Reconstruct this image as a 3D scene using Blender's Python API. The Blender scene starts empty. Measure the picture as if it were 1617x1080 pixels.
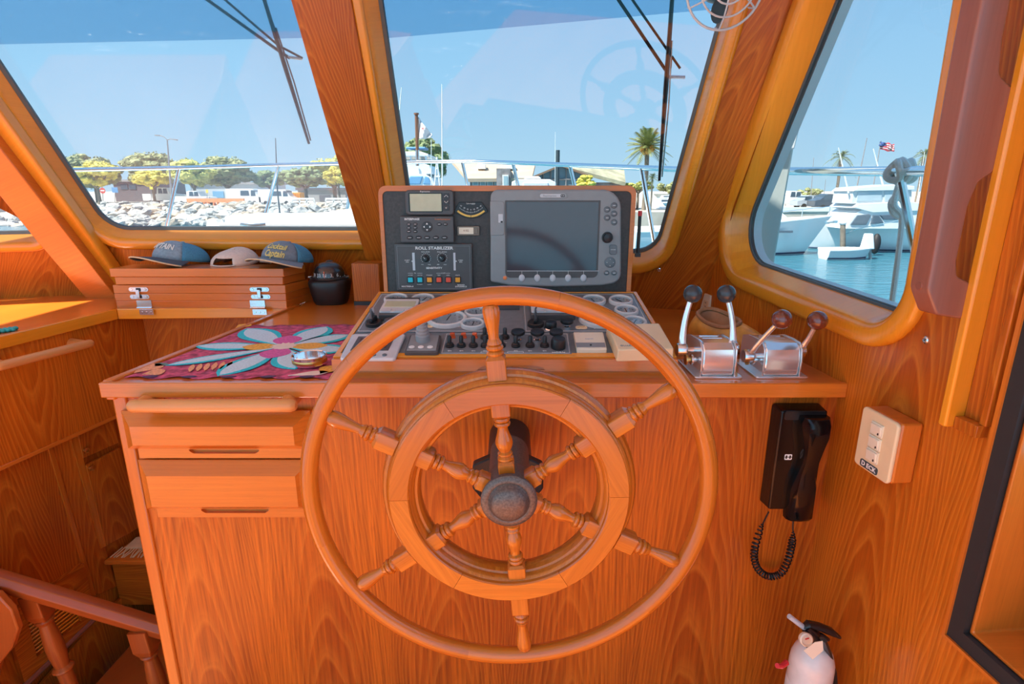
import bpy, math, random
from mathutils import Vector, Matrix
from mathutils.geometry import tessellate_polygon
random.seed(7)
scene = bpy.context.scene
COL = scene.collection
PI = math.pi

# ------------------------------------------------------------------ camera
F_PX, PITCH, EYE = 885.0, math.radians(15.2), Vector((0, 0, 1.5))
cam_data = bpy.data.cameras.new('camera'); cam_data.sensor_width = 36.0
cam_data.sensor_fit = 'HORIZONTAL'; cam_data.lens = F_PX / 1617.0 * 36.0
cam_data.clip_start = 0.02; cam_data.clip_end = 3000
cam = bpy.data.objects.new('camera', cam_data); COL.objects.link(cam)
cam.location = EYE; cam.rotation_euler = (PI / 2 - PITCH, 0, 0)
scene.camera = cam

# ------------------------------------------------------------------ sky, sun, exposure
world = bpy.data.worlds.new('sky'); scene.world = world; world.use_nodes = True
wn, wl = world.node_tree.nodes, world.node_tree.links
wn.clear()
w_out = wn.new('ShaderNodeOutputWorld'); w_bg = wn.new('ShaderNodeBackground')
w_tc = wn.new('ShaderNodeTexCoord'); w_sep = wn.new('ShaderNodeSeparateXYZ'); w_r = wn.new('ShaderNodeValToRGB')
wl.new(w_tc.outputs['Generated'], w_sep.inputs[0]); wl.new(w_sep.outputs['Z'], w_r.inputs['Fac'])
wl.new(w_r.outputs['Color'], w_bg.inputs['Color']); wl.new(w_bg.outputs[0], w_out.inputs['Surface'])
w_bg.inputs['Strength'].default_value = 1.55
cr = w_r.color_ramp
cr.elements[0].position = 0.0; cr.elements[0].color = (0.46, 0.68, 0.82, 1)
cr.elements[1].position = 1.0; cr.elements[1].color = (0.17, 0.36, 0.66, 1)
for p, c in ((0.12, (0.35, 0.60, 0.81, 1)), (0.35, (0.23, 0.48, 0.76, 1))):
    e = cr.elements.new(p); e.color = c
sun_d = bpy.data.lights.new('sun', 'SUN'); sun_d.energy = 14.0; sun_d.angle = math.radians(1.0); sun_d.color = (1, 0.93, 0.82)
sun = bpy.data.objects.new('sun_offscreen', sun_d); COL.objects.link(sun)
sun.rotation_euler = Vector((0.60, 0.35, -1.0)).to_track_quat('-Z', 'Y').to_euler()
sun.location = (-8, -5, 14)
vs = scene.view_settings
vs.view_transform = 'Standard'; vs.look = 'None'; vs.gamma = 1.0; vs.use_curve_mapping = False
vs.exposure = 0.55

# ------------------------------------------------------------------ pixel -> place helpers
CT, ST = math.cos(PITCH), math.sin(PITCH)
def ray(px, py):
    u = (px - 808.5) / F_PX; v = (540 - py) / F_PX
    return Vector((u, CT + v * ST, -ST + v * CT))
def on_plane(px, py, p, n):
    d = ray(px, py); return EYE + d * ((p - EYE).dot(n) / d.dot(n))
def aty(px, py, Y):
    d = ray(px, py); return EYE + d * (Y / d.y)
def atz(px, py, Z):
    d = ray(px, py); return EYE + d * ((Z - EYE.z) / d.z)

class Frame:
    """a flat working plane: origin, x axis, y axis; z is its normal"""
    def __init__(s, o, X, Y):
        s.o = Vector(o); s.X = Vector(X).normalized(); Y = Vector(Y)
        s.Y = (Y - s.X * Y.dot(s.X)).normalized(); s.Z = s.X.cross(s.Y)
        s.M = Matrix(((s.X.x, s.Y.x, s.Z.x, s.o.x), (s.X.y, s.Y.y, s.Z.y, s.o.y), (s.X.z, s.Y.z, s.Z.z, s.o.z), (0, 0, 0, 1)))
        s.Mi = s.M.inverted()
    def P(s, px, py, off=0.0):
        q = s.Mi @ on_plane(px, py, s.o + s.Z * off, s.Z); return (q.x, q.y)
    def PP(s, pts, off=0.0): return [s.P(a, b, off) for a, b in pts]
    def W(s, x, y, z=0.0): return s.M @ Vector((x, y, z))
    def at(s, x, y, z=0.0, rot=0.0):
        return s.M @ Matrix.Translation((x, y, z)) @ Matrix.Rotation(rot, 4, 'Z')

# ------------------------------------------------------------------ 2D outline helpers
def area2(p): return sum(p[i][0] * p[(i + 1) % len(p)][1] - p[(i + 1) % len(p)][0] * p[i][1] for i in range(len(p))) / 2
def ccw(p): return list(p) if area2(p) > 0 else list(reversed(p))
def roundpoly(pts, r, n=6):
    pts = ccw(pts); out = []; N = len(pts)
    rs = r if isinstance(r, (list, tuple)) else [r] * N
    for i in range(N):
        a, b, c = Vector(pts[i - 1]), Vector(pts[i]), Vector(pts[(i + 1) % N])
        d1, d2 = (a - b), (c - b); l1, l2 = d1.length, d2.length; d1.normalize(); d2.normalize()
        ang = math.acos(max(-1, min(1, d1.dot(d2)))); rr = rs[i]
        if rr <= 0 or ang > PI - 0.02: out.append((b.x, b.y)); continue
        t = min(rr / math.tan(ang / 2), 0.48 * min(l1, l2)); rr = t * math.tan(ang / 2)
        bis = (d1 + d2).normalized(); cen = b + bis * (rr / math.sin(ang / 2))
        p1 = b + d1 * t - cen; p2 = b + d2 * t - cen
        a1 = math.atan2(p1.y, p1.x); a2 = math.atan2(p2.y, p2.x); da = a2 - a1
        while da > PI: da -= 2 * PI
        while da < -PI: da += 2 * PI
        for k in range(n + 1):
            th = a1 + da * k / n; out.append((cen.x + rr * math.cos(th), cen.y + rr * math.sin(th)))
    return out
def offset(pts, w):
    out = []; N = len(pts)
    for i in range(N):
        a, b, c = Vector(pts[i - 1]), Vector(pts[i]), Vector(pts[(i + 1) % N])
        e1 = (b - a); e2 = (c - b)
        if e1.length < 1e-9: e1 = e2
        if e2.length < 1e-9: e2 = e1
        e1.normalize(); e2.normalize()
        n1 = Vector((e1.y, -e1.x)); n2 = Vector((e2.y, -e2.x)); m = n1 + n2
        if m.length < 1e-6: m = n1.copy()
        m.normalize(); k = max(0.35, m.dot(n1))
        out.append((b.x + m.x * w / k, b.y + m.y * w / k))
    return out
def ell(cx, cy, rx, ry=None, n=24, a0=0):
    ry = rx if ry is None else ry
    return [(cx + rx * math.cos(a0 + 2 * PI * i / n), cy + ry * math.sin(a0 + 2 * PI * i / n)) for i in range(n)]
def rrect(cx, cy, w, h, r=0.0, n=5):
    p = [(cx - w / 2, cy - h / 2), (cx + w / 2, cy - h / 2), (cx + w / 2, cy + h / 2), (cx - w / 2, cy + h / 2)]
    return roundpoly(p, r, n) if r else p

# ------------------------------------------------------------------ mesh builder
class MB:
    def __init__(s, M=None):
        s.v = []; s.f = []; s.uv = {}; s.M = M.copy() if M else Matrix()
    def to(s, M): s.M = M.copy(); return s
    def add(s, vs_, fs, uvs=None):
        o = len(s.v); s.v += [s.M @ Vector(p) for p in vs_]
        for i, f in enumerate(fs):
            if uvs: s.uv[len(s.f)] = uvs[i]
            s.f.append([k + o for k in f])
        return s
    def box(s, x0, x1, y0, y1, z0, z1):
        v = [(x, y, z) for z in (z0, z1) for y in (y0, y1) for x in (x0, x1)]
        return s.add(v, [(0, 2, 3, 1), (4, 5, 7, 6), (0, 1, 5, 4), (2, 6, 7, 3), (0, 4, 6, 2), (1, 3, 7, 5)])
    def prism(s, poly, z0, z1, top=None):
        p = ccw(poly); n = len(p)
        q = p if top is None else ccw(top)
        v = [(a, b, z0) for a, b in p] + [(a, b, z1) for a, b in q]
        f = [tuple(reversed(range(n))), tuple(range(n, 2 * n))] + [(i, (i + 1) % n, n + (i + 1) % n, n + i) for i in range(n)]
        return s.add(v, f)
    def holed(s, outer, holes, z0, z1):
        o = ccw(outer); hs = [list(reversed(ccw(h))) for h in holes]
        loops = [o] + hs; flat = [p for l in loops for p in l]; n = len(flat)
        tris = tessellate_polygon([[Vector((a, b, 0)) for a, b in l] for l in loops])
        v = [(a, b, z0) for a, b in flat] + [(a, b, z1) for a, b in flat]; f = []
        for t in tris:
            a, b, c = (Vector(flat[i]) for i in t)
            if (b - a).cross(c - a) < 0: t = (t[0], t[2], t[1])
            f.append((t[0] + n, t[1] + n, t[2] + n)); f.append((t[0], t[2], t[1]))
        k = 0
        for l in loops:
            m = len(l)
            for i in range(m): f.append((k + i, k + (i + 1) % m, n + k + (i + 1) % m, n + k + i))
            k += m
        return s.add(v, f)
    def rings(s, loops, closed=False, cap0=False, cap1=False):
        """loops: list of equal-length lists of 3D points, joined one to the next"""
        n = len(loops[0]); v = [p for l in loops for p in l]; f = []
        m = len(loops)
        for j in range(m if closed else m - 1):
            a, b = j * n, ((j + 1) % m) * n
            for i in range(n): f.append((a + i, a + (i + 1) % n, b + (i + 1) % n, b + i))
        if cap0: f.append(tuple(reversed(range(n))))
        if cap1: f.append(tuple(range((m - 1) * n, m * n)))
        return s.add(v, f)
    def sweep2(s, outline, prof):
        """closed section prof [(offset, z)] carried round a closed 2D outline"""
        return s.rings([[(a, b, z) for a, b in offset(outline, w)] for w, z in prof], closed=True)
    def lathe(s, prof, n=24, a0=0.0, a1=2 * PI, closed_prof=False):
        full = abs(a1 - a0) > 2 * PI - 1e-4; m = n if full else n + 1; L = len(prof); v = []; f = []
        for i in range(m):
            a = a0 + (a1 - a0) * i / n; c, q = math.cos(a), math.sin(a)
            v += [(r * c, r * q, z) for r, z in prof]
        for i in range(n):
            b = ((i + 1) % m) * L; a = i * L
            for j in range(L if closed_prof else L - 1):
                k = (j + 1) % L; f.append((a + j, b + j, b + k, a + k))
        if not full and closed_prof:
            f.append(tuple(reversed(range(L)))); f.append(tuple(range(n * L, n * L + L)))
        return s.add(v, f)
    def tube(s, pts, r, n=10, closed=False, caps=True, flat=1.0):
        P = [Vector(p) for p in pts]; N = len(P); rs = r if isinstance(r, (list, tuple)) else [r] * N
        T = []
        for i in range(N):
            a = P[i - 1] if (i or closed) else P[0]; b = P[(i + 1) % N] if (i < N - 1 or closed) else P[-1]
            t = b - a; T.append(t.normalized() if t.length > 1e-9 else Vector((0, 0, 1)))
        up = Vector((0, 0, 1)) if abs(T[0].z) < 0.9 else Vector((0, 1, 0))
        nrm = (up - T[0] * up.dot(T[0])).normalized(); v = []; ln = 0; lens = []
        for i in range(N):
            if i: ln += (P[i] - P[i - 1]).length
            lens.append(ln)
            nrm = (nrm - T[i] * nrm.dot(T[i])).normalized(); bi = T[i].cross(nrm)
            for k in range(n):
                a = 2 * PI * k / n
                v.append(P[i] + nrm * (rs[i] * flat * math.cos(a)) + bi * (rs[i] * math.sin(a)))
        lens.append(ln + (P[0] - P[-1]).length); f = []; uv = []
        for i in range(N if closed else N - 1):
            for k in range(n):
                a, b = i * n, ((i + 1) % N) * n; k2 = (k + 1) % n; rr = max(rs)
                f.append((a + k, a + k2, b + k2, b + k)); c = 2 * PI * rr / n
                uv.append([(k * c, lens[i]), ((k + 1) * c, lens[i]), ((k + 1) * c, lens[i + 1]), (k * c, lens[i + 1])])
        if caps and not closed:
            f.append(tuple(reversed(range(n)))); f.append(tuple(range((N - 1) * n, N * n)))
            uv += [[(0, 0)] * n, [(0, 0)] * n]
        return s.add(v, f, uv)
    def ball(s, c, r, nu=16, nv=10, sc=(1, 1, 1)):
        c = Vector(c); v = [(c.x, c.y, c.z - r * sc[2])]; f = []
        for j in range(1, nv):
            b = -PI / 2 + PI * j / nv
            for i in range(nu):
                a = 2 * PI * i / nu
                v.append((c.x + r * sc[0] * math.cos(b) * math.cos(a), c.y + r * sc[1] * math.cos(b) * math.sin(a), c.z + r * sc[2] * math.sin(b)))
        v.append((c.x, c.y, c.z + r * sc[2])); t = len(v) - 1
        for i in range(nu):
            i2 = (i + 1) % nu; f.append((0, 1 + i2, 1 + i)); f.append((t, t - nu + i, t - nu + i2))
            for j in range(nv - 2):
                a = 1 + j * nu; f.append((a + i, a + i2, a + nu + i2, a + nu + i))
        return s.add(v, f)
    def build(s, name, mat, parent=None, bevel=0.0, smooth=True, grain=None, seg=2, angle=35):
        org = parent.matrix_world.translation if parent else Vector()
        if parent:
            org = Vector(); q = parent
            while q: org += q.location; q = q.parent
        me = bpy.data.meshes.new(name)
        me.from_pydata([tuple(p - org) for p in s.v], [], s.f)
        me.validate(); me.update()
        uvl = me.uv_layers.new(name='UVMap')
        lo = [min(p[i] for p in s.v) for i in range(3)]; hi = [max(p[i] for p in s.v) for i in range(3)]
        if grain is None:
            k = max(range(3), key=lambda i: hi[i] - lo[i]); g = Vector([1.0 if i == k else 0.0 for i in range(3)])
        else: g = Vector(grain).normalized()
        ox, oy = random.uniform(0, 3), random.uniform(0, 3)
        okuv = len(me.polygons) == len(s.f)
        for p in me.polygons:
            if okuv and p.index in s.uv:
                for li, (a, b) in zip(p.loop_indices, s.uv[p.index]): uvl.data[li].uv = (a + ox, b + oy)
                continue
            n = p.normal; ac = n.cross(g)
            if ac.length < 0.25:
                ac = Vector((g.y, g.z, g.x)); gg = n.cross(ac)
            else: gg = g
            ac = ac.normalized()
            for li in p.loop_indices:
                q = s.v[me.loops[li].vertex_index]; uvl.data[li].uv = (q.dot(ac) + ox, q.dot(gg) + oy)
        if smooth:
            for p in me.polygons: p.use_smooth = True
            me.set_sharp_from_angle(angle=math.radians(angle))
        me.materials.append(mat)
        ob = bpy.data.objects.new(name, me); COL.objects.link(ob)
        if parent: ob.parent = parent
        if bevel:
            m = ob.modifiers.new('bevel', 'BEVEL'); m.width = bevel; m.segments = seg; m.limit_method = 'ANGLE'
            m.angle_limit = math.radians(40); m.harden_normals = False
            if smooth: m.affect = 'EDGES'
        return ob

def thing(name, label, cat, loc=(0, 0, 0), group=None):
    o = bpy.data.objects.new(name, None); COL.objects.link(o); o.location = loc; o.empty_display_size = 0.02
    return tag(o, label, cat, group)
def tag(o, label, cat, group=None):
    o['label'] = label; o['category'] = cat
    if group: o['group'] = group
    return o
def struct(o, label=None):
    o['kind'] = 'structure'
    if label: o['label'] = label; o['category'] = label.split()[-1]
    return o
def sroot(name, loc=(0, 0, 0)):
    o = bpy.data.objects.new(name, None); COL.objects.link(o); o.location = loc; o.empty_display_size = 0.02
    o['kind'] = 'structure'; return o
def copy_tree(o, delta, parent=None, label=None):
    c = o.copy(); COL.objects.link(c); c.parent = parent
    if parent is None: c.location = o.location + Vector(delta)
    if label: c['label'] = label
    for ch in list(o.children): copy_tree(ch, delta, c)
    return c
def text(body, size, M, mat, parent, name='lettering', sx=1.0, ext=0.0004, warp=None, bold=False, shear=0.0):
    cu = bpy.data.curves.new('t', 'FONT'); cu.body = body; cu.size = size; cu.align_x = 'CENTER'; cu.align_y = 'CENTER'
    cu.extrude = ext; cu.resolution_u = 2; cu.shear = shear
    if bold: cu.offset = size * 0.025
    ob = bpy.data.objects.new('t', cu); me = bpy.data.meshes.new_from_object(ob)
    bpy.data.objects.remove(ob)
    mb = MB(M); vv = [(p.co.x * sx, p.co.y, p.co.z) for p in me.vertices]
    if warp: vv = [warp(*p) for p in vv]
    mb.add(vv, [tuple(p.vertices) for p in me.polygons]); bpy.data.meshes.remove(me)
    return mb.build(name, mat, parent, smooth=False)

# ------------------------------------------------------------------ materials
MATS = {}
def _new(name):
    m = bpy.data.materials.new(name); m.use_nodes = True; nt = m.node_tree; MATS[name] = m
    return m, nt, nt.nodes['Principled BSDF']
def mat(name, rgb, rough=0.45, metal=0.0, coat=0.0, var=0.06, scale=40.0, bump=0.0, spec=0.5, trans=0.0):
    m, nt, b = _new(name); N, L = nt.nodes, nt.links
    tc = N.new('ShaderNodeTexCoord'); nz = N.new('ShaderNodeTexNoise'); nz.inputs['Scale'].default_value = scale; nz.inputs['Detail'].default_value = 4
    L.new(tc.outputs['Object'], nz.inputs['Vector'])
    r = N.new('ShaderNodeValToRGB'); L.new(nz.outputs['Fac'], r.inputs['Fac'])
    r.color_ramp.elements[0].position = 0.3; r.color_ramp.elements[1].position = 0.7
    r.color_ramp.elements[0].color = (*[max(0, c * (1 - var)) for c in rgb], 1); r.color_ramp.elements[1].color = (*[min(1, c * (1 + var)) for c in rgb], 1)
    L.new(r.outputs['Color'], b.inputs['Base Color'])
    b.inputs['Roughness'].default_value = rough; b.inputs['Metallic'].default_value = metal
    b.inputs['Coat Weight'].default_value = coat; b.inputs['Coat Roughness'].default_value = 0.08; b.inputs['Specular IOR Level'].default_value = spec
    if bump:
        bp = N.new('ShaderNodeBump'); bp.inputs['Strength'].default_value = bump; bp.inputs['Distance'].default_value = 0.002
        L.new(nz.outputs['Fac'], bp.inputs['Height']); L.new(bp.outputs[0], b.inputs['Normal'])
    return m
def glass(name, tint, gloss=0.05, glare=0.0):
    m, nt, b = _new(name); N, L = nt.nodes, nt.links; N.remove(b)
    out = N['Material Output']; t = N.new('ShaderNodeBsdfTransparent'); t.inputs['Color'].default_value = (*tint, 1)
    g = N.new('ShaderNodeBsdfGlossy'); g.inputs['Roughness'].default_value = 0.02; mx = N.new('ShaderNodeMixShader')
    lw = N.new('ShaderNodeLayerWeight'); lw.inputs['Blend'].default_value = 0.5          # facing: the same from both sides of the pane
    pw = N.new('ShaderNodeMath'); pw.operation = 'POWER'; pw.inputs[1].default_value = 5.0; L.new(lw.outputs['Facing'], pw.inputs[0])
    fr = N.new('ShaderNodeMath'); fr.operation = 'MULTIPLY_ADD'; fr.inputs[1].default_value = 0.5; fr.inputs[2].default_value = gloss * 0.5; L.new(pw.outputs[0], fr.inputs[0])
    L.new(fr.outputs[0], mx.inputs[0]); L.new(t.outputs[0], mx.inputs[1]); L.new(g.outputs[0], mx.inputs[2]); 
    if glare:                                              # pale translucent veil that paints window glare onto the pane
        d = N.new('ShaderNodeBsdfTranslucent'); d.inputs['Color'].default_value = (0.9, 0.93, 0.96, 1); m2 = N.new('ShaderNodeMixShader')
        nz = N.new('ShaderNodeTexNoise'); nz.inputs['Scale'].default_value = 2.5; tc = N.new('ShaderNodeTexCoord'); L.new(tc.outputs['Object'], nz.inputs['Vector'])
        ml = N.new('ShaderNodeMath'); ml.operation = 'MULTIPLY'; ml.inputs[1].default_value = glare * 2; L.new(nz.outputs['Fac'], ml.inputs[0]); L.new(ml.outputs[0], m2.inputs[0])
        L.new(mx.outputs[0], m2.inputs[1]); L.new(d.outputs[0], m2.inputs[2]); L.new(m2.outputs[0], out.inputs['Surface'])
    else: L.new(mx.outputs[0], out.inputs['Surface'])
    return m
def wood(name, light, dark, vein, K=16.0, B=900.0, width=0.105, rough=0.3, coat=0.35, contrast=0.8, straight=0.0, spec=0.5, fibre=1.1, veinf=0.55):
    """flat sawn veneer: level lines of v*K + B*u'^2 make the pointed arches; plus fine pores"""
    m, nt, b = _new(name); N, L = nt.nodes, nt.links
    uv = N.new('ShaderNodeUVMap'); uv.uv_map = 'UVMap'; sep = N.new('ShaderNodeSeparateXYZ'); L.new(uv.outputs[0], sep.inputs[0])
    def math_(op, a, b_=None, c=None):
        n = N.new('ShaderNodeMath'); n.operation = op
        for i, x in enumerate((a, b_, c)):
            if x is None: continue
            if isinstance(x, (int, float)): n.inputs[i].default_value = x
            else: L.new(x, n.inputs[i])
        return n.outputs[0]
    def noise(su, sv, scale, det=3, rgh=0.5):
        c = N.new('ShaderNodeCombineXYZ'); L.new(math_('MULTIPLY', sep.outputs['X'], su), c.inputs[0]); L.new(math_('MULTIPLY', sep.outputs['Y'], sv), c.inputs[1])
        n = N.new('ShaderNodeTexNoise'); n.inputs['Scale'].default_value = scale; n.inputs['Detail'].default_value = det; n.inputs['Roughness'].default_value = rgh
        L.new(c.outputs[0], n.inputs['Vector']); return n.outputs['Fac']
    n1 = noise(1, 0.22, 9, 2)
    u = math_('MULTIPLY_ADD', n1, 0.05, sep.outputs['X'])
    up = math_('SUBTRACT', math_('PINGPONG', u, width), 0.0)
    u2 = math_('MULTIPLY', math_('MULTIPLY', up, up), B)
    val = math_('ADD', math_('MULTIPLY_ADD', sep.outputs['Y'], K, u2), math_('MULTIPLY', noise(1, 0.25, 8, 2), 2.2))
    if straight: val = math_('MULTIPLY_ADD', u, straight, math_('MULTIPLY', val, 0.15))
    fr = math_('FRACT', val)
    line = N.new('ShaderNodeValToRGB'); L.new(fr, line.inputs['Fac']); e = line.color_ramp
    e.elements[0].position = 0.0; e.elements[0].color = (0.75, 0.75, 0.75, 1); e.elements[1].position = 1.0; e.elements[1].color = (0.55, 0.55, 0.55, 1)
    for p, c in ((0.25, 0.25), (0.72, 0.1), (0.86, 1.0)):
        q = e.elements.new(p); q.color = (c, c, c, 1)
    por = noise(1, 0.03, 520, 2, 0.7); fib = noise(1, 0.02, 150, 3, 0.6)
    big = noise(1, 0.25, 5, 2)
    def mix(fac, a, b_, mode='MIX'):
        n = N.new('ShaderNodeMix'); n.data_type = 'RGBA'; n.blend_type = mode
        if isinstance(fac, (int, float)): n.inputs['Factor'].default_value = fac
        else: L.new(fac, n.inputs['Factor'])
        for k, x in ((6, a), (7, b_)):
            if isinstance(x, tuple): n.inputs[k].default_value = (*x, 1)
            else: L.new(x, n.inputs[k])
        return n.outputs[2]
    base = mix(math_('MULTIPLY_ADD', big, 1.8, -0.4), dark, light)
    base.node.clamp_factor = True
    fb = mix(math_('MULTIPLY', math_('SUBTRACT', fib, 0.35), fibre * contrast), base, tuple(c * 0.5 for c in dark))
    ln = mix(math_('MULTIPLY', line.outputs['Color'], veinf * contrast), fb, vein)
    po = mix(math_('MULTIPLY', math_('GREATER_THAN', por, 0.63), 0.28 * contrast), ln, tuple(c * 0.45 for c in dark))
    L.new(po, b.inputs['Base Color'])
    b.inputs['Roughness'].default_value = rough; b.inputs['Coat Weight'].default_value = coat; b.inputs['Coat Roughness'].default_value = 0.12
    b.inputs['Specular IOR Level'].default_value = spec
    bp = N.new('ShaderNodeBump'); bp.inputs['Strength'].default_value = 0.06; bp.inputs['Distance'].default_value = 0.001
    L.new(fib, bp.inputs['Height']); L.new(bp.outputs[0], b.inputs['Normal'])
    return m

TEAK = wood('teak_veneer', (0.66, 0.17, 0.012), (0.32, 0.050, 0.004), (0.78, 0.27, 0.03), fibre=1.8, veinf=0.42, K=11, B=800, contrast=0.95, coat=0.12, spec=0.3)
TEAKV = wood('teak_veneer_wide', (0.72, 0.19, 0.010), (0.40, 0.066, 0.004), (0.86, 0.32, 0.035), K=9, B=560, width=0.14, contrast=0.9, fibre=1.8, veinf=0.45, coat=0.12, spec=0.3)
SOLID = wood('teak_solid', (0.78, 0.245, 0.028), (0.54, 0.118, 0.010), (0.58, 0.15, 0.016), straight=70, contrast=0.6, rough=0.28, coat=0.6, spec=0.4)
CONS = wood('red_teak_veneer', (0.70, 0.165, 0.008), (0.34, 0.048, 0.004), (0.76, 0.23, 0.025), K=8, B=520, width=0.15, contrast=0.95, fibre=2.3, veinf=0.42, coat=0.15, spec=0.35)
WHEELW = wood('teak_wheel', (0.70, 0.225, 0.022), (0.44, 0.098, 0.008), (0.50, 0.125, 0.010), straight=60, contrast=0.75, fibre=1.6, rough=0.26, coat=0.5, spec=0.4)
FRAMEW = wood('teak_window_frame', (0.90, 0.37, 0.028), (0.74, 0.235, 0.010), (0.78, 0.27, 0.016), straight=45, contrast=0.4, rough=0.25, coat=0.45)
MAHOG = wood('mahogany_grip', (0.36, 0.130, 0.085), (0.23, 0.070, 0.045), (0.29, 0.095, 0.06), straight=40, contrast=0.5, rough=0.32, coat=0.4)
PALEW = wood('pale_rubbed_teak', (0.76, 0.36, 0.12), (0.60, 0.21, 0.045), (0.66, 0.27, 0.07), straight=60, contrast=0.4, rough=0.4, coat=0.1)
BLACK = mat('black_plastic', (0.012, 0.012, 0.014), 0.35)
BLACKG = mat('gloss_black_plastic', (0.004, 0.004, 0.005), 0.14, coat=0.25, spec=0.25)
GASK = mat('grey_window_gasket', (0.09, 0.10, 0.10), 0.5)
RUBBER = mat('black_rubber', (0.02, 0.022, 0.024), 0.6)
PLATE = mat('charcoal_panel', (0.045, 0.037, 0.034), 0.42, var=0.25, scale=160, bump=0.15)
PLATE2 = mat('grey_engine_plate', (0.17, 0.19, 0.21), 0.33, var=0.12, scale=60)
DEVICE = mat('dark_grey_device', (0.075, 0.07, 0.072), 0.38)
DEVICEK = mat('device_key', (0.03, 0.03, 0.034), 0.4)
SILVER = mat('silver_grey_plastic', (0.26, 0.28, 0.29), 0.38, var=0.04)
SILVERL = mat('pale_silver_plastic', (0.56, 0.59, 0.62), 0.3)
BEZEL = mat('ivory_gauge_bezel', (0.62, 0.63, 0.62), 0.35)
DIAL = mat('pale_gauge_dial', (0.55, 0.60, 0.63), 0.3)
CHROME = mat('chrome', (0.90, 0.91, 0.92), 0.14, metal=1.0, var=0.02)
CTRL = mat('polished_alloy', (0.90, 0.91, 0.92), 0.16, metal=0.78, var=0.02)
STEEL = mat('brushed_steel', (0.72, 0.74, 0.77), 0.22, metal=1.0, var=0.05)
BRASS = mat('dull_brass', (0.70, 0.46, 0.16), 0.3, metal=1.0)
SCREEN = mat('dark_lcd_glass', (0.055, 0.055, 0.07), 0.12, var=0.02, coat=0.4)
LCD = mat('pale_green_lcd', (0.52, 0.53, 0.36), 0.25, var=0.05)
CREAM = mat('cream_plastic', (0.80, 0.62, 0.38), 0.4, var=0.02)
CREAML = mat('ivory_plastic', (0.82, 0.74, 0.58), 0.4, var=0.02)
WHITEP = mat('white_paint', (0.80, 0.82, 0.82), 0.4, var=0.03, scale=6)
INK = mat('white_print', (0.80, 0.80, 0.78), 0.6)
ORANGE = mat('orange_print', (0.80, 0.22, 0.04), 0.6)
GLASS = glass('window_glass', (0.68, 0.70, 0.71))
VISOR = glass('blue_tint_film', (0.66, 0.78, 0.87), 0.02)
GLASS_GLARE = glass('glare_window_glass', (0.68, 0.70, 0.71), 0.05, 0.055)
CLEAR = glass('clear_plastic', (0.88, 0.91, 0.93), 0.12)
# ================================================================== THE WHEELHOUSE
RAKE = math.radians(21.5); ZT = 1.10; ZL = 1.098; ZCEIL = 2.20
def facet(A, B):
    X = Vector((B[0] - A[0], B[1] - A[1], 0)).normalized(); h = Vector((X.y, -X.x, 0))
    return Frame((A[0], A[1], ZT), X, Vector((0, 0, math.cos(RAKE))) + h * math.sin(RAKE))
V0, V1, V2, V3 = (-2.62, 1.92), (-1.62, 2.22), (-0.44, 2.22), (0.650, 1.88)
FR_FC, FR_FH = facet(V1, V2), facet(V2, V3)
J0, J1 = FR_FC.W(*FR_FC.P(160, 474)), FR_FC.W(*FR_FC.P(-150, 78))     # the corner line where the port facet meets the wide one
_n = (J1 - J0).cross(Vector((-2.95, 1.80, ZT)) - J0)
if _n.y > 0: _n = -_n
_x = Vector((0, 0, 1)).cross(_n).normalized()
if _x.x < 0: _x = -_x
FR_FP = Frame((-2.95, 1.80, ZT), _x, J1 - J0)
FR_W = Frame((0.712, 1.13, 0), (0.0823, -1, 0), (0, 0, 1))          # starboard wall, x runs aft, z into the room
def meet(A, B, z):
    a1, b1, c1 = A.Z.x, A.Z.y, A.Z.dot(A.o) - A.Z.z * z; a2, b2, c2 = B.Z.x, B.Z.y, B.Z.dot(B.o) - B.Z.z * z
    d = a1 * b2 - a2 * b1; return Vector(((c1 * b2 - c2 * b1) / d, (a1 * c2 - a2 * c1) / d, z))
def loc2(fr, p): q = fr.Mi @ p; return (q.x, q.y)
zb, zt = 1.0, ZCEIL
j12b, j12t = meet(FR_FP, FR_FC, zb), meet(FR_FP, FR_FC, zt)
j23b, j23t = meet(FR_FC, FR_FH, zb), meet(FR_FC, FR_FH, zt)
j3wb, j3wt = meet(FR_FH, FR_W, zb), meet(FR_FH, FR_W, zt)
DEP = 0.045
g_c = roundpoly(FR_FC.PP([(172, 361), (588, 362), (455, -100), (-136, -100)], -DEP), [0.10, 0.02, 0.08, 0.08])
g_h = roundpoly(FR_FH.PP([(656, 384), (1036, 399), (1168, -75), (589, -75)], -DEP), [0.05, 0.09, 0.08, 0.08])
g_p = roundpoly(FR_FP.PP([(70, 367), (-120, -30), (-620, 40), (-420, 377)], -DEP), [0.03, 0.08, 0.08, 0.08])
SD = 0.055
g_s = roundpoly(FR_W.PP([(1160, 404), (1458, 506), (1562, -80), (1354, -80)], -SD), [0.11, 0.07, 0.08, 0.08], 10)
door_c = FR_W.P(1500, 1001); door = [(door_c[0], door_c[1]), (door_c[0] + 0.95, door_c[1]), (door_c[0] + 0.95, 2.08), (door_c[0], 2.08)]

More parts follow.
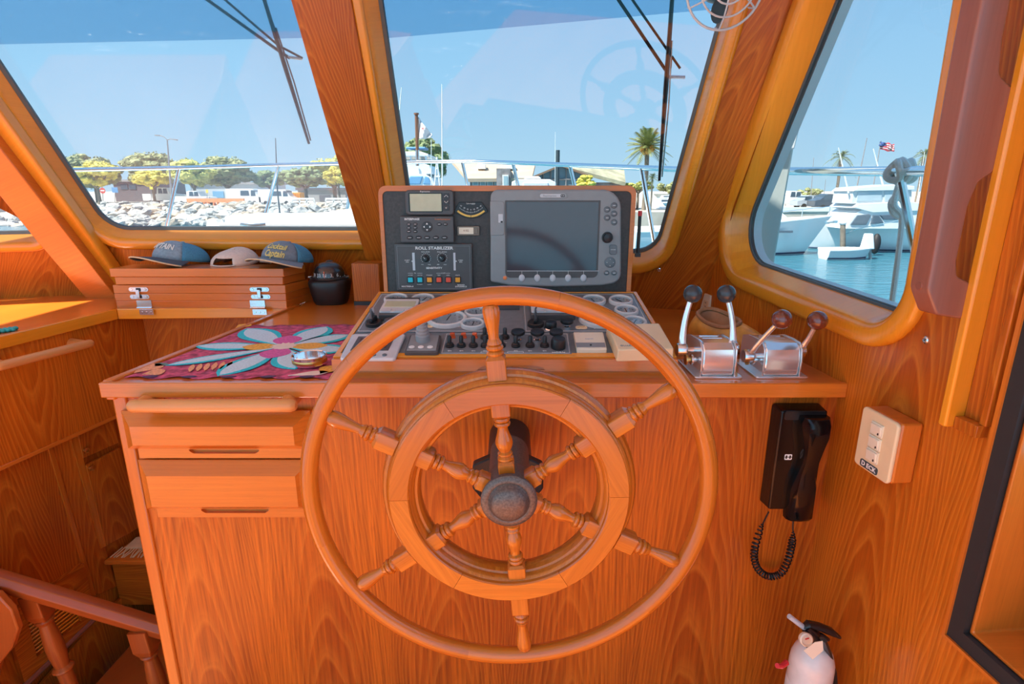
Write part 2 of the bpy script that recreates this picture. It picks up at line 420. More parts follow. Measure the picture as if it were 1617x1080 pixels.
def wall_facet(name, fr, quad, hole, grain):
    mb = MB(fr.M); mb.holed([loc2(fr, p) for p in quad], [offset(hole, 0.028)], -0.05, 0.0)
    return struct(mb.build(name, TEAK, grain=grain, smooth=False))
wall_facet('wall_front', FR_FC, [j12b, j23b, j23t, j12t], g_c, FR_FC.X * 0.5 + FR_FC.Y)
wall_facet('wall_front_helm', FR_FH, [j23b, j3wb, j3wt, j23t], g_h, FR_FH.Y + FR_FH.X * 0.45)
p0b = FR_FP.W(-0.1, -0.1); p0t = FR_FP.W(-0.3, loc2(FR_FP, j12t)[1])
wall_facet('wall_front_port', FR_FP, [p0b, j12b, j12t, p0t], g_p, FR_FP.X * 0.5 + FR_FP.Y)
wl_poly = [loc2(FR_W, Vector((0.65, 1.95, 0))), (1.9, 0.0), (1.9, ZCEIL), loc2(FR_W, j3wt), loc2(FR_W, meet(FR_FH, FR_W, 1.0)), loc2(FR_W, Vector((0.645, 1.95, 0.95)))]
mb = MB(FR_W.M); mb.holed(wl_poly, [offset(g_s, 0.028), door], -0.06, 0.0)
struct(mb.build('wall_right', TEAKV, grain=(0, 0, 1), smooth=False))

def window(n, fr, g, dep, w, mat_frame, label, gw=0.008, gm=None):
    root = sroot('window_%d' % n, fr.W(*g[0])); root['label'] = label; root['category'] = 'window'
    mb = MB(fr.M)
    mb.sweep2(g, [(0.0, -dep), (0.016, -0.004), (0.020, 0.008), (0.026, 0.015), (0.034, 0.018), (w - 0.010, 0.018), (w - 0.003, 0.014), (w, 0.006), (w, -0.004), (0.030, -dep)])
    mb.build('frame', mat_frame, root, angle=50)
    mb = MB(fr.M); mb.sweep2(g, [(-gw, -dep + 0.002), (0.002, -dep + gw * 0.9), (0.004, -dep - 0.008), (-gw, -dep - 0.008)])
    mb.build('gasket', GASK, root, angle=50)
    mb = MB(fr.M); mb.prism(offset(g, -0.004), -dep - 0.006, -dep - 0.001); mb.build('pane', gm or GLASS, root, smooth=False)
    return root
window(1, FR_FC, g_c, DEP, 0.060, FRAMEW, 'wide front window with rounded corners above the hats', gm=GLASS_GLARE)
window(2, FR_FH, g_h, DEP, 0.055, FRAMEW, 'raked front window behind the instrument panel')
window(3, FR_FP, g_p, DEP, 0.055, FRAMEW, 'front window beyond the far slanted post', gm=GLASS_GLARE)
w4 = window(4, FR_W, g_s, SD, 0.068, FRAMEW, 'raked side window above the throttle levers', 0.004)
mb = MB(FR_W.M); mb.sweep2(g_s, [(-0.006, -SD - 0.010), (0.02, -SD - 0.010), (0.02, -SD - 0.035), (-0.006, -SD - 0.035)]); mb.build('outer_trim', WHITEP, w4, angle=50)
# blue tinted strip along the head of the two front panes
for fr, pts, win in ((FR_FC, [(-170, 73), (0, 70), (480, 60), (500, 60), (450, -105), (-145, -105)], 1), (FR_FH, [(603, 61), (1148, 13), (1172, -80), (588, -80)], 2)):
    p = fr.PP(pts, -DEP - 0.008); mb = MB(fr.M); mb.prism(p, -DEP - 0.010, -DEP - 0.008)
    mb.build('tint_film', VISOR, bpy.data.objects['window_%d' % win], smooth=False)

# pillars between the panes
def post(n, fr, pts, z0, z1, m, bevel, label):
    mb = MB(fr.M); mb.prism(fr.PP(pts, z1), z0, z1); a, b = Vector(pts[0]), Vector(pts[-1])
    o = mb.build('trim_%d' % n, m, bevel=bevel, grain=fr.W(*fr.P(*pts[0], z1)) - fr.W(*fr.P(*pts[-1], z1)), seg=3); struct(o); o['label'] = label; o['category'] = 'post'; return o
post(1, FR_FC, [(433, -90), (537, -90), (560, 30), (584, 160), (604, 281), (640, 480), (598, 480), (574, 398)], 0.0, 0.052, TEAK, 0.004, 'broad slanted post beside the instrument panel')
post(2, FR_FC, [(537, -90), (556, -90), (571, 0), (617, 281), (650, 480), (640, 480), (604, 281)], 0.0, 0.046, FRAMEW, 0.008, 'rounded pale moulding beside the broad slanted post')
post(3, FR_FC, [(-210, -38), (-200, 52), (0, 310), (57, 380), (136, 472), (186, 472), (0, 234), (-215, -40)][1:7] + [(-160, 28)], 0.0, 0.085, SOLID, 0.004, 'slanted post between the two far front windows')
post(4, FR_FC, [(-160, 28), (0, 234), (186, 474), (189, 440), (150, 385), (0, 178), (-135, -8)], 0.0, 0.05, FRAMEW, 0.010, 'pale moulding along the far slanted post')

# ceiling, deck, lower sole
mb = MB(); mb.prism([(-2.24, -0.5), (0.86, -0.5), (0.72, 1.48), (-0.4, 1.80), (-2.24, 1.80)], ZCEIL, ZCEIL + 0.06)  # unseen aft and port edges trimmed to let sky and sun in
struct(mb.build('ceiling', WHITEP, smooth=False))
mb = MB(); mb.prism([(-2.4, -1.6), (0.95, -1.6), (0.72, 1.16), (-0.87, 1.16), (-0.87, 1.34), (-2.4, 1.34)], -0.06, 0.0)
struct(mb.build('floor', SOLID, grain=(0, 1, 0), smooth=False))
mb = MB(); mb.box(-2.4, -0.87, 1.32, 1.34, -1.06, -0.06); struct(mb.build('wall_added_light_block', TEAK, smooth=False, grain=(0, 0, 1)))  # unseen bulkhead added to block light leaking into the stairwell

# starboard door opening: black gasket strip, deep teak reveal, closed panel behind
root = sroot('door_1', FR_W.W(door[0][0], door[0][1])); root['label'] = 'recessed door opening with black edge strip'; root['category'] = 'door'
def inset(p, a): return offset(ccw(p), -a)
mb = MB(FR_W.M); mb.sweep2(ccw(door), [(0.0, -0.01), (0.0, 0.006), (-0.026, 0.006), (-0.026, -0.01)]); mb.build('edge_strip', RUBBER, root, smooth=False)
mb = MB(FR_W.M); mb.sweep2(ccw(door), [(0.0, -0.01), (-0.026, -0.01), (-0.026, -0.004), (-0.034, -0.001), (-0.034, -0.11), (0.0, -0.11)]); mb.build('reveal', SOLID, root, smooth=False, bevel=0.003)
mb = MB(FR_W.M); mb.prism(inset([door[0], door[1], (door[1][0], door[0][1] + .30), (door[0][0], door[0][1] + .30)], 0.002), -0.13, -0.11); mb.build('door_panel', TEAK, root, smooth=False)
mb = MB(FR_W.M); mb.sweep2(ccw(door), [(0.006, 0.0), (0.006, 0.010), (0.0, 0.010), (0.0, 0.0)]); mb.build('bead', SOLID, root, smooth=False)
# sliding-door track batten on the wall
root = tag(sroot('trim_5', FR_W.W(*FR_W.P(1507, 663))), 'vertical teak track batten beside the door opening', 'trim')
b0 = FR_W.P(1509, 668); bt = 2.19
mb = MB(FR_W.M); mb.box(b0[0], b0[0] + 0.016, b0[1], bt, 0, 0.034); mb.build('front_rail', FRAMEW, root, bevel=0.004)
mb = MB(FR_W.M); mb.box(b0[0] + 0.016, b0[0] + 0.058, b0[1], b0[1] + 0.02, 0, 0.02); mb.box(b0[0] + 0.016, b0[0] + 0.05, b0[1] + 0.02, bt, 0, 0.004); mb.build('channel', TEAK, root, bevel=0.001)
mb = MB(FR_W.M); mb.box(b0[0] + 0.050, b0[0] + 0.062, b0[1] + 0.02, bt, 0, 0.012); mb.build('back_rail', TEAK, root, bevel=0.002)

# ------------------------------------------------------------------ helm console
YF = 1.15
FR_CF = Frame((0, YF, 0), (1, 0, 0), (0, 0, 1))          # console front, z toward the room
XL, XR = -0.865, 0.722
con = thing('helm_console', 'teak helm console with two drawers behind the ship wheel', 'console', (0, 1.4, 0))
mb = MB(); mb.box(XL + 0.02, XR, YF, YF + 0.02, 0.0, ZT - 0.03); mb.build('front_panel', CONS, con, smooth=False, grain=(0, 0, 1))
mb = MB(); mb.prism([(XL, YF + 0.02), (XL + 0.02, YF + 0.02), (-0.742, 2.02), (-0.762, 2.02)], -0.75, ZL - 0.036); mb.build('side_panel', TEAKV, con, smooth=False, grain=(0, 0, 1))
mb = MB(); mb.box(XL - 0.006, XL + 0.024, YF - 0.006, YF + 0.03, -0.75, ZT - 0.028); mb.build('corner_post', SOLID, con, bevel=0.004)
mb = MB(); mb.box(XR - 0.008, XR - 0.001, YF - 0.004, YF, 0.0, ZT - 0.03); mb.build('corner_bead', MAHOG, con)
def drawer(px, cut):
    a = FR_CF.PP(px, 0.022)
    x0, x1, z1, z0 = a[0][0], a[1][0], a[0][1], a[2][1]
    d = MB(FR_CF.M); bw = 0.030; bh = 0.020
    d.prism([(x0, z0), (x1, z0), (x1, z1), (x0, z1)], 0.008, 0.014)
    d.prism([(x0, z0), (x1, z0), (x1, z1), (x0, z1)], 0.014, 0.040, top=[(x0 + bw, z0 + bh), (x1 - bw, z0 + bh), (x1 - bw, z1 - 0.026), (x0 + bw, z1 - 0.026)])
    dr = d.build('drawer', SOLID, con, smooth=False, grain=(1, 0, 0))
    c = FR_CF.PP(cut, 0.012); cx0, cx1 = c[0][0], c[1][0]; h = 0.024; e = MB(FR_CF.M)
    zl = z0 - 0.024
    slot = roundpoly([(cx0, z0 - 0.002), (cx0 + 0.015, z0 - 0.013), (cx1 - 0.015, z0 - 0.013), (cx1, z0 - 0.002)], 0.006, 4)
    e.holed([(x0 + 0.02, zl), (x1 - 0.012, zl), (x1 - 0.012, z0), (x0 + 0.02, z0)], [slot], 0.002, 0.012); e.build('finger_rail', SOLID, dr, smooth=False, grain=(1, 0, 0))
    e = MB(FR_CF.M); e.prism(offset(slot, 0.004), 0.0005, 0.003); e.build('finger_slot', SOLID, dr, smooth=False)
drawer([(187, 651), (487, 651), (487, 711)], [(295, 716), (414, 716)])
drawer([(214, 729), (490, 729), (490, 806)], [(314, 810), (429, 810)])

top = thing('worktop', 'polished teak worktop of the helm console', 'worktop', (0, 1.4, ZT - 0.03))
wt = [(XL - 0.012, 1.13), (XR - 0.008, 1.13), (0.655, 1.90), (-0.40, 2.24), (-0.77, 2.20), (-0.77, 1.97)]
mb = MB(); mb.prism([(XL - 0.004, 1.138), (XR - 0.008, 1.138), (0.648, 1.879), (-0.44, 2.219), (-0.77, 2.219), (-0.76, 1.97)], ZT - 0.029, ZT); mb.build('board', SOLID, top, bevel=0.002, grain=(1, 0, 0), smooth=False)
mb = MB(); mb.box(XL - 0.014, XR - 0.008, 1.124, 1.138, ZT - 0.030, ZT + 0.004); mb.build('front_edge', SOLID, top, bevel=0.003, grain=(1, 0, 0))
mb = MB(); mb.prism([(XL - 0.014, 1.138), (XL + 0.006, 1.138), (-0.755, 1.97), (-0.771, 1.97)], ZT - 0.04, ZT + 0.006); mb.build('side_edge', SOLID, top, bevel=0.003, grain=(0.1, 1, 0))

# grab rail over the drawers
def grab(fr, pts_px, mat_, parent, zo, r, flat=1.0):
    a = fr.P(*pts_px[0], zo); b = fr.P(*pts_px[1], zo); A, B = fr.W(*a, zo), fr.W(*b, zo); d = (B - A).normalized(); up = fr.Y
    bar = MB(); n = 22; pts = []; rs = []
    bar.tube([A, A + d * 0.004, A + d * 0.012] + [A + (B - A) * (i / 10) for i in range(1, 10)] + [B - d * 0.012, B - d * 0.004, B], [r * .55, r * .85, r] + [r] * 9 + [r, r * .85, r * .55], 14)
    hd = bar.build('grab_handle', mat_, parent)
    for q, sgn in ((A, 1), (B, -1)):
        f = MB(); c0 = q + d * sgn * 0.028 - fr.Z * zo; c1 = q + d * sgn * 0.022
        f.tube([c0, c0 + (c1 - c0) * 0.6, c1], [r * 1.35, r * 1.1, r * 0.9], 14); f.build('foot', mat_, hd)
grab(FR_CF, [(203, 641), (468, 640)], PALEW, con, 0.048, 0.0145)

# ------------------------------------------------------------------ port counter, ledge, cabinet
xl = lambda Y, d=0.0: -1.752 - d + 0.1926 * Y

lc = thing('side_counter', 'sunlit teak counter and ledge under the wide front window', 'counter', (-1.6, 1.8, ZL - 0.032))
mb = MB(); mb.prism([(xl(0.6), 0.6), (xl(1.92), 1.92), (-0.772, 1.95), (-0.772, 2.219), (-1.62, 2.219), (-2.62, 1.89), (-2.62, 0.6)], ZL - 0.03, ZL); mb.build('board', SOLID, lc, smooth=False, grain=(0.2, 1, 0))
mb = MB(); e = Vector((0.1926, 1, 0)).normalized()
mb.prism([(xl(0.6) - .002, 0.6), (xl(0.6) + 0.014, 0.6), (xl(1.905) + 0.014, 1.905), (xl(1.92) - .002, 1.92)], ZL - 0.034, ZL + 0.003); mb.build('front_edge', FRAMEW, lc, bevel=0.003)
mb = MB(); mb.prism([(xl(1.905) + 0.014, 1.905), (-0.765, 1.935), (-0.765, 1.952), (xl(1.92), 1.922)], ZL - 0.034, ZL + 0.003); mb.build('ledge_edge', FRAMEW, lc, bevel=0.003)
cab = thing('side_cabinet', 'bright arched-grain teak cabinet front with long grab bar', 'cabinet', (xl(1.6) - 0.1, 1.6, 0.73))
FR_L = Frame((xl(1.6), 1.6, 0), e, (0, 0, 1))           # cabinet face; z = e x up -> +x side
mb = MB(FR_L.M); z0c = 0.732; mb.box(-1.0, 0.432, z0c, ZL - 0.034, -0.02, 0.0); mb.build('face', TEAKV, cab, smooth=False, grain=(0, 0, -1))
mb = MB(FR_L.M); mb.box(-1.0, 0.432, z0c - 0.012, z0c + 0.001, -0.03, 0.003); mb.build('lower_bead', SOLID, cab, bevel=0.002)
grab(FR_L, [(-8, 580), (146, 541)], PALEW, cab, 0.05, 0.0135)
# recess under the ledge
mb = MB(); mb.box(-1.45, -0.74, 2.02, 2.04, -1.0, ZL - 0.03); o = mb.build('wall_recess', TEAK, smooth=False, grain=(0.35, 0, 1)); struct(o)
# lower dark joinery along the stair
FR_LL = Frame(FR_L.W(0, 0, -0.035), e, (0, 0, 1))
low = thing('lower_locker', 'dark teak locker fronts below the bright side cabinet', 'locker', FR_LL.W(0, -1.0, -0.03))
def panel(px, mat_, z, nm, par, bev=0.0, grain=(0, 0, 1)):
    mb = MB(FR_LL.M); mb.prism(FR_LL.PP(px, z), z - 0.012, z); return mb.build(nm, mat_, par, bevel=bev, grain=grain, smooth=False)
mb = MB(FR_LL.M); mb.box(-1.1, 0.42, -1.0, z0c, -0.04, -0.012); mb.build('carcass', TEAK, low, smooth=False, grain=(0, 0, 1))
panel([(-150, 830), (-30, 746), (78, 703), (148, 945), (60, 985), (-60, 1075)], TEAK, 0.0, 'panel', low, 0.001)
panel([(83, 703), (112, 690), (185, 925), (152, 940)], TEAK, 0.0, 'panel', low, 0.001)
panel([(75, 703), (83, 703), (152, 938), (145, 944)], WHEELW, 0.004, 'stile', low, 0.001)
panel([(111, 690), (122, 684), (168, 862), (160, 866)], WHEELW, 0.004, 'stile', low, 0.001)
d = panel([(123, 684), (178, 658), (188, 699), (132, 724)], TEAK, 0.006, 'drawer', low, 0.002)
k = FR_LL.P(138, 711, 0.02); mb = MB(FR_LL.at(*k, 0.006)); mb.lathe([(0.004, 0), (0.004, 0.008), (0.009, 0.010), (0.009, 0.014), (0.004, 0.017), (0, 0.017)], 14); mb.build('knob', BRASS, d)
d = panel([(136, 735), (190, 707), (222, 832), (168, 862)], TEAK, 0.006, 'door', low, 0.002)
k = FR_LL.P(146, 739, 0.02); mb = MB(FR_LL.at(*k, 0.006)); mb.lathe([(0.004, 0), (0.004, 0.008), (0.009, 0.010), (0.009, 0.014), (0.004, 0.017), (0, 0.017)], 14); mb.build('knob', BRASS, d)
# lower berth with rug
be = thing('berth_shelf', 'teak topped berth shelf in the cabin below', 'shelf', (-1.1, 1.9, 0.18))
zbe = 0.225
xf = lambda Y: xl(Y) - 0.034                           # the face of the locker beside the berth
mb = MB(); mb.prism([(xf(1.72), 1.72), (-0.84, 1.72), (-0.84, 2.02), (xf(2.02), 2.02)], zbe - 0.018, zbe); mb.build('top', SOLID, be, bevel=0.004)
mb = MB(); mb.box(xf(1.765), -0.84, 1.745, 1.765, 0.02, zbe - 0.018); mb.build('face', TEAK, be, grain=(1, 0, 0), smooth=False)
mb = MB(); mb.box(xf(2.02), -0.84, 1.95, 2.02, -1.0, 0.02); mb.build('backing', TEAK, be, smooth=False)
RUG1 = mat('green_rug', (0.20, 0.45, 0.38), 0.9, bump=0.4); RUG2 = mat('red_rug_stripe', (0.45, 0.05, 0.03), 0.9, bump=0.4); RUG3 = mat('cream_fringe', (0.75, 0.60, 0.38), 0.9, bump=0.4)
rg = thing('fringed_rug', 'green and red rug with cream fringe on the berth shelf', 'rug', (-1.1, 1.85, zbe))
for nm, y0, y1, m in (('rug_field', 1.90, 2.015, RUG1), ('rug_stripe', 1.855, 1.90, RUG2), ('rug_border', 1.79, 1.855, RUG3)):
    mb = MB(); mb.box(xf(y1) + .006, -0.85, y0, y1, zbe, zbe + 0.006); mb.build(nm, m, rg)
mb = MB()
for i in range(60):
    x = -1.435 + i * 0.0098; mb.tube([(x, 1.795, zbe + 0.004), (x + random.uniform(-.004, .004), 1.765, zbe + 0.003), (x + random.uniform(-.008, .008), 1.738, zbe + 0.002)], 0.0022, 4)
o = mb.build('fringe', RUG3, rg); o['kind'] = 'stuff'
# louvre vent on lower wall
vent = thing('louvre_vent', 'slatted teak louvre vent low on the stair wall', 'vent', FR_LL.W(*FR_LL.P(80, 1000)))
vq = [FR_LL.P(52, 1035, 0.0), FR_LL.P(121, 973, 0.0), FR_LL.P(92, 935, 0.0), FR_LL.P(36, 976, 0.0)]
vq = [FR_LL.P(52, 1036), (FR_LL.P(121, 973)[0], FR_LL.P(52, 1036)[1]), (FR_LL.P(121, 973)[0], FR_LL.P(36, 976)[1]), (FR_LL.P(52, 1036)[0], FR_LL.P(36, 976)[1])]
mb = MB(FR_LL.M); mb.prism(vq, -0.012, 0.002); mb.build('backing', TEAK, vent, smooth=False)
mb = MB(FR_LL.M); mb.sweep2(ccw(vq), [(0.0, 0.0), (0.0, 0.016), (0.05, 0.016), (0.05, 0.0)]); mb.build('frame', TEAK, vent, smooth=False)
vx0, vx1, vz0, vz1 = vq[0][0], vq[1][0], vq[0][1], vq[2][1]; ns = 11
for i in range(ns):
    zc = vz0 + (vz1 - vz0) * (i + 0.5) / ns; mb = MB(FR_LL.at(0, zc, 0.006) @ Matrix.Rotation(0.6, 4, 'X'))
    mb.box(vx0 + 0.001, vx1 - 0.001, -(vz1 - vz0) / ns * 0.36, (vz1 - vz0) / ns * 0.36, -0.002, 0.002); mb.build('slat', FRAMEW, vent, smooth=False, grain=FR_LL.X)
# dark lower hull wall, stair tread, curved stair side
mb = MB(FR_LL.M); mb.prism(FR_LL.PP([(-100, 1120), (60, 1088), (158, 972), (205, 935), (215, 1010), (150, 1110), (60, 1300)], 0.012), 0.0, 0.012); mb.build('kick_panel', TEAK, low, smooth=False, grain=(0, 0, 1))
mb = MB(FR_LL.M); a, b = FR_LL.P(40, 1082, 0.02), FR_LL.P(157, 970, 0.02); A, B = FR_LL.W(*a, 0.02), FR_LL.W(*b, 0.02)
mb = MB(); mb.tube([A, B], 0.008, 8); mb.build('ledge_bead', MAHOG, low)
st = thing('stair_tread', 'dark red teak tread of the stairs going below', 'stair', (-1.1, 1.5, -0.08))
mb = MB(); mb.prism([(-1.36, 1.36), (-0.87, 1.36), (-0.87, 1.70), (-1.345, 1.70)], -0.08, -0.05); mb.build('tread', wood('red_teak', (0.52, 0.14, 0.025), (0.32, 0.07, 0.012), (0.42, 0.1, 0.02), straight=50, contrast=0.5, coat=0.2), st, bevel=0.004, grain=(0.6, 1, 0))
mb = MB(); mb.box(-1.36, -0.87, 1.66, 1.68, -0.6, -0.08); mb.build('riser', TEAK, st, smooth=False)
mb = MB(); mb.prism([(-1.6, 1.16), (-0.9, 1.16), (-0.9, 2.1), (-1.6, 2.1)], -1.06, -1.0); struct(mb.build('floor_below', TEAK, smooth=False))
# banister
ban = thing('banister', 'dark teak banister with turned posts over the stairwell', 'banister', (-1.15, 1.3, 0.0))
A, B = aty(-70, 893, 1.27), aty(262, 993, 1.31)
dd = (B - A).normalized(); fb = Frame(A, dd, (0, 0, 1)); mb = MB(fb.M); L_ = (B - A).length
prof = roundpoly([(-0.022, -0.020), (0.022, -0.020), (0.026, 0.004), (0.014, 0.020), (-0.014, 0.020), (-0.026, 0.004)], 0.006, 3)
mb.rings([[(x, b, -a) for a, b in prof] for x in (0, L_)], cap0=True, cap1=True); mb.build('handrail', wood('red_teak_rail', (0.46, 0.11, 0.018), (0.28, 0.055, 0.010), (0.36, 0.08, 0.014), straight=60, contrast=0.5, coat=0.25, rough=0.3, spec=0.3), ban, grain=dd)
for (tx, ty, bx, by) in ((57, 945, 118, 1100), (226, 1000, 262, 1120)):
    T, Bm = aty(tx, ty, 1.30), aty(bx, by, 1.30); dv = (Bm - T).normalized(); f2 = Frame(T, Vector((1, 0, 0)), Vector((0, 1, 0)))
    Z = dv; X = Vector((0, 1, 0)).cross(Z).normalized(); Y = Z.cross(X)
    Mx = Matrix(((X.x, Y.x, Z.x, T.x), (X.y, Y.y, Z.y, T.y), (X.z, Y.z, Z.z, T.z), (0, 0, 0, 1)))
    mb = MB(Mx); mb.prism(rrect(0, 0, 0.052, 0.052, 0.004), -0.02, 0.045, top=None)
    mb.prism(rrect(0, 0, 0.052, 0.052, 0.004), 0.045, 0.066, top=rrect(0, 0, 0.036, 0.036, 0.004))
    mb.lathe([(0.0, 0.06), (0.021, 0.066), (0.024, 0.070), (0.021, 0.075), (0.017, 0.082), (0.020, 0.11), (0.0235, 0.15), (0.022, 0.19), (0.018, 0.225), (0.026, 0.232), (0.027, 0.237), (0.020, 0.244), (0.018, 0.30), (0.020, 0.45), (0.0, 0.45)], 20)
    mb.build('baluster', MATS['red_teak_rail'], ban, grain=dv)
sp = thing('stair_side_board', 'curved reddish board at the foot of the banister', 'board', aty(5, 980, 1.23))
mb = MB(Frame((0, 1.24, 0), (1, 0, 0), (0, 0, 1)).M); q = Frame((0, 1.24, 0), (1, 0, 0), (0, 0, 1))
mb.prism(q.PP([(-118, 920), (5, 930), (28, 955), (38, 985), (28, 1015), (8, 1040), (-5, 1090), (-5, 1172), (-100, 1172)], 0.0), 0.0, 0.02); mb.build('board', MATS['red_teak'], sp, bevel=0.004, grain=(0.2, 0, 1))
# ================================================================== SHIP'S WHEEL
HUB = Vector((-0.005, 0.845, 1.009))
FR_H = Frame(HUB, (1, 0, 0), (0, 0, 1))                    # z toward the camera
wh = thing('ship_wheel', 'teak ship steering wheel with six turned spokes and outer rim', 'steering wheel', HUB)
SPIN = math.radians(5.0); RR = 0.335
N = 144
for k in range(6):                                         # outer rim, six scarfed lengths
    a0 = SPIN + math.radians(12) + k * PI / 3; n = N // 6
    mb = MB(FR_H.M); mb.tube([(RR * math.cos(a0 + PI / 3 * i / n), RR * math.sin(a0 + PI / 3 * i / n), 0) for i in range(n + 1)], 0.0150, 16)
    mb.build('rim_segment', WHEELW, wh)
# grip ring: back ring, six felloes, inner and outer mouldings
ring = MB(FR_H.M); ring.lathe([(0.157, -0.030), (0.209, -0.030), (0.213, -0.024), (0.215, -0.014), (0.214, -0.004), (0.210, 0.003), (0.206, 0.004), (0.2055, 0.008), (0.2035, 0.013), (0.200, 0.016), (0.164, 0.016), (0.1605, 0.013), (0.1585, 0.008), (0.158, 0.004), (0.154, 0.003), (0.151, -0.004), (0.150, -0.014), (0.152, -0.024)], 120, closed_prof=True)
ringo = ring.build('ring', WHEELW, wh, angle=30)
for k in range(6):
    a0 = SPIN + PI / 3 * k + math.radians(-4); g = 0.0016
    mb = MB(FR_H.M); mb.lathe([(0.164, 0.012), (0.199, 0.012), (0.199, 0.0215), (0.1970, 0.0235), (0.1670, 0.0235), (0.165, 0.0215)], 24, a0 + g, a0 + PI / 3 - g, closed_prof=True)
    mb.build('felloe', WHEELW, ringo, grain=(math.cos(a0 + PI / 6 + PI / 2), 0, math.sin(a0 + PI / 6 + PI / 2)))
def rot_spoke(a):  # local z along the spoke
    d = FR_H.X * math.cos(a) + FR_H.Y * math.sin(a); Y = FR_H.Z; X = Y.cross(d)
    return Matrix(((X.x, Y.x, d.x, HUB.x), (X.y, Y.y, d.y, HUB.y), (X.z, Y.z, d.z, HUB.z), (0, 0, 0, 1)))
for k in range(6):
    a = SPIN + PI / 2 + k * PI / 3; M = rot_spoke(a); dv = FR_H.X * math.cos(a) + FR_H.Y * math.sin(a)
    sq = lambda h: rrect(0, 0, 2 * h, 2 * h, h * 0.2, 3)
    mb = MB(M)
    mb.prism(sq(0.0135), 0.036, 0.056); mb.prism(sq(0.0135), 0.056, 0.060, top=sq(0.010))
    mb.lathe([(0.0, 0.058), (0.010, 0.059), (0.0135, 0.062), (0.0135, 0.065), (0.0105, 0.068), (0.0125, 0.071), (0.0125, 0.073), (0.009, 0.076), (0.0125, 0.083), (0.0145, 0.090), (0.0135, 0.098), (0.0105, 0.107), (0.0085, 0.115),
              (0.0085, 0.120), (0.0125, 0.122), (0.0138, 0.125), (0.0125, 0.128), (0.0098, 0.129), (0.0125, 0.130), (0.0138, 0.133), (0.0125, 0.136), (0.0098, 0.1375), (0.012, 0.139), (0.0, 0.140)], 20)
    mb.prism(sq(0.011), 0.138, 0.142, top=sq(0.0150)); mb.prism(sq(0.0155), 0.142, 0.172)
    sp_o_ = mb.build('spoke', WHEELW, wh, grain=dv, angle=30)
    mb = MB(M)
    mb.prism(sq(0.0155), 0.203, 0.236); mb.prism(sq(0.0155), 0.236, 0.242, top=sq(0.011))
    mb.lathe([(0.0, 0.238), (0.011, 0.240), (0.0135, 0.2425), (0.0142, 0.245), (0.0125, 0.248), (0.0100, 0.2495), (0.0128, 0.251), (0.0142, 0.254), (0.0128, 0.257), (0.0100, 0.2585), (0.0120, 0.260), (0.0115, 0.2625), (0.0082, 0.268),
              (0.0082, 0.274), (0.0100, 0.286), (0.0125, 0.299), (0.0138, 0.309), (0.0132, 0.317), (0.0100, 0.322), (0.0, 0.3235)], 20)
    mb.build('handle', WHEELW, wh, grain=dv, angle=30)
HUBM = mat('cast_bronze_hub', (0.13, 0.105, 0.092), 0.45, metal=0.5, var=0.3, scale=300, bump=0.1)
mb = MB(FR_H.M); mb.lathe([(0.0, -0.03), (0.040, -0.03), (0.042, -0.026), (0.042, 0.020), (0.0465, 0.024), (0.0465, 0.030), (0.044, 0.033), (0.037, 0.035), (0.034, 0.034), (0.031, 0.0375), (0.029, 0.043), (0.024, 0.047), (0.012, 0.049), (0, 0.0495)], 40)
mb.build('hub', HUBM, wh)
mb = MB(FR_H.M); mb.lathe([(0.0, -0.145), (0.037, -0.145), (0.037, -0.03), (0.0, -0.03)], 28); mb.build('shaft', HUBM, wh)
hp = thing('helm_pump', 'black steering pump flange on the console behind the wheel hub', 'pump', FR_CF.W(*FR_CF.P(803, 770)))
FP_ = Frame((0, 0.985, 0), (1, 0, 0), (0, 0, 1)); mb = MB(FP_.M)
oct_ = FP_.PP([(746, 735), (795, 714), (812, 714), (858, 735), (858, 772), (836, 800), (770, 800), (746, 772)], 0.0); mb.prism(roundpoly(oct_, 0.008), -0.022, 0.0); mb.build('flange', BLACK, hp, bevel=0.003)
mb = MB(FP_.M); mb.prism(ell(HUB.x, HUB.z - .035, .045, .040, 20), 0.985 - YF - .001, -0.02); mb.build('pump_body', BLACK, hp, bevel=0.003)

# ================================================================== INSTRUMENT POD
PY = 1.56
FR_P = Frame((0, PY, 0), (1, 0, 0), (0, 0, 1))
YS0, ZS0, YS1, ZS1 = 1.172, 1.146, 1.555, 1.220
FR_S = Frame((0, YS0, ZS0), (1, 0, 0), (0, YS1 - YS0, ZS1 - ZS0))
SLEN = math.hypot(YS1 - YS0, ZS1 - ZS0)
pod = thing('instrument_pod', 'teak instrument pod with upright dark panel and slanted switch panel', 'instrument panel', (0, 1.4, ZT))
a, b = FR_P.P(597, 293), FR_P.P(1005, 293); zb_ = ZS1 - 0.012
out = roundpoly([(a[0], zb_), (b[0], zb_), (b[0], a[1]), (a[0], a[1])], [0, 0, 0.022, 0.022]); FR_B = FR_P
mb = MB(FR_P.M); mb.prism(out, -0.14, -0.002); mb.build('upright_case', SOLID, pod, bevel=0.004, grain=(1, 0, 0))
ci = FR_P.P(604, 302); di = FR_P.P(997, 302)
inn = roundpoly([(ci[0], zb_ + 0.008), (di[0], zb_ + 0.008), (di[0], ci[1]), (ci[0], ci[1])], [0, 0, 0.014, 0.014])
mb = MB(FR_P.M); mb.holed(out, [inn], -0.004, 0.005); mb.build('upright_frame', SOLID, pod, bevel=0.002, grain=(1, 0, 0), smooth=False)
mb = MB(FR_P.M); mb.prism(offset(inn, 0.002), -0.003, 0.001); mb.build('upright_face', PLATE, pod, smooth=False)
mb = MB(); x0a, x1a, zlo = a[0] + 0.01, b[0] - 0.01, ZT
mb.box(a[0], b[0], PY + 0.005, PY + 0.14, ZT, zb_ + 0.01); mb.build('plinth', SOLID, pod, smooth=False)
fl, frr = FR_S.P(528, 567), FR_S.P(1073, 574); bl, br = FR_S.P(599, 463), FR_S.P(1004, 463)
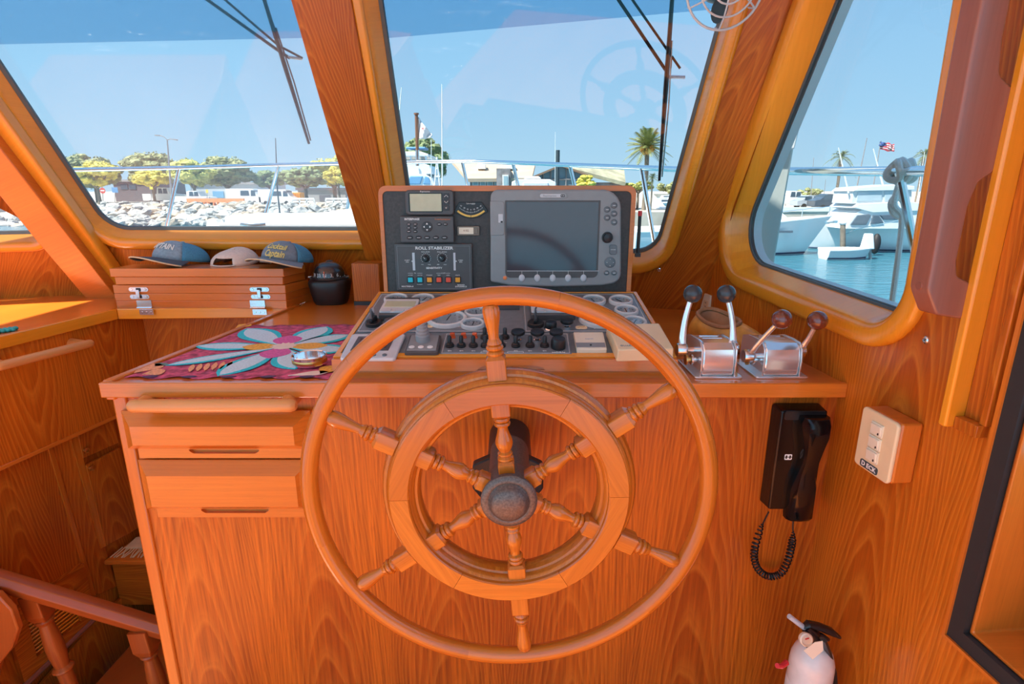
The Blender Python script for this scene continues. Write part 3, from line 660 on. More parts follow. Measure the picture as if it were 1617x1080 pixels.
w0, w1 = fl[0] - 0.004, frr[0]; w2, w3 = bl[0] - .002, br[0] + .002
mb = MB(); V = [(w0, YS0, ZT), (w1, YS0, ZT), (w3, YS1, ZT), (w2, YS1, ZT), (w0, YS0, ZS0 - .002), (w1, YS0, ZS0 - .002), (w3, YS1, ZS1 - .002), (w2, YS1, ZS1 - .002)]
mb.add(V, [(3, 2, 1, 0), (4, 5, 6, 7), (0, 1, 5, 4), (1, 2, 6, 5), (2, 3, 7, 6), (3, 0, 4, 7)]); mb.build('slant_case', SOLID, pod, smooth=False, grain=(1, 0, 0))
sp_ = [(w0 + .012, 0.016), (w1 - .012, 0.016), (w3 - .010, SLEN - .004), (w2 + .010, SLEN - .004)]
sp_o = [(w0, -0.002), (w1, -0.002), (w3, SLEN), (w2, SLEN)]
mb = MB(FR_S.M); mb.holed(sp_o, [sp_], -0.004, 0.004); mb.build('slant_rim', FRAMEW, pod, smooth=False, bevel=0.001)
mb = MB(FR_S.M); mb.prism(offset(ccw(sp_), .001), -0.003, 0.001); mb.build('slant_face', PLATE2, pod, smooth=False)
# front fascia with routed hand hole
FR_FA = Frame((0, YS0, 0), (1, 0, 0), (0, 0, 1)); zsplit = ZT + 0.020
c0, c1 = FR_FA.P(752, 583)[0], FR_FA.P(862, 583)[0]
fas = [(w0, zsplit), (c0, zsplit), (c0 + 0.012, zsplit + 0.010), (c0 + 0.03, zsplit + 0.013), (c1 - 0.03, zsplit + 0.013), (c1 - 0.012, zsplit + 0.010), (c1, zsplit), (w1, zsplit), (w1, ZS0), (w0, ZS0)]
mb = MB(FR_FA.M); mb.add([(p[0], p[1], z) for z in (0.0, 0.014) for p in fas], [tuple(reversed(range(10))), tuple(range(10, 20))] + [(i, (i + 1) % 10, 10 + (i + 1) % 10, 10 + i) for i in range(10)])
mb.build('fascia', SOLID, pod, smooth=False, grain=(1, 0, 0))
mb = MB(FR_FA.M); mb.box(w0 + 0.006, w1 - 0.006, ZT, zsplit, 0.0, 0.006); mb.build('lower_fascia', SOLID, pod, smooth=False, grain=(1, 0, 0))
mb = MB(FR_FA.M); mb.box(c0, c1, zsplit - .001, zsplit + 0.014, 0.0005, 0.003); mb.build('hand_hole', SOLID, pod, smooth=False)

S = lambda fr, px, py, off=0.0: fr.P(px, py, off)
def pbox(fr, x0, y0, x1, y1, z0, z1, r=0.003, n=4, off=None):
    off = z1 if off is None else off
    p, q = fr.P(x0, y1, off), fr.P(x1, y0, off); c = ((p[0] + q[0]) / 2, (p[1] + q[1]) / 2)
    mb = MB(fr.M); mb.prism(rrect(c[0], c[1], q[0] - p[0], q[1] - p[1], r, n), z0, z1); return mb
def disc(fr, px, py, r, z0, z1, ry=None, dome=0.0, n=20):
    c = fr.P(px, py, z1); mb = MB(fr.at(c[0], c[1], 0)); ry = ry or r
    e = ell(0, 0, r, ry, n)
    if dome: mb.rings([[(x, y, z0) for x, y in e], [(x, y, z1 - dome) for x, y in e], [(x * .8, y * .8, z1 - dome * .25) for x, y in e], [(x * .45, y * .45, z1) for x, y in e]], cap0=True, cap1=True)
    else: mb.prism(e, z0, z1)
    return mb
px2 = lambda n: n * 1.52 / F_PX                              # size on the upright panel of n photo pixels
# --- small display
t = thing('depth_display', 'small black display with pale green screen at the panel top', 'display', FR_P.W(*FR_P.P(678, 320)))
pbox(FR_P, 641, 300, 716, 340, 0.001, 0.020, 0.010).build('body', DEVICE, t, bevel=0.003)
pbox(FR_P, 646, 304.5, 698, 335, 0.019, 0.0208, 0.002).build('screen_surround', BLACKG, t)
pbox(FR_P, 648, 306, 696.5, 333.5, 0.020, 0.0214, 0.001).build('screen', LCD, t, smooth=False)
for y, s in ((309.5, '^'), (319, 'v'), (328.5, '+')):
    kb = pbox(FR_P, 699.5, y - 4, 709.5, y + 4, 0.019, 0.0222, 0.002).build('key', DEVICEK, t, bevel=0.0006)
    c = FR_P.P(704.5, y, 0.0224)
    if s == '+': text('*', px2(6), FR_P.at(c[0], c[1] - .002, 0.0224), INK, kb)
    else:
        m = 1 if s == '^' else -1; w = px2(3)
        mb = MB(FR_P.M); mb.tube([(c[0] - w, c[1] - m * w * .5, 0.0224), (c[0], c[1] + m * w * .5, 0.0224), (c[0] + w, c[1] - m * w * .5, 0.0224)], 0.0006, 6); mb.build('arrow', INK, kb)
text('Raymarine', px2(3.6), FR_P.at(*FR_P.P(671, 302.4, .0202), 0.0203), INK, t)
# --- sonar keypad
t = thing('sonar_keypad', 'charcoal sonar keypad with oval keys above the stabilizer panel', 'control unit', FR_P.W(*FR_P.P(675, 362)))
pbox(FR_P, 633, 341.5, 716, 383, 0.001, 0.026, 0.003).build('body', DEVICE, t, bevel=0.002)
ok = []
for x in (645.5, 655.5):
    for y in (354, 359.8, 365.5): ok.append((x, y, 3.6, 2.2))
ok += [(693.5, 354, 3.8, 2.3), (703, 354, 3.8, 2.3)] + [(x, 375.3, 5, 3) for x in (647, 661, 674.3, 688, 701.7)]
for x, y, rx, ry in ok:
    q = disc(FR_P, x, y, px2(rx), 0.025, 0.0285, px2(ry), dome=0.001).build('key', DEVICEK, t)
    c = FR_P.P(x, y, 0.0287); mb = MB(FR_P.M); mb.box(c[0] - px2(rx) * .5, c[0] + px2(rx) * .5, c[1] - .0005, c[1] + .0005, 0.0284, 0.0288); mb.build('mark', INK, q, smooth=False)
q = disc(FR_P, 674.3, 358.2, px2(8.3), 0.025, 0.029, dome=0.001, n=32).build('direction_pad', DEVICEK, t)
for i in range(4):
    c = FR_P.P(674.3, 358.2, 0.029); Mx = FR_P.at(c[0], c[1], 0.029, i * PI / 2); r = px2(5.4); mb = MB(Mx); w = px2(1.7); mb.prism([(r - w, -w), (r + w * .5, 0), (r - w, w)], -0.0006, 0.0004); mb.build('arrow', INK, q, smooth=False)
text('INTERPHASE', px2(4.4), FR_P.at(*FR_P.P(650.5, 346.2, .026), 0.0262), INK, t, sx=0.95, bold=True)
text('Forward Looking Sonar', px2(3.2), FR_P.at(*FR_P.P(699, 346.2, .026), 0.0262), ORANGE, t, sx=0.8)
# --- roll stabilizer
t = thing('roll_stabilizer_panel', 'black stabilizer panel with two dials and a row of coloured buttons', 'control panel', FR_P.W(*FR_P.P(686, 420)))
pbox(FR_P, 626.5, 385, 745, 458.5, 0.001, 0.014, 0.001).build('body', DEVICE, t, bevel=0.001)
mb = pbox(FR_P, 629, 388, 742.5, 456, 0.0141, 0.0143, 0.001); mb = MB(FR_P.M); a1, b1 = FR_P.P(630, 455.5, .014), FR_P.P(741.5, 388.5, .014)
mb.sweep2([(a1[0], a1[1]), (b1[0], a1[1]), (b1[0], b1[1]), (a1[0], b1[1])], [(0, .0135), (0, .0144), (-.0006, .0144), (-.0006, .0135)]); mb.build('border_line', SILVER, t, smooth=False)
tx = lambda s, sz, x, y, m=INK, sx=1.0, bold=False: text(s, px2(sz), FR_P.at(*FR_P.P(x, y, .0143), 0.0145), m, t, sx=sx, bold=bold)
tx('ROLL STABILIZER', 6.4, 685.5, 392, sx=1.22, bold=True); tx('SENSITIVITY', 4.0, 685.5, 423.3, sx=1.2, bold=True)
tx('ROLL RATE', 2.4, 672, 397.8, sx=1.1); tx('ROLL ANGLE', 2.4, 698, 397.8, sx=1.1)
tx('PORT\nFIN', 2.7, 643, 412.5, sx=1.2); tx('STBD\nFIN', 2.7, 727.5, 412.5, sx=1.2)
tx('MULTISEA-II', 2.9, 643.5, 452.3, sx=1.25, bold=True); tx('NAIAD\nDYNAMICS', 2.7, 728, 451.3, sx=1.4, bold=True)
tx('FIN', 2.2, 655.5, 431.3); tx('ALARM', 2.2, 700, 431.3)
tx('MIN', 2.2, 667, 417.8); tx('MAX', 2.2, 678, 417.8); tx('MIN', 2.2, 692, 417.8); tx('MAX', 2.2, 703, 417.8)
for x, s in ((648, 'ACTIVE'), (663, 'CENTER'), (678, 'STANDBY'), (693, 'TEMP'), (707.5, 'LEVEL'), (722.5, 'LIGHTS')): tx(s, 2.2, x, 434.6, sx=1.0)
tx('STANDBY', 2.1, 663, 449.2); tx('ALARM', 2.1, 678, 449.2)
for x0, x1 in ((644, 652), (659, 667), (689, 696), (704, 711)):
    mb = MB(FR_P.M); p, q = FR_P.P(x0, 431.3, .014), FR_P.P(x1, 431.3, .014); mb.box(p[0], q[0], p[1] - .0003, p[1] + .0003, .0138, .0146); mb.build('rule_line', INK, t, smooth=False)
for x, m in ((648.5, 1), (722.5, -1)):
    c = FR_P.P(x + m * 1.5, 412.5, .0145); mb = MB(FR_P.M); mb.prism([(c[0], c[1] - .002), (c[0] + m * .004, c[1]), (c[0], c[1] + .002)], .0138, .0147); mb.build('pointer', INK, t, smooth=False)
for x in (653.3, 717.7): pbox(FR_P, x - 1.3, 399, x + 1.3, 427, 0.0135, 0.0152, 0.0005).build('light_bar', SILVERL, t)
for x, y in ((672.3, 408), (698, 407.4)):
    c = FR_P.P(x, y, .016)
    for i in range(13):
        th = -0.75 + i * (PI + 1.5) / 12; mb = MB(FR_P.at(c[0], c[1], 0.0143, th)); mb.box(px2(7.0), px2(8.3), -.0006, .0006, -.0004, .0004); mb.build('tick', INK, t, smooth=False)
    mb = MB(FR_P.at(c[0], c[1], 0.014)); mb.lathe([(0, 0), (px2(6.2), 0), (px2(6.0), .003), (px2(4.3), .004), (px2(4.0), .014), (px2(3.4), .0155), (0, .0155)], 20); kn = mb.build('dial_knob', BLACK, t)
    mb = MB(FR_P.at(c[0], c[1], 0.0294, 2.3)); mb.box(0, px2(3.6), -.0005, .0005, -.0004, .0004); mb.build('index_line', INK, kn, smooth=False)
BTN = {'c': mat('cyan_button', (0.02, 0.55, 0.66), 0.35), 'y': mat('amber_button', (0.90, 0.36, 0.02), 0.35), 'r': mat('red_button', (0.80, 0.09, 0.04), 0.35)}
for x, c in ((648, 'c'), (663, 'c'), (678, 'y'), (693, 'r'), (708, 'r'), (722.7, 'y')):
    q = pbox(FR_P, x - 4.9, 437.3, x + 4.9, 447, 0.0135, 0.017, 0.0008).build('button', BLACK, t, bevel=0.0006)
    pbox(FR_P, x - 3.6, 438.4, x + 3.6, 445.6, 0.0165, 0.0195, 0.0006).build('lens', BTN[c], q, bevel=0.0005)
# --- clinometer
t = thing('clinometer', 'black curved clinometer with yellow tube on the upright panel', 'gauge', FR_P.W(*FR_P.P(743, 332)))
pl = FR_P.PP([(725, 319.2), (761, 319.2), (769.5, 331.5), (769.5, 335.5), (765, 337), (757, 342.5), (748, 344.8), (739, 344.8), (730, 342.5), (722, 337), (718, 335.5), (718, 331.5)], .006)
mb = MB(FR_P.M); mb.prism(pl, 0.001, 0.006); mb.build('plate', BLACK, t, bevel=0.0008)
YEL = mat('yellow_tube', (0.86, 0.60, 0.16), 0.25)
mb = MB(FR_P.M); pts = []
for i in range(17):
    x = 722.5 + 42.5 * i / 16; u = (x - 743.7) / 21.2; pts.append((*FR_P.P(x, 341.5 - 8.5 * u * u, .0065), .0065))
mb.tube(pts, px2(1.7), 8); mb.build('tube', YEL, t)
c = FR_P.P(743.7, 341.3, .008); mb = MB(FR_P.M); mb.box(c[0] - .0005, c[0] + .0005, c[1] - .004, c[1] + .004, .006, .0097); mb.build('center_mark', BLACK, t)
for i in range(25):
    x = 725.5 + 36.4 * i / 24; u = (x - 743.7) / 18.2; c = FR_P.P(x, 336.3 - 7.5 * u * u, .0062); l = .0034 if i % 4 == 0 else .0020
    mb = MB(FR_P.at(c[0], c[1], .006, u * .55)); mb.box(-.00035, .00035, 0, l, -.0003, .0003); mb.build('tick', INK, t, smooth=False)
for i, s in enumerate(('45', '30', '15', '0', '15', '30', '45')):
    x = 728 + 31 * i / 6; u = (x - 743.7) / 15.5; text(s, px2(3.0), FR_P.at(*FR_P.P(x, 331.2 - 6 * u * u, .0062), .0062, u * .5), INK, t)
text('Lev-o-gage', px2(3.2), FR_P.at(*FR_P.P(743.5, 321.3, .0062), .0062), INK, t)
# --- hour meter
t = thing('hour_meter', 'small cream window meter below the clinometer', 'meter', FR_P.W(*FR_P.P(739, 364)))
pbox(FR_P, 722, 357, 757, 372, 0.001, 0.009, 0.002).build('bezel', mat('bronze_bezel', (0.18, 0.13, 0.10), 0.3, metal=0.5), t, bevel=0.001)
pbox(FR_P, 724.8, 359.3, 747.5, 369.5, 0.0085, 0.0096, 0.0008).build('window', CREAML, t)
text('4182', px2(4.5), FR_P.at(*FR_P.P(736, 364.3, .0097), .0097), mat('brown_print', (0.25, 0.10, 0.04), 0.6), t)
pbox(FR_P, 748.5, 360, 754.5, 369, 0.0085, 0.011, 0.0008).build('button', MATS['bronze_bezel'], t, bevel=0.0006)
# --- chartplotter
t = thing('chartplotter', 'large silver grey chartplotter with dark screen on the upright panel', 'chartplotter', FR_P.W(*FR_P.P(877, 376)))
body = roundpoly(FR_P.PP([(774.5, 299.5), (981, 299.5), (981, 446), (950, 451), (877, 453), (806, 451), (774.5, 445)], 0.03), [0.008, 0.008, 0.03, 0.05, 0.2, 0.05, 0.02], 5)
mb = MB(FR_P.M); mb.prism(body, 0.001, 0.030); mb.build('body', SILVER, t, bevel=0.005, seg=3)
p, q = FR_P.P(798, 438.5, .031), FR_P.P(948.5, 316.5, .031)
mb = MB(FR_P.M); mb.prism(roundpoly([p, (q[0], p[1]), q, (p[0], q[1])], [0.014, 0.014, 0.001, 0.001]), 0.029, 0.0312); mb.build('screen_bezel', DEVICE, t, bevel=0.0005)
pbox(FR_P, 800.5, 319, 945.5, 427, 0.030, 0.0322, 0.0005).build('screen', SCREEN, t, smooth=False)
mb = MB(FR_P.M); p, q = FR_P.P(800.5, 427.5, .032), FR_P.P(945.5, 428.3, .032); mb.box(p[0], q[0], q[1], p[1], .031, .0325); mb.build('screen_lip', SILVERL, t, smooth=False)
for i in range(5):
    x = 824 + 24.4 * i; disc(FR_P, x, 439.2, px2(4.8), 0.029, 0.0345, px2(5.8), dome=0.002).build('soft_key', SILVERL, t)
    mb = MB(FR_P.M); c = FR_P.P(x, 432, .0318); mb.box(c[0] - .0004, c[0] + .0004, c[1] - .006, c[1] + .008, .0308, .0316); mb.build('key_line', INK, t, smooth=False)
disc(FR_P, 797.5, 439, px2(3.2), 0.029, 0.0325, dome=0.001).build('power_light', mat('orange_lens', (0.85, 0.25, 0.08), 0.3), t)
pbox(FR_P, 850, 305, 897, 313.2, 0.029, 0.0308, 0.006).build('badge_recess', SILVER, t, bevel=0.0006)
bd = pbox(FR_P, 852.7, 306, 893.5, 312, 0.030, 0.0322, 0.005).build('badge', SILVERL, t, bevel=0.0006)
pbox(FR_P, 885, 306.8, 892.5, 311.4, 0.0318, 0.0326, 0.003).build('badge_end', BLACK, t)
text('Raymarine', px2(4.4), FR_P.at(*FR_P.P(868, 309.2, .0324), .0324), SILVER, bd, sx=1.1); text('E120', px2(2.6), FR_P.at(*FR_P.P(888.7, 309.1, .0328), .0328), INK, bd)
p, q = FR_P.P(774.5, 371.5, .03), FR_P.P(796.5, 317.5, .03)
cd = MB(FR_P.M); cd.prism(roundpoly([p, (q[0], p[1]), q, (p[0], q[1])], [0.0, 0.008, 0.010, 0.0]), 0.028, 0.0325); cd = cd.build('card_door', SILVER, t, bevel=0.0012)
pbox(FR_P, 787, 338, 794, 351.5, 0.032, 0.0335, 0.0005).build('latch', SILVERL, cd); pbox(FR_P, 790.5, 349, 793.8, 351.6, 0.0333, 0.0345, 0.0002).build('latch_slot', BLACK, cd)
KEYG = mat('slate_key', (0.13, 0.16, 0.18), 0.35)
for x, y, r in ((970, 324.5, 5), (959, 331, 5), (970, 337.5, 5), (959, 344, 5), (970, 351, 5), (958, 431, 4.2), (970, 431.2, 4.2)):
    q = disc(FR_P, x, y, px2(r), 0.029, 0.0345, px2(r * .92), dome=0.002).build('key', KEYG, t)
    c = FR_P.P(x, y, .0346); mb = MB(FR_P.M); mb.box(c[0] - .0035, c[0] + .0035, c[1] - .0006, c[1] + .0006, .0342, .0348); mb.build('mark', INK, q, smooth=False)
c = FR_P.P(960, 375.5, .04); mb = MB(FR_P.at(c[0], c[1], 0.029)); mb.lathe([(0, 0), (px2(9), 0), (px2(8.6), .003), (px2(7.4), .0035), (px2(7.4), .013), (px2(6.5), .016), (px2(3), .0175), (0, .018)], 28); mb.build('trackball_knob', BLACK, t)
ro = roundpoly(FR_P.PP([(962, 386.5), (974.5, 386.5), (974, 394), (974.5, 402), (962, 402), (962.8, 394)], .034), 0.006, 5); mb = MB(FR_P.M); mb.prism(ro, 0.029, 0.0345); q = mb.build('rocker_key', KEYG, t, bevel=0.0015)
text('RANGE', px2(2.3), FR_P.at(*FR_P.P(968.3, 394.3, .0346), .0347), INK, q)
q = disc(FR_P, 963.5, 414.5, px2(8.6), 0.029, 0.0345, dome=0.0015, n=28).build('cursor_pad', KEYG, t)
for i in range(4):
    c = FR_P.P(963.5, 414.5, .0345); mb = MB(FR_P.at(c[0], c[1], .0343, i * PI / 2)); mb.prism([(px2(4.5), -.001), (px2(6), 0), (px2(4.5), .001)], -.0005, .0004); mb.build('arrow', INK, q, smooth=False)
# --- marker pen at the pod side
t = thing('marker_pen', 'black marker pen with red cap standing against the panel side', 'pen', aty(1009, 400, 1.585))
A, B = aty(1007, 402, 1.585), aty(1010.5, 341, 1.585); C2 = aty(1011, 333, 1.585)
mb = MB(); mb.tube([A, B], 0.0048, 12); mb.build('barrel', BLACK, t); mb = MB(); mb.tube([B, C2], 0.0056, 12); mb.build('cap', mat('red_cap', (0.7, 0.04, 0.05), 0.35), t)
mb = MB(); mb.box(A.x - .007, A.x + .007, 1.578, 1.592, A.z - 0.006, A.z + 0.004); mb.build('clip', BLACK, t)

# ================================================================== SLANTED PANEL
def sl(px, py, h=0.0): return FR_S.P(px, py, h)
s_px = lambda n, px, py: n / F_PX * ((FR_S.W(*sl(px, py)) - EYE).dot(Vector((0, CT, -ST))))
def gauge(px, py, rpx, label, group, big=False):
    c = sl(px, py, 0.014); r = s_px(rpx, px, py)
    g = thing('gauge', label, 'gauge', FR_S.W(*c), group); M = FR_S.at(*c, 0)
    mb = MB(M); mb.lathe([(r * .82, 0.001), (r, 0.001), (r, 0.010), (r * .97, 0.013), (r * .90, 0.0145), (r * .82, 0.013), (r * .78, 0.008), (r * .78, 0.001)], 32, closed_prof=True); mb.build('bezel', BEZEL, g)
    mb = MB(M); mb.prism(ell(0, 0, r * .80, n=28), 0.001, 0.006); mb.build('dial', DIAL, g, smooth=False)
    mb = MB(FR_S.at(*c, 0.0065, random.uniform(0.6, 2.6))); mb.box(-r * .1, r * .62, -.0009, .0009, -.0005, .0006); mb.build('needle', BLACK, g, smooth=False)
    for i in range(9):
        th = -0.6 + i * (PI + 1.2) / 8; mb = MB(FR_S.at(*c, 0.006, th)); mb.box(r * .58, r * .72, -.0006, .0006, -.0003, .0005); mb.build('tick', BLACK, g, smooth=False)
    mb = MB(M); mb.prism(ell(0, 0, r * .80, n=28), 0.0100, 0.0108); mb.build('lens', CLEAR, g, smooth=False)
GL, GR = 'gauges on the engine panel beside the flowered cloth', 'gauges on the engine panel beside the cream box'
for x, y, r, lb in ((625, 469, 18.5, 'small ivory-rimmed gauge behind the digital display at the pod edge'), (667.5, 469.5, 18.5, 'small ivory-rimmed gauge under the stabilizer panel buttons'), (712, 470, 18.5, 'small ivory-rimmed gauge behind the big tachometer nearer the flowered cloth'), (752, 490, 18.5, 'small ivory-rimmed gauge beside the warning plate'), (746, 508, 18.5, 'small ivory-rimmed gauge behind the red lamps')): gauge(x, y, r, lb, GL)
gauge(706, 500, 31, 'big tachometer dial on the engine panel nearer the flowered cloth', GL)
for x, y, r, lb in ((938, 471, 18.5, 'small ivory-rimmed gauge under the chartplotter soft keys'), (980.5, 471.5, 18.5, 'small ivory-rimmed gauge under the chartplotter corner by the marker pen'), (989.5, 487, 18.7, 'middle small gauge of the column ending at the cream box'), (1002, 505, 19, 'small ivory-rimmed gauge touching the cream box')): gauge(x, y, r, lb, GR)
gauge(946, 500, 31, 'big tachometer dial on the engine panel nearer the cream box', GR)
def eplate(px, label, tx_):
    t = thing('engine_instrument_cluster', label, 'instruments', FR_S.W(*sl(*px[0])))
    mb = MB(FR_S.M); mb.prism(FR_S.PP(px, 0.004), 0.0005, 0.004); mb.build('plate', PLATE2, t, bevel=0.0006, smooth=False)
    pts = ccw(offset(ccw(FR_S.PP(px, 0.004)), -0.004)); mb = MB(FR_S.M); mb.sweep2(pts, [(0, .0036), (0, .0044), (-.0008, .0044), (-.0008, .0036)]); mb.build('border_line', INK, t, smooth=False)
    c = sl(*tx_, 0.0045); text('JOHN DEERE', 0.0125, FR_S.at(c[0], c[1], .0046), INK, t, sx=1.15)
    c = sl(tx_[0] - 47, tx_[1], 0.0045); w = s_px(9, *tx_); mb = MB(FR_S.M); mb.prism(rrect(c[0], c[1], w * 2, w * 1.3, w * .5), .0038, .005); mb.build('emblem', CREAM, t)
    mb = MB(FR_S.at(c[0], c[1], .0052)); mb.tube([(-w * .6, -.002, 0), (-w * .2, .002, 0), (w * .3, .001, 0), (w * .6, .005, 0)], .0009, 6); mb.build('leaping_stag', mat('tan_print', (0.55, 0.33, 0.12), 0.5), t)
eplate([(562, 524), (601, 464), (776, 464), (776, 524)], 'grey engine panel with key switch nearer the flowered cloth', (722, 515))
eplate([(828, 524), (824, 464), (1000, 464), (1032, 524)], 'grey engine panel with key switch nearer the cream box', (965, 517))
def keyswitch(px, py, label):
    c = sl(px, py, 0.01); t = thing('key_switch', label, 'switch', FR_S.W(*c)); M = FR_S.at(*c, 0)
    mb = MB(M); mb.lathe([(0, .003), (.0205, .003), (.0205, .012), (.018, .014), (0, .014)], 24); mb.build('base', BLACK, t, angle=30)
    mb = MB(FR_S.at(*c, 0.014, 1.35)); mb.box(-.015, .015, -.004, .004, 0, .010); mb.build('turn_bar', BLACK, t, bevel=.002)
    mb = MB(FR_S.at(*c, 0.022, 1.35)); mb.prism(ell(-.002, 0, .011, .0025, 12), 0, .028); mb.build('key', STEEL, t)
keyswitch(590, 509, 'black ignition key switch nearer the flowered cloth'); keyswitch(846, 510, 'black ignition key switch beside the dome button')
def mushroom(px, py, r, label, dome=False, h=0.026, mat_=BLACK):
    c = sl(px, py, h); t = thing('push_button' if dome else 'pull_knob', label, 'knob', FR_S.W(*c), 'knobs on the slanted panel'); M = FR_S.at(*c, 0)
    if dome:
        mb = MB(M); mb.lathe([(0, .003), (r * 1.1, .003), (r * 1.1, .006), (r * .95, .008), (0, .008)], 22); mb.build('collar', CHROME if mat_ is BLACK else SILVERL, t)
        mb = MB(M); mb.lathe([(0, .008), (r * .95, .008), (r, .012), (r, h - .006), (r * .85, h - .002), (r * .4, h), (0, h)], 22); mb.build('cap', mat_, t)
    else:
        mb = MB(M); mb.lathe([(0, .003), (r * .55, .003), (r * .55, .008), (r * .38, .010), (r * .38, h - .010), (0, h - .010)], 18); mb.build('stem', STEEL, t)
        mb = MB(M); mb.lathe([(0, h - .012), (r * .6, h - .012), (r * .95, h - .008), (r, h - .005), (r * .92, h - .001), (r * .6, h), (0, h)], 24); mb.build('cap', BLACK, t)
mushroom(870, 506, .0145, 'black dome push button beside the key switch', True); mushroom(895.5, 504, .0165, 'black pull knob beside the dome push button')
for x, lb in ((818, 'black mushroom pull knob farthest from the horn button'), (848.5, 'middle black mushroom pull knob of the three behind the toggles'), (878.5, 'black mushroom pull knob right behind the horn button')): mushroom(x, 521.5, .0165, lb, h=0.030)
mushroom(614, 503, .0135, 'grey round button nearer the flowered cloth', True, h=.018, mat_=DEVICE)
# digital engine displays
def engdisp(x0, y0, x1, y1, label):
    t = thing('engine_display', label, 'display', FR_S.W(*sl((x0 + x1) / 2, y1)))
    pbox(FR_S, x0, y0, x1, y1 + 6, 0.003, 0.022, 0.006, off=.015).build('body', DEVICE, t, bevel=0.003)
    pbox(FR_S, x0 + 1, y0, x1 - 1, y1 - 1, 0.021, 0.026, 0.006, off=.024).build('face', BEZEL, t, bevel=0.0015)
    w = x1 - x0; pbox(FR_S, x0 + w * .14, y0 + 3, x1 - w * .10, y0 + (y1 - y0) * .55, 0.0255, 0.0270, 0.001, off=.026).build('screen', LCD, t)
    for i in range(3):
        a_ = x0 + w * (.06 + .31 * i); pbox(FR_S, a_, y0 + (y1 - y0) * .70, a_ + w * .26, y0 + (y1 - y0) * .92, 0.0255, 0.028, 0.003, off=.026).build('key', SILVERL, t)
engdisp(597, 473, 664, 494, 'ivory digital display with three keys in front of two gauges'); engdisp(838, 472, 902, 494, 'ivory digital display behind the dome push button')
t = thing('warning_plate', 'small dark plate with anchor mark between the engine panels', 'plate', FR_S.W(*sl(803, 485)))
pbox(FR_S, 787, 473, 820, 487, 0.001, 0.006, 0.001).build('plate', DEVICE, t); text('+', 0.016, FR_S.at(*sl(803, 481, .006), .0062), INK, t)
# autopilot head
t = thing('autopilot_control', 'silver framed autopilot head at the corner of the slanted panel', 'control unit', FR_S.W(*sl(585, 560)))
ap = FR_S.PP([(536, 567), (556, 528), (641, 528), (624, 567)], 0.008); mb = MB(FR_S.M); mb.prism(roundpoly(ap, .008), 0.001, 0.010); mb.build('body', SILVERL, t, bevel=0.003)
mb = MB(FR_S.M); mb.prism(FR_S.PP([(553, 553), (566, 531), (624, 531), (613, 553)], 0.011), 0.009, 0.0108); mb.build('screen_recess', DEVICE, t, smooth=False)
mb = MB(FR_S.M); mb.prism(FR_S.PP([(560, 549), (570, 534), (618, 534), (608, 549)], 0.0112), 0.010, 0.0113); mb.build('screen', SCREEN, t, smooth=False)
for x in (554, 574, 590, 607): disc(FR_S, x, 559, .005, .0095, .013, dome=.001).build('key', KEYG, t)
# joystick
t = thing('joystick', 'grey joystick with ribbed rubber boot beside the toggle switches', 'joystick', FR_S.W(*sl(668, 545)))
jp = FR_S.PP([(638, 556), (647, 529), (697, 529), (692, 556)], .012); mb = MB(FR_S.M); mb.prism(roundpoly(jp, .006), .001, .013); mb.build('base', DEVICE, t, bevel=.002)
mb = MB(FR_S.M); mb.prism(offset(roundpoly(jp, .006), -.005), .012, .0145); mb.build('face', SILVER, t, bevel=.001)
c = sl(668, 537, .014); mb = MB(FR_S.at(*c, .013)); pr = [(0, 0), (.0165, 0), (.0165, .003)]
for i in range(6):
    r = .0155 - .0013 * i; z = .012 + .0075 * i; pr += [(r + .0008, z), (r + .001, z + .003), (r - .001, z + .0055)]
pr += [(.006, .062), (0, .063)]
mb.lathe(pr, 22); mb.build('boot', mat('grey_rubber', (0.28, 0.29, 0.30), 0.5), t, angle=25)
for i in range(3): disc(FR_S, 650 + 14.5 * i, 547, .0065, .0135, .016, dome=.0008).build('key', INK, t)
# switch plate
t = thing('toggle_switch_bank', 'dark switch plate with rows of toggles and three red lamps', 'switch panel', FR_S.W(*sl(790, 560)))
mb = MB(FR_S.M); mb.prism(FR_S.PP([(694, 559), (703, 526), (898, 526), (903, 559)], .004), .001, .005); mb.build('plate', PLATE2, t, bevel=.0008)
pts = ccw(offset(ccw(FR_S.PP([(694, 559), (703, 526), (898, 526), (903, 559)], .005)), -.004)); mb = MB(FR_S.M); mb.sweep2(pts, [(0, .0046), (0, .0054), (-.0008, .0054), (-.0008, .0046)]); mb.build('border_line', INK, t, smooth=False)
REDL = mat('red_lamp', (0.75, 0.10, 0.02), 0.2, coat=0.6)
for x in (714.5, 732, 749.5):
    c = sl(x, 529, .012); mb = MB(FR_S.at(*c, .005)); mb.prism(rrect(0, 0, .0145, .010, .002), 0, .003); mb.prism(rrect(0, 0, .012, .009, .002), .003, .012, top=rrect(0, 0, .011, .008, .002)); mb.build('lamp', REDL, t, bevel=.0008)
def toggle(px, py):
    c = sl(px, py, .006); mb = MB(FR_S.at(*c, .005)); mb.lathe([(0, 0), (.0105, 0), (.0105, .004), (.009, .005), (.009, .007), (.0065, .009), (.0045, .010), (0, .010)], 16); q = mb.build('toggle', BLACK, t, angle=25)
    mb = MB(FR_S.at(*c, .014) @ Matrix.Rotation(-0.25, 4, 'X')); mb.lathe([(0, -.006), (.0038, -.006), (.0048, .004), (.0048, .013), (.0035, .016), (0, .017)], 12); mb.build('lever', BLACK, q)
    c = sl(px, py + 8, .0055); text('ON', .0055, FR_S.at(*c, .0056), INK, q)
for x in (710, 728.5, 747.5, 766, 791.5, 814.5, 837, 860): toggle(x, 546)
for x in (765.5, 797.5): toggle(x, 533)
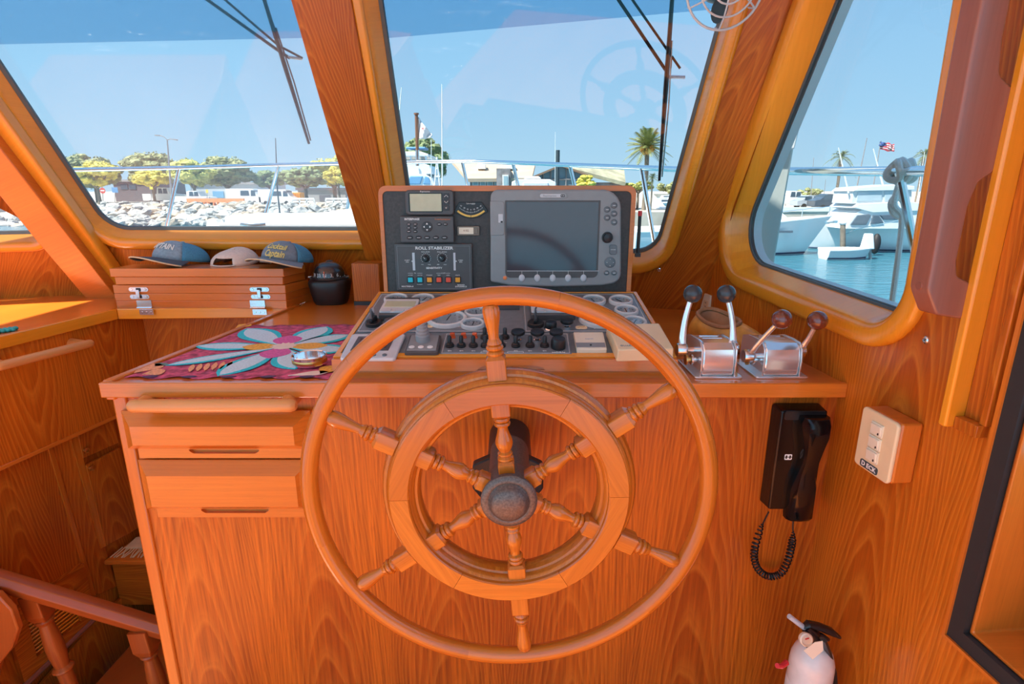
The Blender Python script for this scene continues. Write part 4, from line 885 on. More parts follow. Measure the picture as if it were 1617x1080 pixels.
c = sl(881.5, 548, .006); mb = MB(FR_S.at(*c, .005)); mb.lathe([(0, 0), (.0165, 0), (.0165, .018), (.0145, .023), (.008, .025), (0, .025)], 22); mb.build('horn_button', BLACK, t)
text('HORN', .0085, FR_S.at(*sl(882, 556.5, .0055), .0056), INK, t, sx=1.2)
for x in (772, 814): 
    c = sl(x, 556, .0055); mb = MB(FR_S.M); mb.sweep2(rrect(c[0], c[1], .036, .008, .003), [(0, .0046), (0, .0056), (-.0008, .0056), (-.0008, .0046)]); mb.build('label_outline', INK, t, smooth=False)
# white alarm box
t = thing('alarm_unit', 'small ivory alarm unit with dark stripe beside the toggles', 'alarm', FR_S.W(*sl(932, 555)))
wp = FR_S.PP([(911, 556), (905, 529), (952, 529), (958, 556)], .006); mb = MB(FR_S.M); mb.prism(roundpoly(wp, .003), .001, .014); mb.build('body', CREAML, t, bevel=.002)
mb = MB(FR_S.M); mb.prism(FR_S.PP([(911, 548), (909, 541), (955, 541), (956.5, 548)], .0145), .0135, .0148); mb.build('stripe', SILVER, t)
disc(FR_S, 933, 544, .0022, .014, .0162).build('lamp', BLACK, t)
text('Alarm', .008, FR_S.at(*sl(930, 535, .0145), .0146), SILVERL, t)
# cream box
t = thing('cream_cover_box', 'plain cream plastic cover box at the corner of the slanted panel', 'box', FR_S.W(*sl(1015, 560)))
zb0 = 0.030; q4 = FR_S.PP([(976, 552), (959, 512), (1041, 510), (1064, 550)], zb0); mb = MB(FR_S.M); mb.prism(offset(ccw(q4), .002), .001, zb0, top=q4); mb.build('cover', CREAM, t, bevel=.003)
text('GUARDIAN', .009, FR_S.at(*sl(996, 546, zb0), zb0 + .0003), SILVER, t)
# ================================================================== THINGS ON THE COUNTERS
FR_T = Frame((0, 0, ZT), (1, 0, 0), (0, 1, 0))              # worktop surface, z up
def frame_m(o, X, Z):
    X = Vector(X).normalized(); Z = Vector(Z); Z = (Z - X * Z.dot(X)).normalized(); Y = Z.cross(X); o = Vector(o)
    return Matrix(((X.x, Y.x, Z.x, o.x), (X.y, Y.y, Z.y, o.y), (X.z, Y.z, Z.z, o.z), (0, 0, 0, 1)))
# --- throttle controls
BALLK = mat('dark_grey_ball', (0.035, 0.042, 0.05), 0.25, coat=0.3); BALLB = mat('brown_ball', (0.16, 0.035, 0.018), 0.12, coat=0.8)
def control(pxl, pxr, py, label, levers, ball, nm):
    a, b = atz(pxl, py, ZT), atz(pxr, py, ZT); cx = (a.x + b.x) / 2; y0 = a.y; w = (b.x - a.x)
    t = thing('engine_control', label, 'throttle', (cx, y0 + 0.06, ZT)); fr = Frame((cx, y0, ZT), (1, 0, 0), (0, 1, 0)); D = 0.135
    mb = MB(fr.M); mb.prism(roundpoly([(-w / 2, 0), (w / 2, 0), (w / 2, D), (-w / 2, D)], .006), 0.0, .005); mb.build('base_plate', CTRL, t, bevel=.0015)
    bw = w * 0.34; x0, x1 = -bw - w * .02, bw - w * .02; D2 = D - .008; H = .078
    prof = [(0.006, .005), (0.004, H * .5), (0.008, H * .82), (0.022, H * .98), (0.045, H), (D2 * .72, H * .97), (D2 - .004, H * .86), (D2, H * .6), (D2, .005)]
    side = Frame(fr.W(x0, 0, 0), (0, 1, 0), (0, 0, 1))       # z = +x
    mb = MB(side.M); mb.prism(prof, 0.0, x1 - x0); mb.build('housing', CTRL, t, bevel=.005, seg=3)
    for sx in (x0 - .0015, x1 + .0015):
        mb = MB(side.M.copy()); mb.to(Frame(fr.W(sx, 0, 0), (0, 1, 0), (0, 0, 1)).M); mb.prism(offset(ccw(prof), .002), -.0015, .0015); mb.build('side_flange', CTRL, t, bevel=.0006)
    for i in range(2): mb = MB(fr.at(-w * .02, .06 + .022 * i, H * .985)); mb.box(-bw * .62, bw * .62, -.003, .003, -.001, .0016); mb.build('raised_lettering', STEEL, t)
    for i, (px, py_, bx, by, pY, bY) in enumerate(levers):
        P, Bq = aty(px, py_, pY), aty(bx, by, bY); mid = (P + Bq) / 2; d = Bq - P; bow = Vector((-1 if i == 0 else 1, 0, 0)) * 0.006
        lv = MB(); pts = [P + d * s + bow * math.sin(PI * s) * (1 if nm else .5) for s in [k / 8 for k in range(9)]]
        lv.tube(pts, [.0095, .0085, .0078, .007, .0066, .0064, .0062, .006, .006], 12, flat=.7); L_ = lv.build('lever', CTRL, t)
        mb = MB(frame_m(P, (0, 1, 0), (1, 0, 0))); mb.lathe([(0, -.012), (.014, -.012), (.015, -.008), (.015, .006), (.012, .010), (0, .010)], 18); mb.build('pivot', STEEL, L_)
        mb = MB(); mb.ball(Bq, .0205, 22, 14); mb.build('ball_grip', ball, L_)
        s = x0 if i == 0 else x1; hx = fr.W(s, P.y - y0, P.z - ZT); mb = MB(); mb.tube([P, (hx.x, P.y, P.z)], .006, 10); mb.build('axle', STEEL, L_)
    for k in range(2):
        q = fr.W(x0 - .012 - .012 * k, .032, .035); mb = MB(frame_m(q, (0, 1, 0), (1, 0, 0))); mb.lathe([(0, -.005), (.012, -.005), (.012, -.001), (.006, 0), (.006, .006), (0, .012)], 14); mb.build('linkage_bolt', BRASS if k else STEEL, t)
control(1097, 1173, 598.5, 'chrome engine control with two dark grey ball levers', [(1077, 552, 1094, 464, 1.20, 1.22), (1157, 548, 1147, 464, 1.20, 1.22)], BALLK, 1)
control(1194, 1277, 598.5, 'chrome engine control with two brown ball levers', [(1182, 562, 1234.5, 504, 1.19, 1.135), (1264, 553, 1291, 506, 1.19, 1.15)], BALLB, 0)
# --- carved wooden clog
t = thing('wooden_clog', 'carved yellow wooden clog shoe behind the chrome engine controls', 'clog', atz(1140, 515, ZT))
A, B = atz(1092, 520, ZT + .03), atz(1214, 545, ZT + .022); A.y = 1.47; B.y = 1.33; A = aty(1094, 502, 1.50); B = aty(1222, 541, 1.30); A.z = B.z = ZT
d = (B - A); Lc = d.length; M = frame_m(A, d, (0, 0, 1)); loops = []; nseg = 64; m_ = 72; hole = {}
for i in range(nseg + 1):
    s = min(.999, max(.001, i / nseg)); e = (1 - abs(2 * s - 1) ** 4) ** .5; w = .052 * e * (1 - .30 * s); hgt = (.112 - .062 * s) * e; lp = []
    for k in range(m_):
        a = 2 * PI * k / m_; lp.append((s * Lc, w * math.cos(a), hgt * .5 + hgt * .5 * math.sin(a))); hole[i, k] = ((s - .37) / .25) ** 2 + ((a - 1.85) / .80) ** 2
    loops.append(lp)
CLOGW = mat('carved_yellow_wood', (0.66, 0.30, 0.05), 0.4, var=0.25, scale=30)
mb = MB(M); f = [(i * m_ + k, i * m_ + (k + 1) % m_, (i + 1) * m_ + (k + 1) % m_, (i + 1) * m_ + k) for i in range(nseg) for k in range(m_) if min(hole[i, k], hole[i + 1, k], hole[i, (k + 1) % m_], hole[i + 1, (k + 1) % m_]) > .97]
mb.add([p for l in loops for p in l], f + [tuple(reversed(range(m_))), tuple(range(nseg * m_, (nseg + 1) * m_))]); mb.build('body', CLOGW, t, angle=70)
def clog_pt(s, a, lift):
    e = (1 - abs(2 * s - 1) ** 4) ** .5; w = .052 * e * (1 - .30 * s) + lift; hgt = (.112 - .062 * s) * e; return Vector((s * Lc, w * math.cos(a), hgt * .5 + (hgt * .5 + lift) * math.sin(a)))
def cup(r_, dep):                                            # the hollowed foot bed
    out = []
    for q in [2 * PI * k / 40 for k in range(40)]:
        p = clog_pt(.37 + .25 * r_ * math.cos(q), 1.85 + .80 * r_ * math.sin(q), .0); c_ = Vector((p.x, 0, (.112 - .062 * p.x / Lc) * .42)); out.append(p.lerp(c_, dep))
    return out
CLOGR = mat('worn_rim_shaded_bed', (0.34, 0.15, 0.06), 0.5, var=.2)
mb = MB(M); mb.rings([cup(1.04, -.02), cup(1.02, .25), cup(1.0, .60), cup(.92, 1.0), cup(.75, 1.35), cup(.4, 1.5), cup(.1, 1.52)], cap1=True); mb.build('foot_bed', CLOGR, t, angle=70)  # foot bed takes the darker rim brown, shade put into its colour
mb = MB(M); mb.tube([clog_pt(.37 + .25 * math.cos(q), 1.85 + .80 * math.sin(q), .002) for q in [2 * PI * k / 48 for k in range(48)]], .0055, 8, closed=True); mb.build('rim', CLOGR, t)
# --- wall socket
k0 = FR_W.P(1100, 470, 0.004); k1 = FR_W.P(1122, 490, .004)
t = thing('wall_socket', 'cream wall socket low on the wall behind the clog', 'socket', FR_W.W(*FR_W.P(1111, 480)))
cx, cz = (k0[0] + k1[0]) / 2, (k0[1] + k1[1]) / 2 + .003
mb = MB(FR_W.M); mb.prism(rrect(cx, cz, .105, .07, .003), 0, .007); mb.build('plate', CREAML, t, bevel=.002)
for dx in (-.027, .027):
    mb = MB(FR_W.M); mb.prism(rrect(cx + dx, cz, .036, .028, .008), .0065, .009); o = mb.build('outlet', CREAM, t, bevel=.001)
    for dz in (-.006, .006): mb = MB(FR_W.M); mb.box(cx + dx - .005, cx + dx + .005, cz + dz - .001, cz + dz + .001, .0085, .0093); mb.build('slot', BLACK, o)
# --- screws on the walls
for fr, px, py, lb in ((FR_W, 1463, 537, 'steel screw with cup washer under the dark grab rail'), (FR_W, 1110.5, 440, 'steel screw with cup washer in the corner behind the levers'), (FR_FH, 1041, 425.5, 'steel screw with cup washer below the raked front window'),
                       (FR_FC, 170, 380, 'steel screw with cup washer beside the far slanted post')):
    c = fr.P(px, py); t = thing('wall_screw', lb, 'screw', fr.W(*c)); mb = MB(fr.at(*c)); mb.lathe([(0, 0), (.0075, 0), (.0068, .0025), (.0045, .004), (.004, .003), (0, .0035)], 16); mb.build('washer', STEEL, t, angle=20)
    mb = MB(fr.at(*c, .0035, .6)); mb.box(-.003, .003, -.0005, .0005, -.0004, .0006); mb.build('slot', BLACK, t)
# --- compass
c = atz(524, 478, ZT); t = thing('compass', 'black box compass with clear dome beside the wooden block', 'compass', c)
r = 0.066
def sq_loop(w, z, n=24, p=3.0): return [(w * math.copysign(abs(math.cos(q)) ** (2 / p), math.cos(q)), w * .92 * math.copysign(abs(math.sin(q)) ** (2 / p), math.sin(q)), z) for q in [2 * PI * k / n for k in range(n)]]
M = Matrix.Translation(c)
mb = MB(M); mb.rings([sq_loop(.054, 0), sq_loop(.060, .012), sq_loop(.068, .05), sq_loop(.072, .078), sq_loop(.069, .086), sq_loop(.062, .092)], cap0=True, cap1=True); mb.build('housing', BLACK, t, angle=50)
mb = MB(M); mb.lathe([(.060, .088), (.067, .090), (.068, .094), (.066, .098), (.060, .100)], 32); mb.build('ring', BLACK, t)
mb = MB(M); mb.lathe([(.053, .088), (.054, .106), (.051, .120), (.042, .133), (.024, .142), (0, .145)], 32); cd = mb.build('card', BLACK, t)
for i in range(24):
    th = 2 * PI * i / 24; l = .010 if i % 2 else .014; mb = MB(M @ Matrix.Rotation(th, 4, 'Z')); mb.box(.0532, .0548, -.0008, .0008, .092, .092 + l * .8); mb.build('tick', INK, cd)
for i, s in enumerate(('30', '33', 'N', '3', '6')):
    th = -PI / 2 + (i - 2) * .42; q = c + Vector((  .0545 * math.cos(th), .0545 * math.sin(th), .107)); text(s, .018, frame_m(q, (-math.sin(th), math.cos(th), 0), (math.cos(th), math.sin(th), 0)), INK, cd)
mb = MB(M); mb.box(-.0012, .0012, -.0585, -.057, .096, .122); mb.build('lubber_line', mat('orange_line', (.8, .15, .03), .5), t)
mb = MB(M); mb.lathe([(.062, .096), (.0615, .106), (.057, .122), (.048, .136), (.034, .147), (.016, .152), (0, .153)], 36); mb.build('dome', CLEAR, t)
mb = MB(M); mb.ball((0, 0.012, .1505), .013, 16, 8, (1, 1, .3)); mb.build('dome_cap', BLACK, t)
for sgn in (-1, 1): mb = MB(M); mb.tube([(sgn * .060, -.006, .096), (sgn * .074, -.012, .096)], .004, 10); mb.build('side_screw', STEEL, t)
# --- wooden block
c = atz(577, 482, ZT); t = thing('wooden_block', 'upright teak box with black base beside the compass', 'box', c)
xa, xb = aty(557, 450, c.y).x, aty(600, 450, c.y).x; zt_ = aty(577, 416, c.y).z
mb = MB(); mb.box(xa, xb, c.y, c.y + .08, ZT, ZT + .014); mb.build('base', BLACK, t)
mb = MB(); mb.box(xa, xb, c.y - .001, c.y + .08, ZT + .014, zt_); mb.build('body', TEAK, t, bevel=.003, grain=(0, 0, 1))
# --- stack of hinged boards
YB = 1.925; FR_BD = Frame((0, YB, 0), (1, 0, 0), (0, 0, 1))
def board(x0, y0, x1, y1, label, dep, yo=0.0):
    fr = Frame((0, YB - yo, 0), (1, 0, 0), (0, 0, 1)); a, b = fr.P(x0, y1), fr.P(x1, y0)
    t = thing('hinged_board', label, 'board', (a[0], YB, a[1]), 'stacked hinged boards'); mb = MB(); sk = .035
    mb.prism([(a[0], YB - yo), (b[0], YB - yo), (b[0] + sk, YB + dep), (a[0] + .01, YB + dep)], a[1], b[1]); mb.build('board', SOLID, t, bevel=.002, grain=(1, 0, 0)); return t, a, b
tb1, _, _ = board(174.5, 424, 447, 437.3, 'topmost hinged board under the hats', .10, .012)
tb2, _, _ = board(183, 437, 446, 449.5, 'second hinged board of the stack from the top', .11, .006)
tb3, a3, b3 = board(180, 450, 450, 463.5, 'middle hinged board of the stack with link plates', .13)
tb4, a4, b4 = board(182, 463.5, 451, 475, 'fourth hinged board of the stack with link plates', .145)
tb5, a5, b5 = board(185, 474.8, 452, 487.5, 'lowest hinged board of the stack on the ledge', .16)
for x in (219, 410):
    for par, y in ((tb3, 457), (tb4, 468.5)):
        c = FR_BD.P(x + (2 if y > 460 else 0), y); w = .033; mb = MB(FR_BD.at(*c, 0)); mb.prism(rrect(0, 0, .067, .015, .007), -.001, .002); l = mb.build('link_plate', STEEL, par)
        for sx in (-.024, .024): mb = MB(FR_BD.at(c[0] + sx, c[1], .002)); mb.lathe([(0, .0012), (.0035, .0012), (.0045, 0)], 10); mb.build('screw', CHROME, l)
        mb = MB(FR_BD.at(*c, .0022)); mb.prism(rrect(0, 0, .016, .011, .002), -.001, .001); mb.build('link_slot', BLACK, l)
    c = FR_BD.P(x, 462.5); mb = MB(FR_BD.at(*c, .002)); mb.box(-.006, .006, -.017, .012, 0, .006); mb.build('link', STEEL, tb3, bevel=.001)
for x in (229, 407.5):
    c = FR_BD.P(x, 483); ho = thing('butt_hinge', 'plated butt hinge on the lowest board toward the %s' % ('far slanted post' if x < 300 else 'compass'), 'hinge', FR_BD.W(*c), 'butt hinges')
    mb = MB(FR_BD.at(*c, 0)); mb.box(-.026, .026, -.004, .020, .0, .003); mb.build('upper_leaf', STEEL, ho)
    fr = Frame((0, 1.903, 0), (1, 0, 0), (0, 0, 1)); c2 = fr.P(x + 3, 491); mb = MB(fr.at(*c2, 0)); mb.box(-.024, .024, -.013, .006, -.002, .004); mb.build('lower_leaf', STEEL, ho)
    for k in range(3):
        mb = MB(fr.at(c2[0] + (k - 1) * .015, c2[1] - .004, .004)); mb.lathe([(0, .001), (.003, .001), (.004, 0)], 10); mb.build('screw', CHROME, ho)
    A = FR_BD.W(c[0] - .026, c[1] - .006, .004); mb = MB(); mb.tube([A, A + Vector((.052, 0, 0))], .0035, 8); mb.build('knuckle', STEEL, ho)
# --- hats
DENIM = mat('faded_denim', (0.27, 0.36, 0.42), 0.9, var=.15, scale=120, bump=.3); GREYC = mat('grey_cap_cloth', (0.20, 0.25, 0.30), 0.9, var=.12, scale=120, bump=.3)
MESH = mat('teal_mesh_cloth', (0.07, 0.26, 0.40), 0.9, var=.25, scale=300, bump=.4); NAVY = mat('dark_cap_brim', (0.07, 0.08, 0.10), 0.8); PINK = mat('cream_cap_cloth', (0.72, 0.56, 0.46), 0.9, bump=.3, var=.08, scale=100)
TANL = mat('tan_brim_edge', (0.70, 0.55, 0.34), 0.8); GOLD = mat('gold_embroidery', (0.78, 0.62, 0.20), 0.6); WHT = mat('white_embroidery', (0.82, 0.80, 0.72), 0.7)
def cap_hat(o, yaw, label, front, side, brim, words, wmat, sc=1.0, tiltx=0.0, tilty=0.0, back_view=False, shear=0.0, hz=.64):
    t = thing('baseball_cap', label, 'cap', o); M = Matrix.Translation(Vector(o)) @ Matrix.Rotation(yaw, 4, 'Z') @ Matrix.Rotation(tiltx, 4, 'X') @ Matrix.Rotation(tilty, 4, 'Y') @ Matrix.Scale(sc, 4)
    R, H = .085, .098 * hz
    def dome(az, e):   # az: 0 = front (-y)
        x = R * math.cos(e) * math.sin(az); y = -R * 1.15 * math.cos(e) * math.cos(az); f = max(0, math.cos(az)) ** 2
        return Vector((x, y * (1 - .10 * f * math.sin(e)), H * (math.sin(e) ** .9 + .20 * f * math.sin(2 * e))))
    ne = 10
    for a0, a1, m, nm in ((-.95, .95, front, 'front_panel'), (.95, 2 * PI - .95, side, 'crown')):
        mb = MB(M); na = 14 if nm == 'front_panel' else 26; v = []; f = []
        for i in range(na + 1):
            for j in range(ne + 1): v.append(dome(a0 + (a1 - a0) * i / na, j / ne * PI / 2))
        for i in range(na):
            for j in range(ne):
                mid = a0 + (a1 - a0) * (i + .5) / na
                if back_view and abs(mid - PI) < .55 and j < 4: continue
                k = i * (ne + 1) + j; f.append((k, k + ne + 1, k + ne + 2, k + 1))
        mb.add(v, f); o_ = mb.build(nm, m, t, angle=60); sol = o_.modifiers.new('thick', 'SOLIDIFY'); sol.thickness = .002
    mb = MB(M); mb.ball((0, .002, H + .001), .007, 10, 6, (1, 1, .5)); mb.build('button', front, t)
    mb = MB(M); v = []; f = []; na = 18; nr = 5          # brim
    for lay in (0, -.003):
        for i in range(na + 1):
            a = -1.2 + 2.4 * i / na; b = dome(a, 0)
            for j in range(nr + 1):
                s = j / nr; ext = .075 * math.cos(a * .75) ** .8; d_ = Vector((math.sin(a) * .45, -1, 0)).normalized()
                p = b + d_ * ext * s; p.z = .004 + lay - .8 * p.x * p.x * (1 + 1.2 * s) - .002 * s; v.append(p)
    n1 = (na + 1) * (nr + 1)
    for i in range(na):
        for j in range(nr):
            k = i * (nr + 1) + j; f.append((k, k + 1, k + nr + 2, k + nr + 1)); f.append((n1 + k, n1 + k + nr + 1, n1 + k + nr + 2, n1 + k + 1))
    for i in range(na): k = i * (nr + 1) + nr; f.append((k, n1 + k, n1 + k + nr + 1, k + nr + 1))
    mb.add(v, f); br = mb.build('brim', brim, t, angle=60)
    mb = MB(M); mb.tube([v[i * (nr + 1) + nr] + Vector((0, -.001, -.0015)) for i in range(na + 1)], .0024, 6); mb.build('brim_edge', TANL, br)
    if back_view:
        mb = MB(M); mb.tube([dome(PI - .58 + 1.16 * i / 8, .12) * 1.02 for i in range(9)], .006, 6, flat=.4); mb.build('strap', front, t)
    def warp(x, y, z):
        e = min(1.3, max(.03, .50 + y / (.085 * (.4 + .6 * hz)))); p = dome(x / (R * .98), e); n = p.normalized(); return p + n * (z + .0035)
    for w_, sz, yo in words:
        cu = lambda x, y, z, yo=yo: warp(x, y + yo, z)
        text(w_, sz, M, wmat, t, warp=cu, bold=True, shear=shear, sx=.95)
    return t
zH = tb1.location.z + (FR_BD.P(200, 424)[1] - tb1.location.z)
cap_hat(Vector((aty(288, 424, 2.05).x, 2.055, zH + .014)), -.36, 'faded denim cap with white lettering on the stacked boards', DENIM, MESH, NAVY, [('CAPTAIN', .026, .002)], WHT, sc=1.0, tiltx=-.16, tilty=.05)
cap_hat(Vector((aty(372, 424, 2.04).x, 2.045, zH + .004)), PI - .1, 'cream cap turned backward between the two blue caps', PINK, PINK, PINK, [], WHT, sc=.92, hz=.55, tiltx=-.08, back_view=True)
cap_hat(Vector((aty(456, 424, 2.03).x, 2.030, zH + .017)), -.14, 'grey and teal cap with gold script lettering beside the compass', GREYC, MESH, GREYC, [('Cocktail', .024, .002), ('Captain', .024, -.019)], GOLD, sc=1.0, tiltx=-.12, tilty=.10, shear=.35)
# --- embroidered cloth
CLOTH = mat('magenta_cloth', (0.50, 0.075, 0.15), 0.85, var=.55, scale=55, bump=.3)
t = thing('flowered_cloth', 'magenta embroidered cloth with a large turquoise flower on the worktop', 'cloth', atz(400, 560, ZT))
cq = [FR_T.P(197, 598), FR_T.P(528, 598), FR_T.P(566, 513), FR_T.P(398, 515)]
mb = MB(FR_T.M); nx, ny = 36, 20; v = []; f = []
def cpos(u, w): 
    a = Vector(cq[0]).lerp(Vector(cq[1]), u); b = Vector(cq[3]).lerp(Vector(cq[2]), u); p = a.lerp(b, w); wob = .006 * math.sin(u * 31) * (1 if w < .01 or w > .99 else 0)
    return (p.x, p.y + wob, .0022 + .0012 * math.sin(u * 17 + w * 5) * math.sin(w * 11) + (.003 * (math.sin(u * 31) + 1) / 2 if w < .04 else 0))
for i in range(nx + 1):
    for j in range(ny + 1): v.append(cpos(i / nx, j / ny))
for i in range(nx):
    for j in range(ny): k = i * (ny + 1) + j; f.append((k, k + ny + 1, k + ny + 2, k + 1))
mb.add(v, f); o = mb.build('cloth', CLOTH, t); s_ = o.modifiers.new('thick', 'SOLIDIFY'); s_.thickness = .0018
TURQ = mat('turquoise_thread', (0.03, 0.58, 0.66), 0.8, var=.2, scale=200, bump=.2); PALE = mat('pale_blue_thread', (0.56, 0.74, 0.82), 0.8, var=.12, scale=200, bump=.2); MAG = mat('pink_thread', (0.66, 0.12, 0.36), 0.8, var=.2, scale=200)
YELT = mat('yellow_thread', (0.82, 0.42, 0.06), 0.8, var=.25, scale=150); OFFW = mat('offwhite_thread', (0.80, 0.66, 0.56), 0.8); PURP = mat('dark_hem', (0.10, 0.05, 0.12), 0.8); OLIV = mat('olive_thread', (0.16, 0.24, 0.20), .8); SALM = mat('salmon_thread', (0.80, 0.36, 0.18), .8, var=.25, scale=200)
def petal(p0, p1, wd, m, z, nm='petal', tip=.65):
    a, b = Vector(FR_T.P(*p0)), Vector(FR_T.P(*p1)); d = b - a; n = Vector((-d.y, d.x)).normalized(); pts = []
    for i in range(13):
        s = i / 12; pts.append((s, math.sin(PI * s ** (math.log(.5) / math.log(tip))) ** .8 * wd / 2))
    poly = [tuple(a + d * s + n * w) for s, w in pts] + [tuple(a + d * s - n * w) for s, w in reversed(pts[1:-1])]
    mb = MB(FR_T.M); mb.prism(poly, z - .0012, z); return mb.build(nm, m, t, smooth=False, grain=(d.x, d.y, 0))
cpt = (449, 550)
for tip, wd in (((390, 521), .105), ((517, 518), .10), ((553, 531), .085), ((548, 556), .09), ((466, 586), .09), ((344, 597), .085), ((262, 580), .055), ((308, 549), .075)):
    petal(cpt, tip, wd, TURQ, .0050); q = (cpt[0] + (tip[0] - cpt[0]) * .97, cpt[1] + (tip[1] - cpt[1]) * .97); petal(cpt, q, wd * .66, PALE, .0056, 'petal_light')
for tip, wd, m in (((458, 533), .075, MAG), ((425, 569), .075, MAG), ((383, 551), .06, YELT), ((518, 549), .06, YELT)): petal(cpt, tip, wd, m, .0062, 'inner_petal', .6)
mb = MB(FR_T.M); cc = FR_T.P(*cpt); mb.prism([(cc[0] + r_ * math.cos(q), cc[1] + r_ * math.sin(q)) for q, r_ in [(2 * PI * k / 28, .030 + .006 * math.sin(k * 3)) for k in range(28)]], .005, .0068); mb.build('flower_center', OFFW, t, smooth=False)
for p0, p1, w, m in (((212, 592), (252, 577), .06, SALM), ((225, 594), (262, 588), .05, SALM), ((372, 520), (395, 514), .045, YELT), ((505, 594), (530, 580), .05, YELT), ((245, 582), (262, 576), .035, OLIV), ((455, 596), (520, 590), .03, OFFW)): petal(p0, p1, w, m, .0052, 'corner_bloom')
for i in range(6): petal((300 + 12 * i, 590 - i), (306 + 12 * i, 578 - i), .012, SALM, .0050, 'stitch_row', .5)
for i in range(5): petal((225 + 62 * i, 598), (250 + 62 * i, 597), .012, PURP, .0052, 'hem_scallop', .5)
# --- silver tray
c = atz(490, 578, ZT); t = thing('silver_dish', 'small round silver dish on the flowered cloth', 'dish', c)
mb = MB(Matrix.Translation(c + Vector((0, 0, .005)))); mb.lathe([(0, 0), (.036, 0), (.0385, .003), (.0385, .020), (.040, .022), (.0385, .024), (.036, .022), (.036, .005), (0, .004)], 36); mb.build('bowl', CHROME, t)
mb = MB(Matrix.Translation(c + Vector((0, 0, .005)))); mb.lathe([(.0388, .006), (.0395, .007), (.0395, .014), (.0388, .015)], 36); mb.build('band', BRASS, t)
# --- turquoise beads on port counter
BEAD = mat('turquoise_bead', (0.02, 0.35, 0.36), 0.3)
t = thing('bead_string', 'short string of turquoise beads on the sunlit counter', 'beads', atz(8, 521, ZL))
for i in range(9):
    p = atz(-8 + 4.0 * i, 522.5 - 0.55 * i + (1.5 if i % 2 else 0), ZL + .006); mb = MB(); mb.ball(p, .007, 10, 6, (1.2, 1, .9)); mb.build('bead', BEAD, t)

# ================================================================== THINGS ON THE WALLS
# --- mahogany grab rail
gx = FR_W.P(1499, 478, 0.03); t = thing('grab_rail', 'dark mahogany vertical grab rail with two hand slots beside the side window', 'grab rail', FR_W.W(gx[0], 1.31))
yg = gx[0] + .012
FR_G = Frame(FR_W.W(yg, 0, 0), FR_W.Z, (0, 0, 1))      # x = off the wall, z = X x Y
zlow = 1.300; zmid0, zmid1 = 1.535, 1.60; ztp = 2.19
bar_o, bar_i = .098, .060
prof = [(0.0, zlow), (bar_o - .022, zlow + .012), (bar_o, zlow + .05), (bar_o + .004, 1.7), (bar_o, ztp), (0.0, ztp), (0.0, 2.05), (bar_i - .004, 2.02), (bar_i, 1.99), (bar_i, 1.70), (bar_i - .006, 1.655), (.02, 1.632), (0, 1.625),
        (0, 1.54), (.022, 1.532), (bar_i - .008, 1.510), (bar_i, 1.475), (bar_i, 1.395), (bar_i - .006, 1.372), (.02, 1.358), (0, 1.352)]
prof = roundpoly(prof, [.004, .012, .03, 0, .0, 0, 0, .012, .012, .02, .012, .012, 0, 0, .012, .012, .02, .012, .01, .01, 0], 4)
mb = MB(FR_G.M); mb.prism(prof, -.019, .019); mb.build('rail', MAHOG, t, bevel=.012, seg=4, grain=(0, 0, 1), angle=50)
for z in (1.355, 1.585):
    mb = MB(frame_m(FR_G.W(bar_o - .0005, z, 0), (0, 0, 1), FR_G.X)); mb.lathe([(0, .0012), (.006, .0012), (.0065, .0)], 18); mb.build('plug', MAHOG, t)
# --- deck switch box
fw = FR_W
p00, p11 = fw.P(1363, 640, .05), fw.P(1396, 766, .05); p10 = fw.P(1418, 673, .05)
xa, xb = p00[0], p10[0] + .001; zb_, zt_ = p11[1] + .003, p00[1]
t = thing('switch_box', 'cream rocker switch plate on a teak box beside the phone', 'switch', fw.W((xa + xb) / 2, zb_)); cx, cz = (xa + xb) / 2, (zb_ + zt_) / 2; w, h_ = xb - xa, zt_ - zb_
mb = MB(fw.M); mb.prism(rrect(cx, cz, w * .99, h_ * .99, .006), 0, .043); mb.build('backing_box', SOLID, t, bevel=.005, grain=(0, 0, 1))
mb = MB(fw.M); mb.prism(rrect(cx, cz, w, h_, .009), .042, .050); mb.build('plate', CREAM, t, bevel=.003, seg=3)
for i in range(3):
    zz = cz + .030 - .0265 * i; mb = MB(fw.M); mb.prism(rrect(cx, zz, .030, .024, .001), .049, .052); k = mb.build('rocker_frame', CREAML, t)
    mb = MB(fw.at(cx, zz, .052) @ Matrix.Rotation(.16, 4, 'X')); mb.box(-.0125, .0125, -.0095, .0095, -.003, .0025); mb.build('rocker', CREAML, k, bevel=.001)
    mb = MB(fw.at(cx + .008, zz - .006, .0545)); mb.box(-.0007, .0007, -.002, .002, -.001, .001); mb.build('mark', BLACK, k)
mb = MB(fw.M); mb.prism(rrect(cx - .004, cz - .048, .046, .014, .004), .0495, .0512); k = mb.build('label_tape', mat('slate_label', (.05, .07, .08), .4), t)
text('D ECK', .0125, fw.at(cx - .004, cz - .048, .0513), INK, k, sx=1.05, bold=True)
# --- phone
FC = FR_CF; P0 = FC.P(1213, 812, 0.0); t = thing('phone_handset', 'glossy black wall phone with coiled cord on the console', 'phone', FC.W(*FC.P(1255, 730)))
tl, tr_, brp, blp = FC.P(1227, 645, .035), FC.P(1306, 645, .035), FC.P(1281, 803, .035), FC.P(1212, 805, .035)
x0, x1 = (tl[0] + blp[0]) / 2, (tr_[0] + brp[0]) / 2 + .004; z1, z0 = tl[1], blp[1]
mb = MB(FC.M); mb.prism(roundpoly([(x0, z0), (x1, z0), (x1, z1), (x0, z1)], .008), 0, .040, top=offset(roundpoly([(x0, z0), (x1, z0), (x1, z1), (x0, z1)], .008), -.004)); mb.build('cradle', BLACKG, t, bevel=.003)
wx = x1 - x0
mb = MB(FC.M); mb.prism(rrect((x0 + x1) / 2 + .002, z1 - .014, wx * .82, .020, .004), .039, .041); mb.build('cradle_recess', BLACK, t)
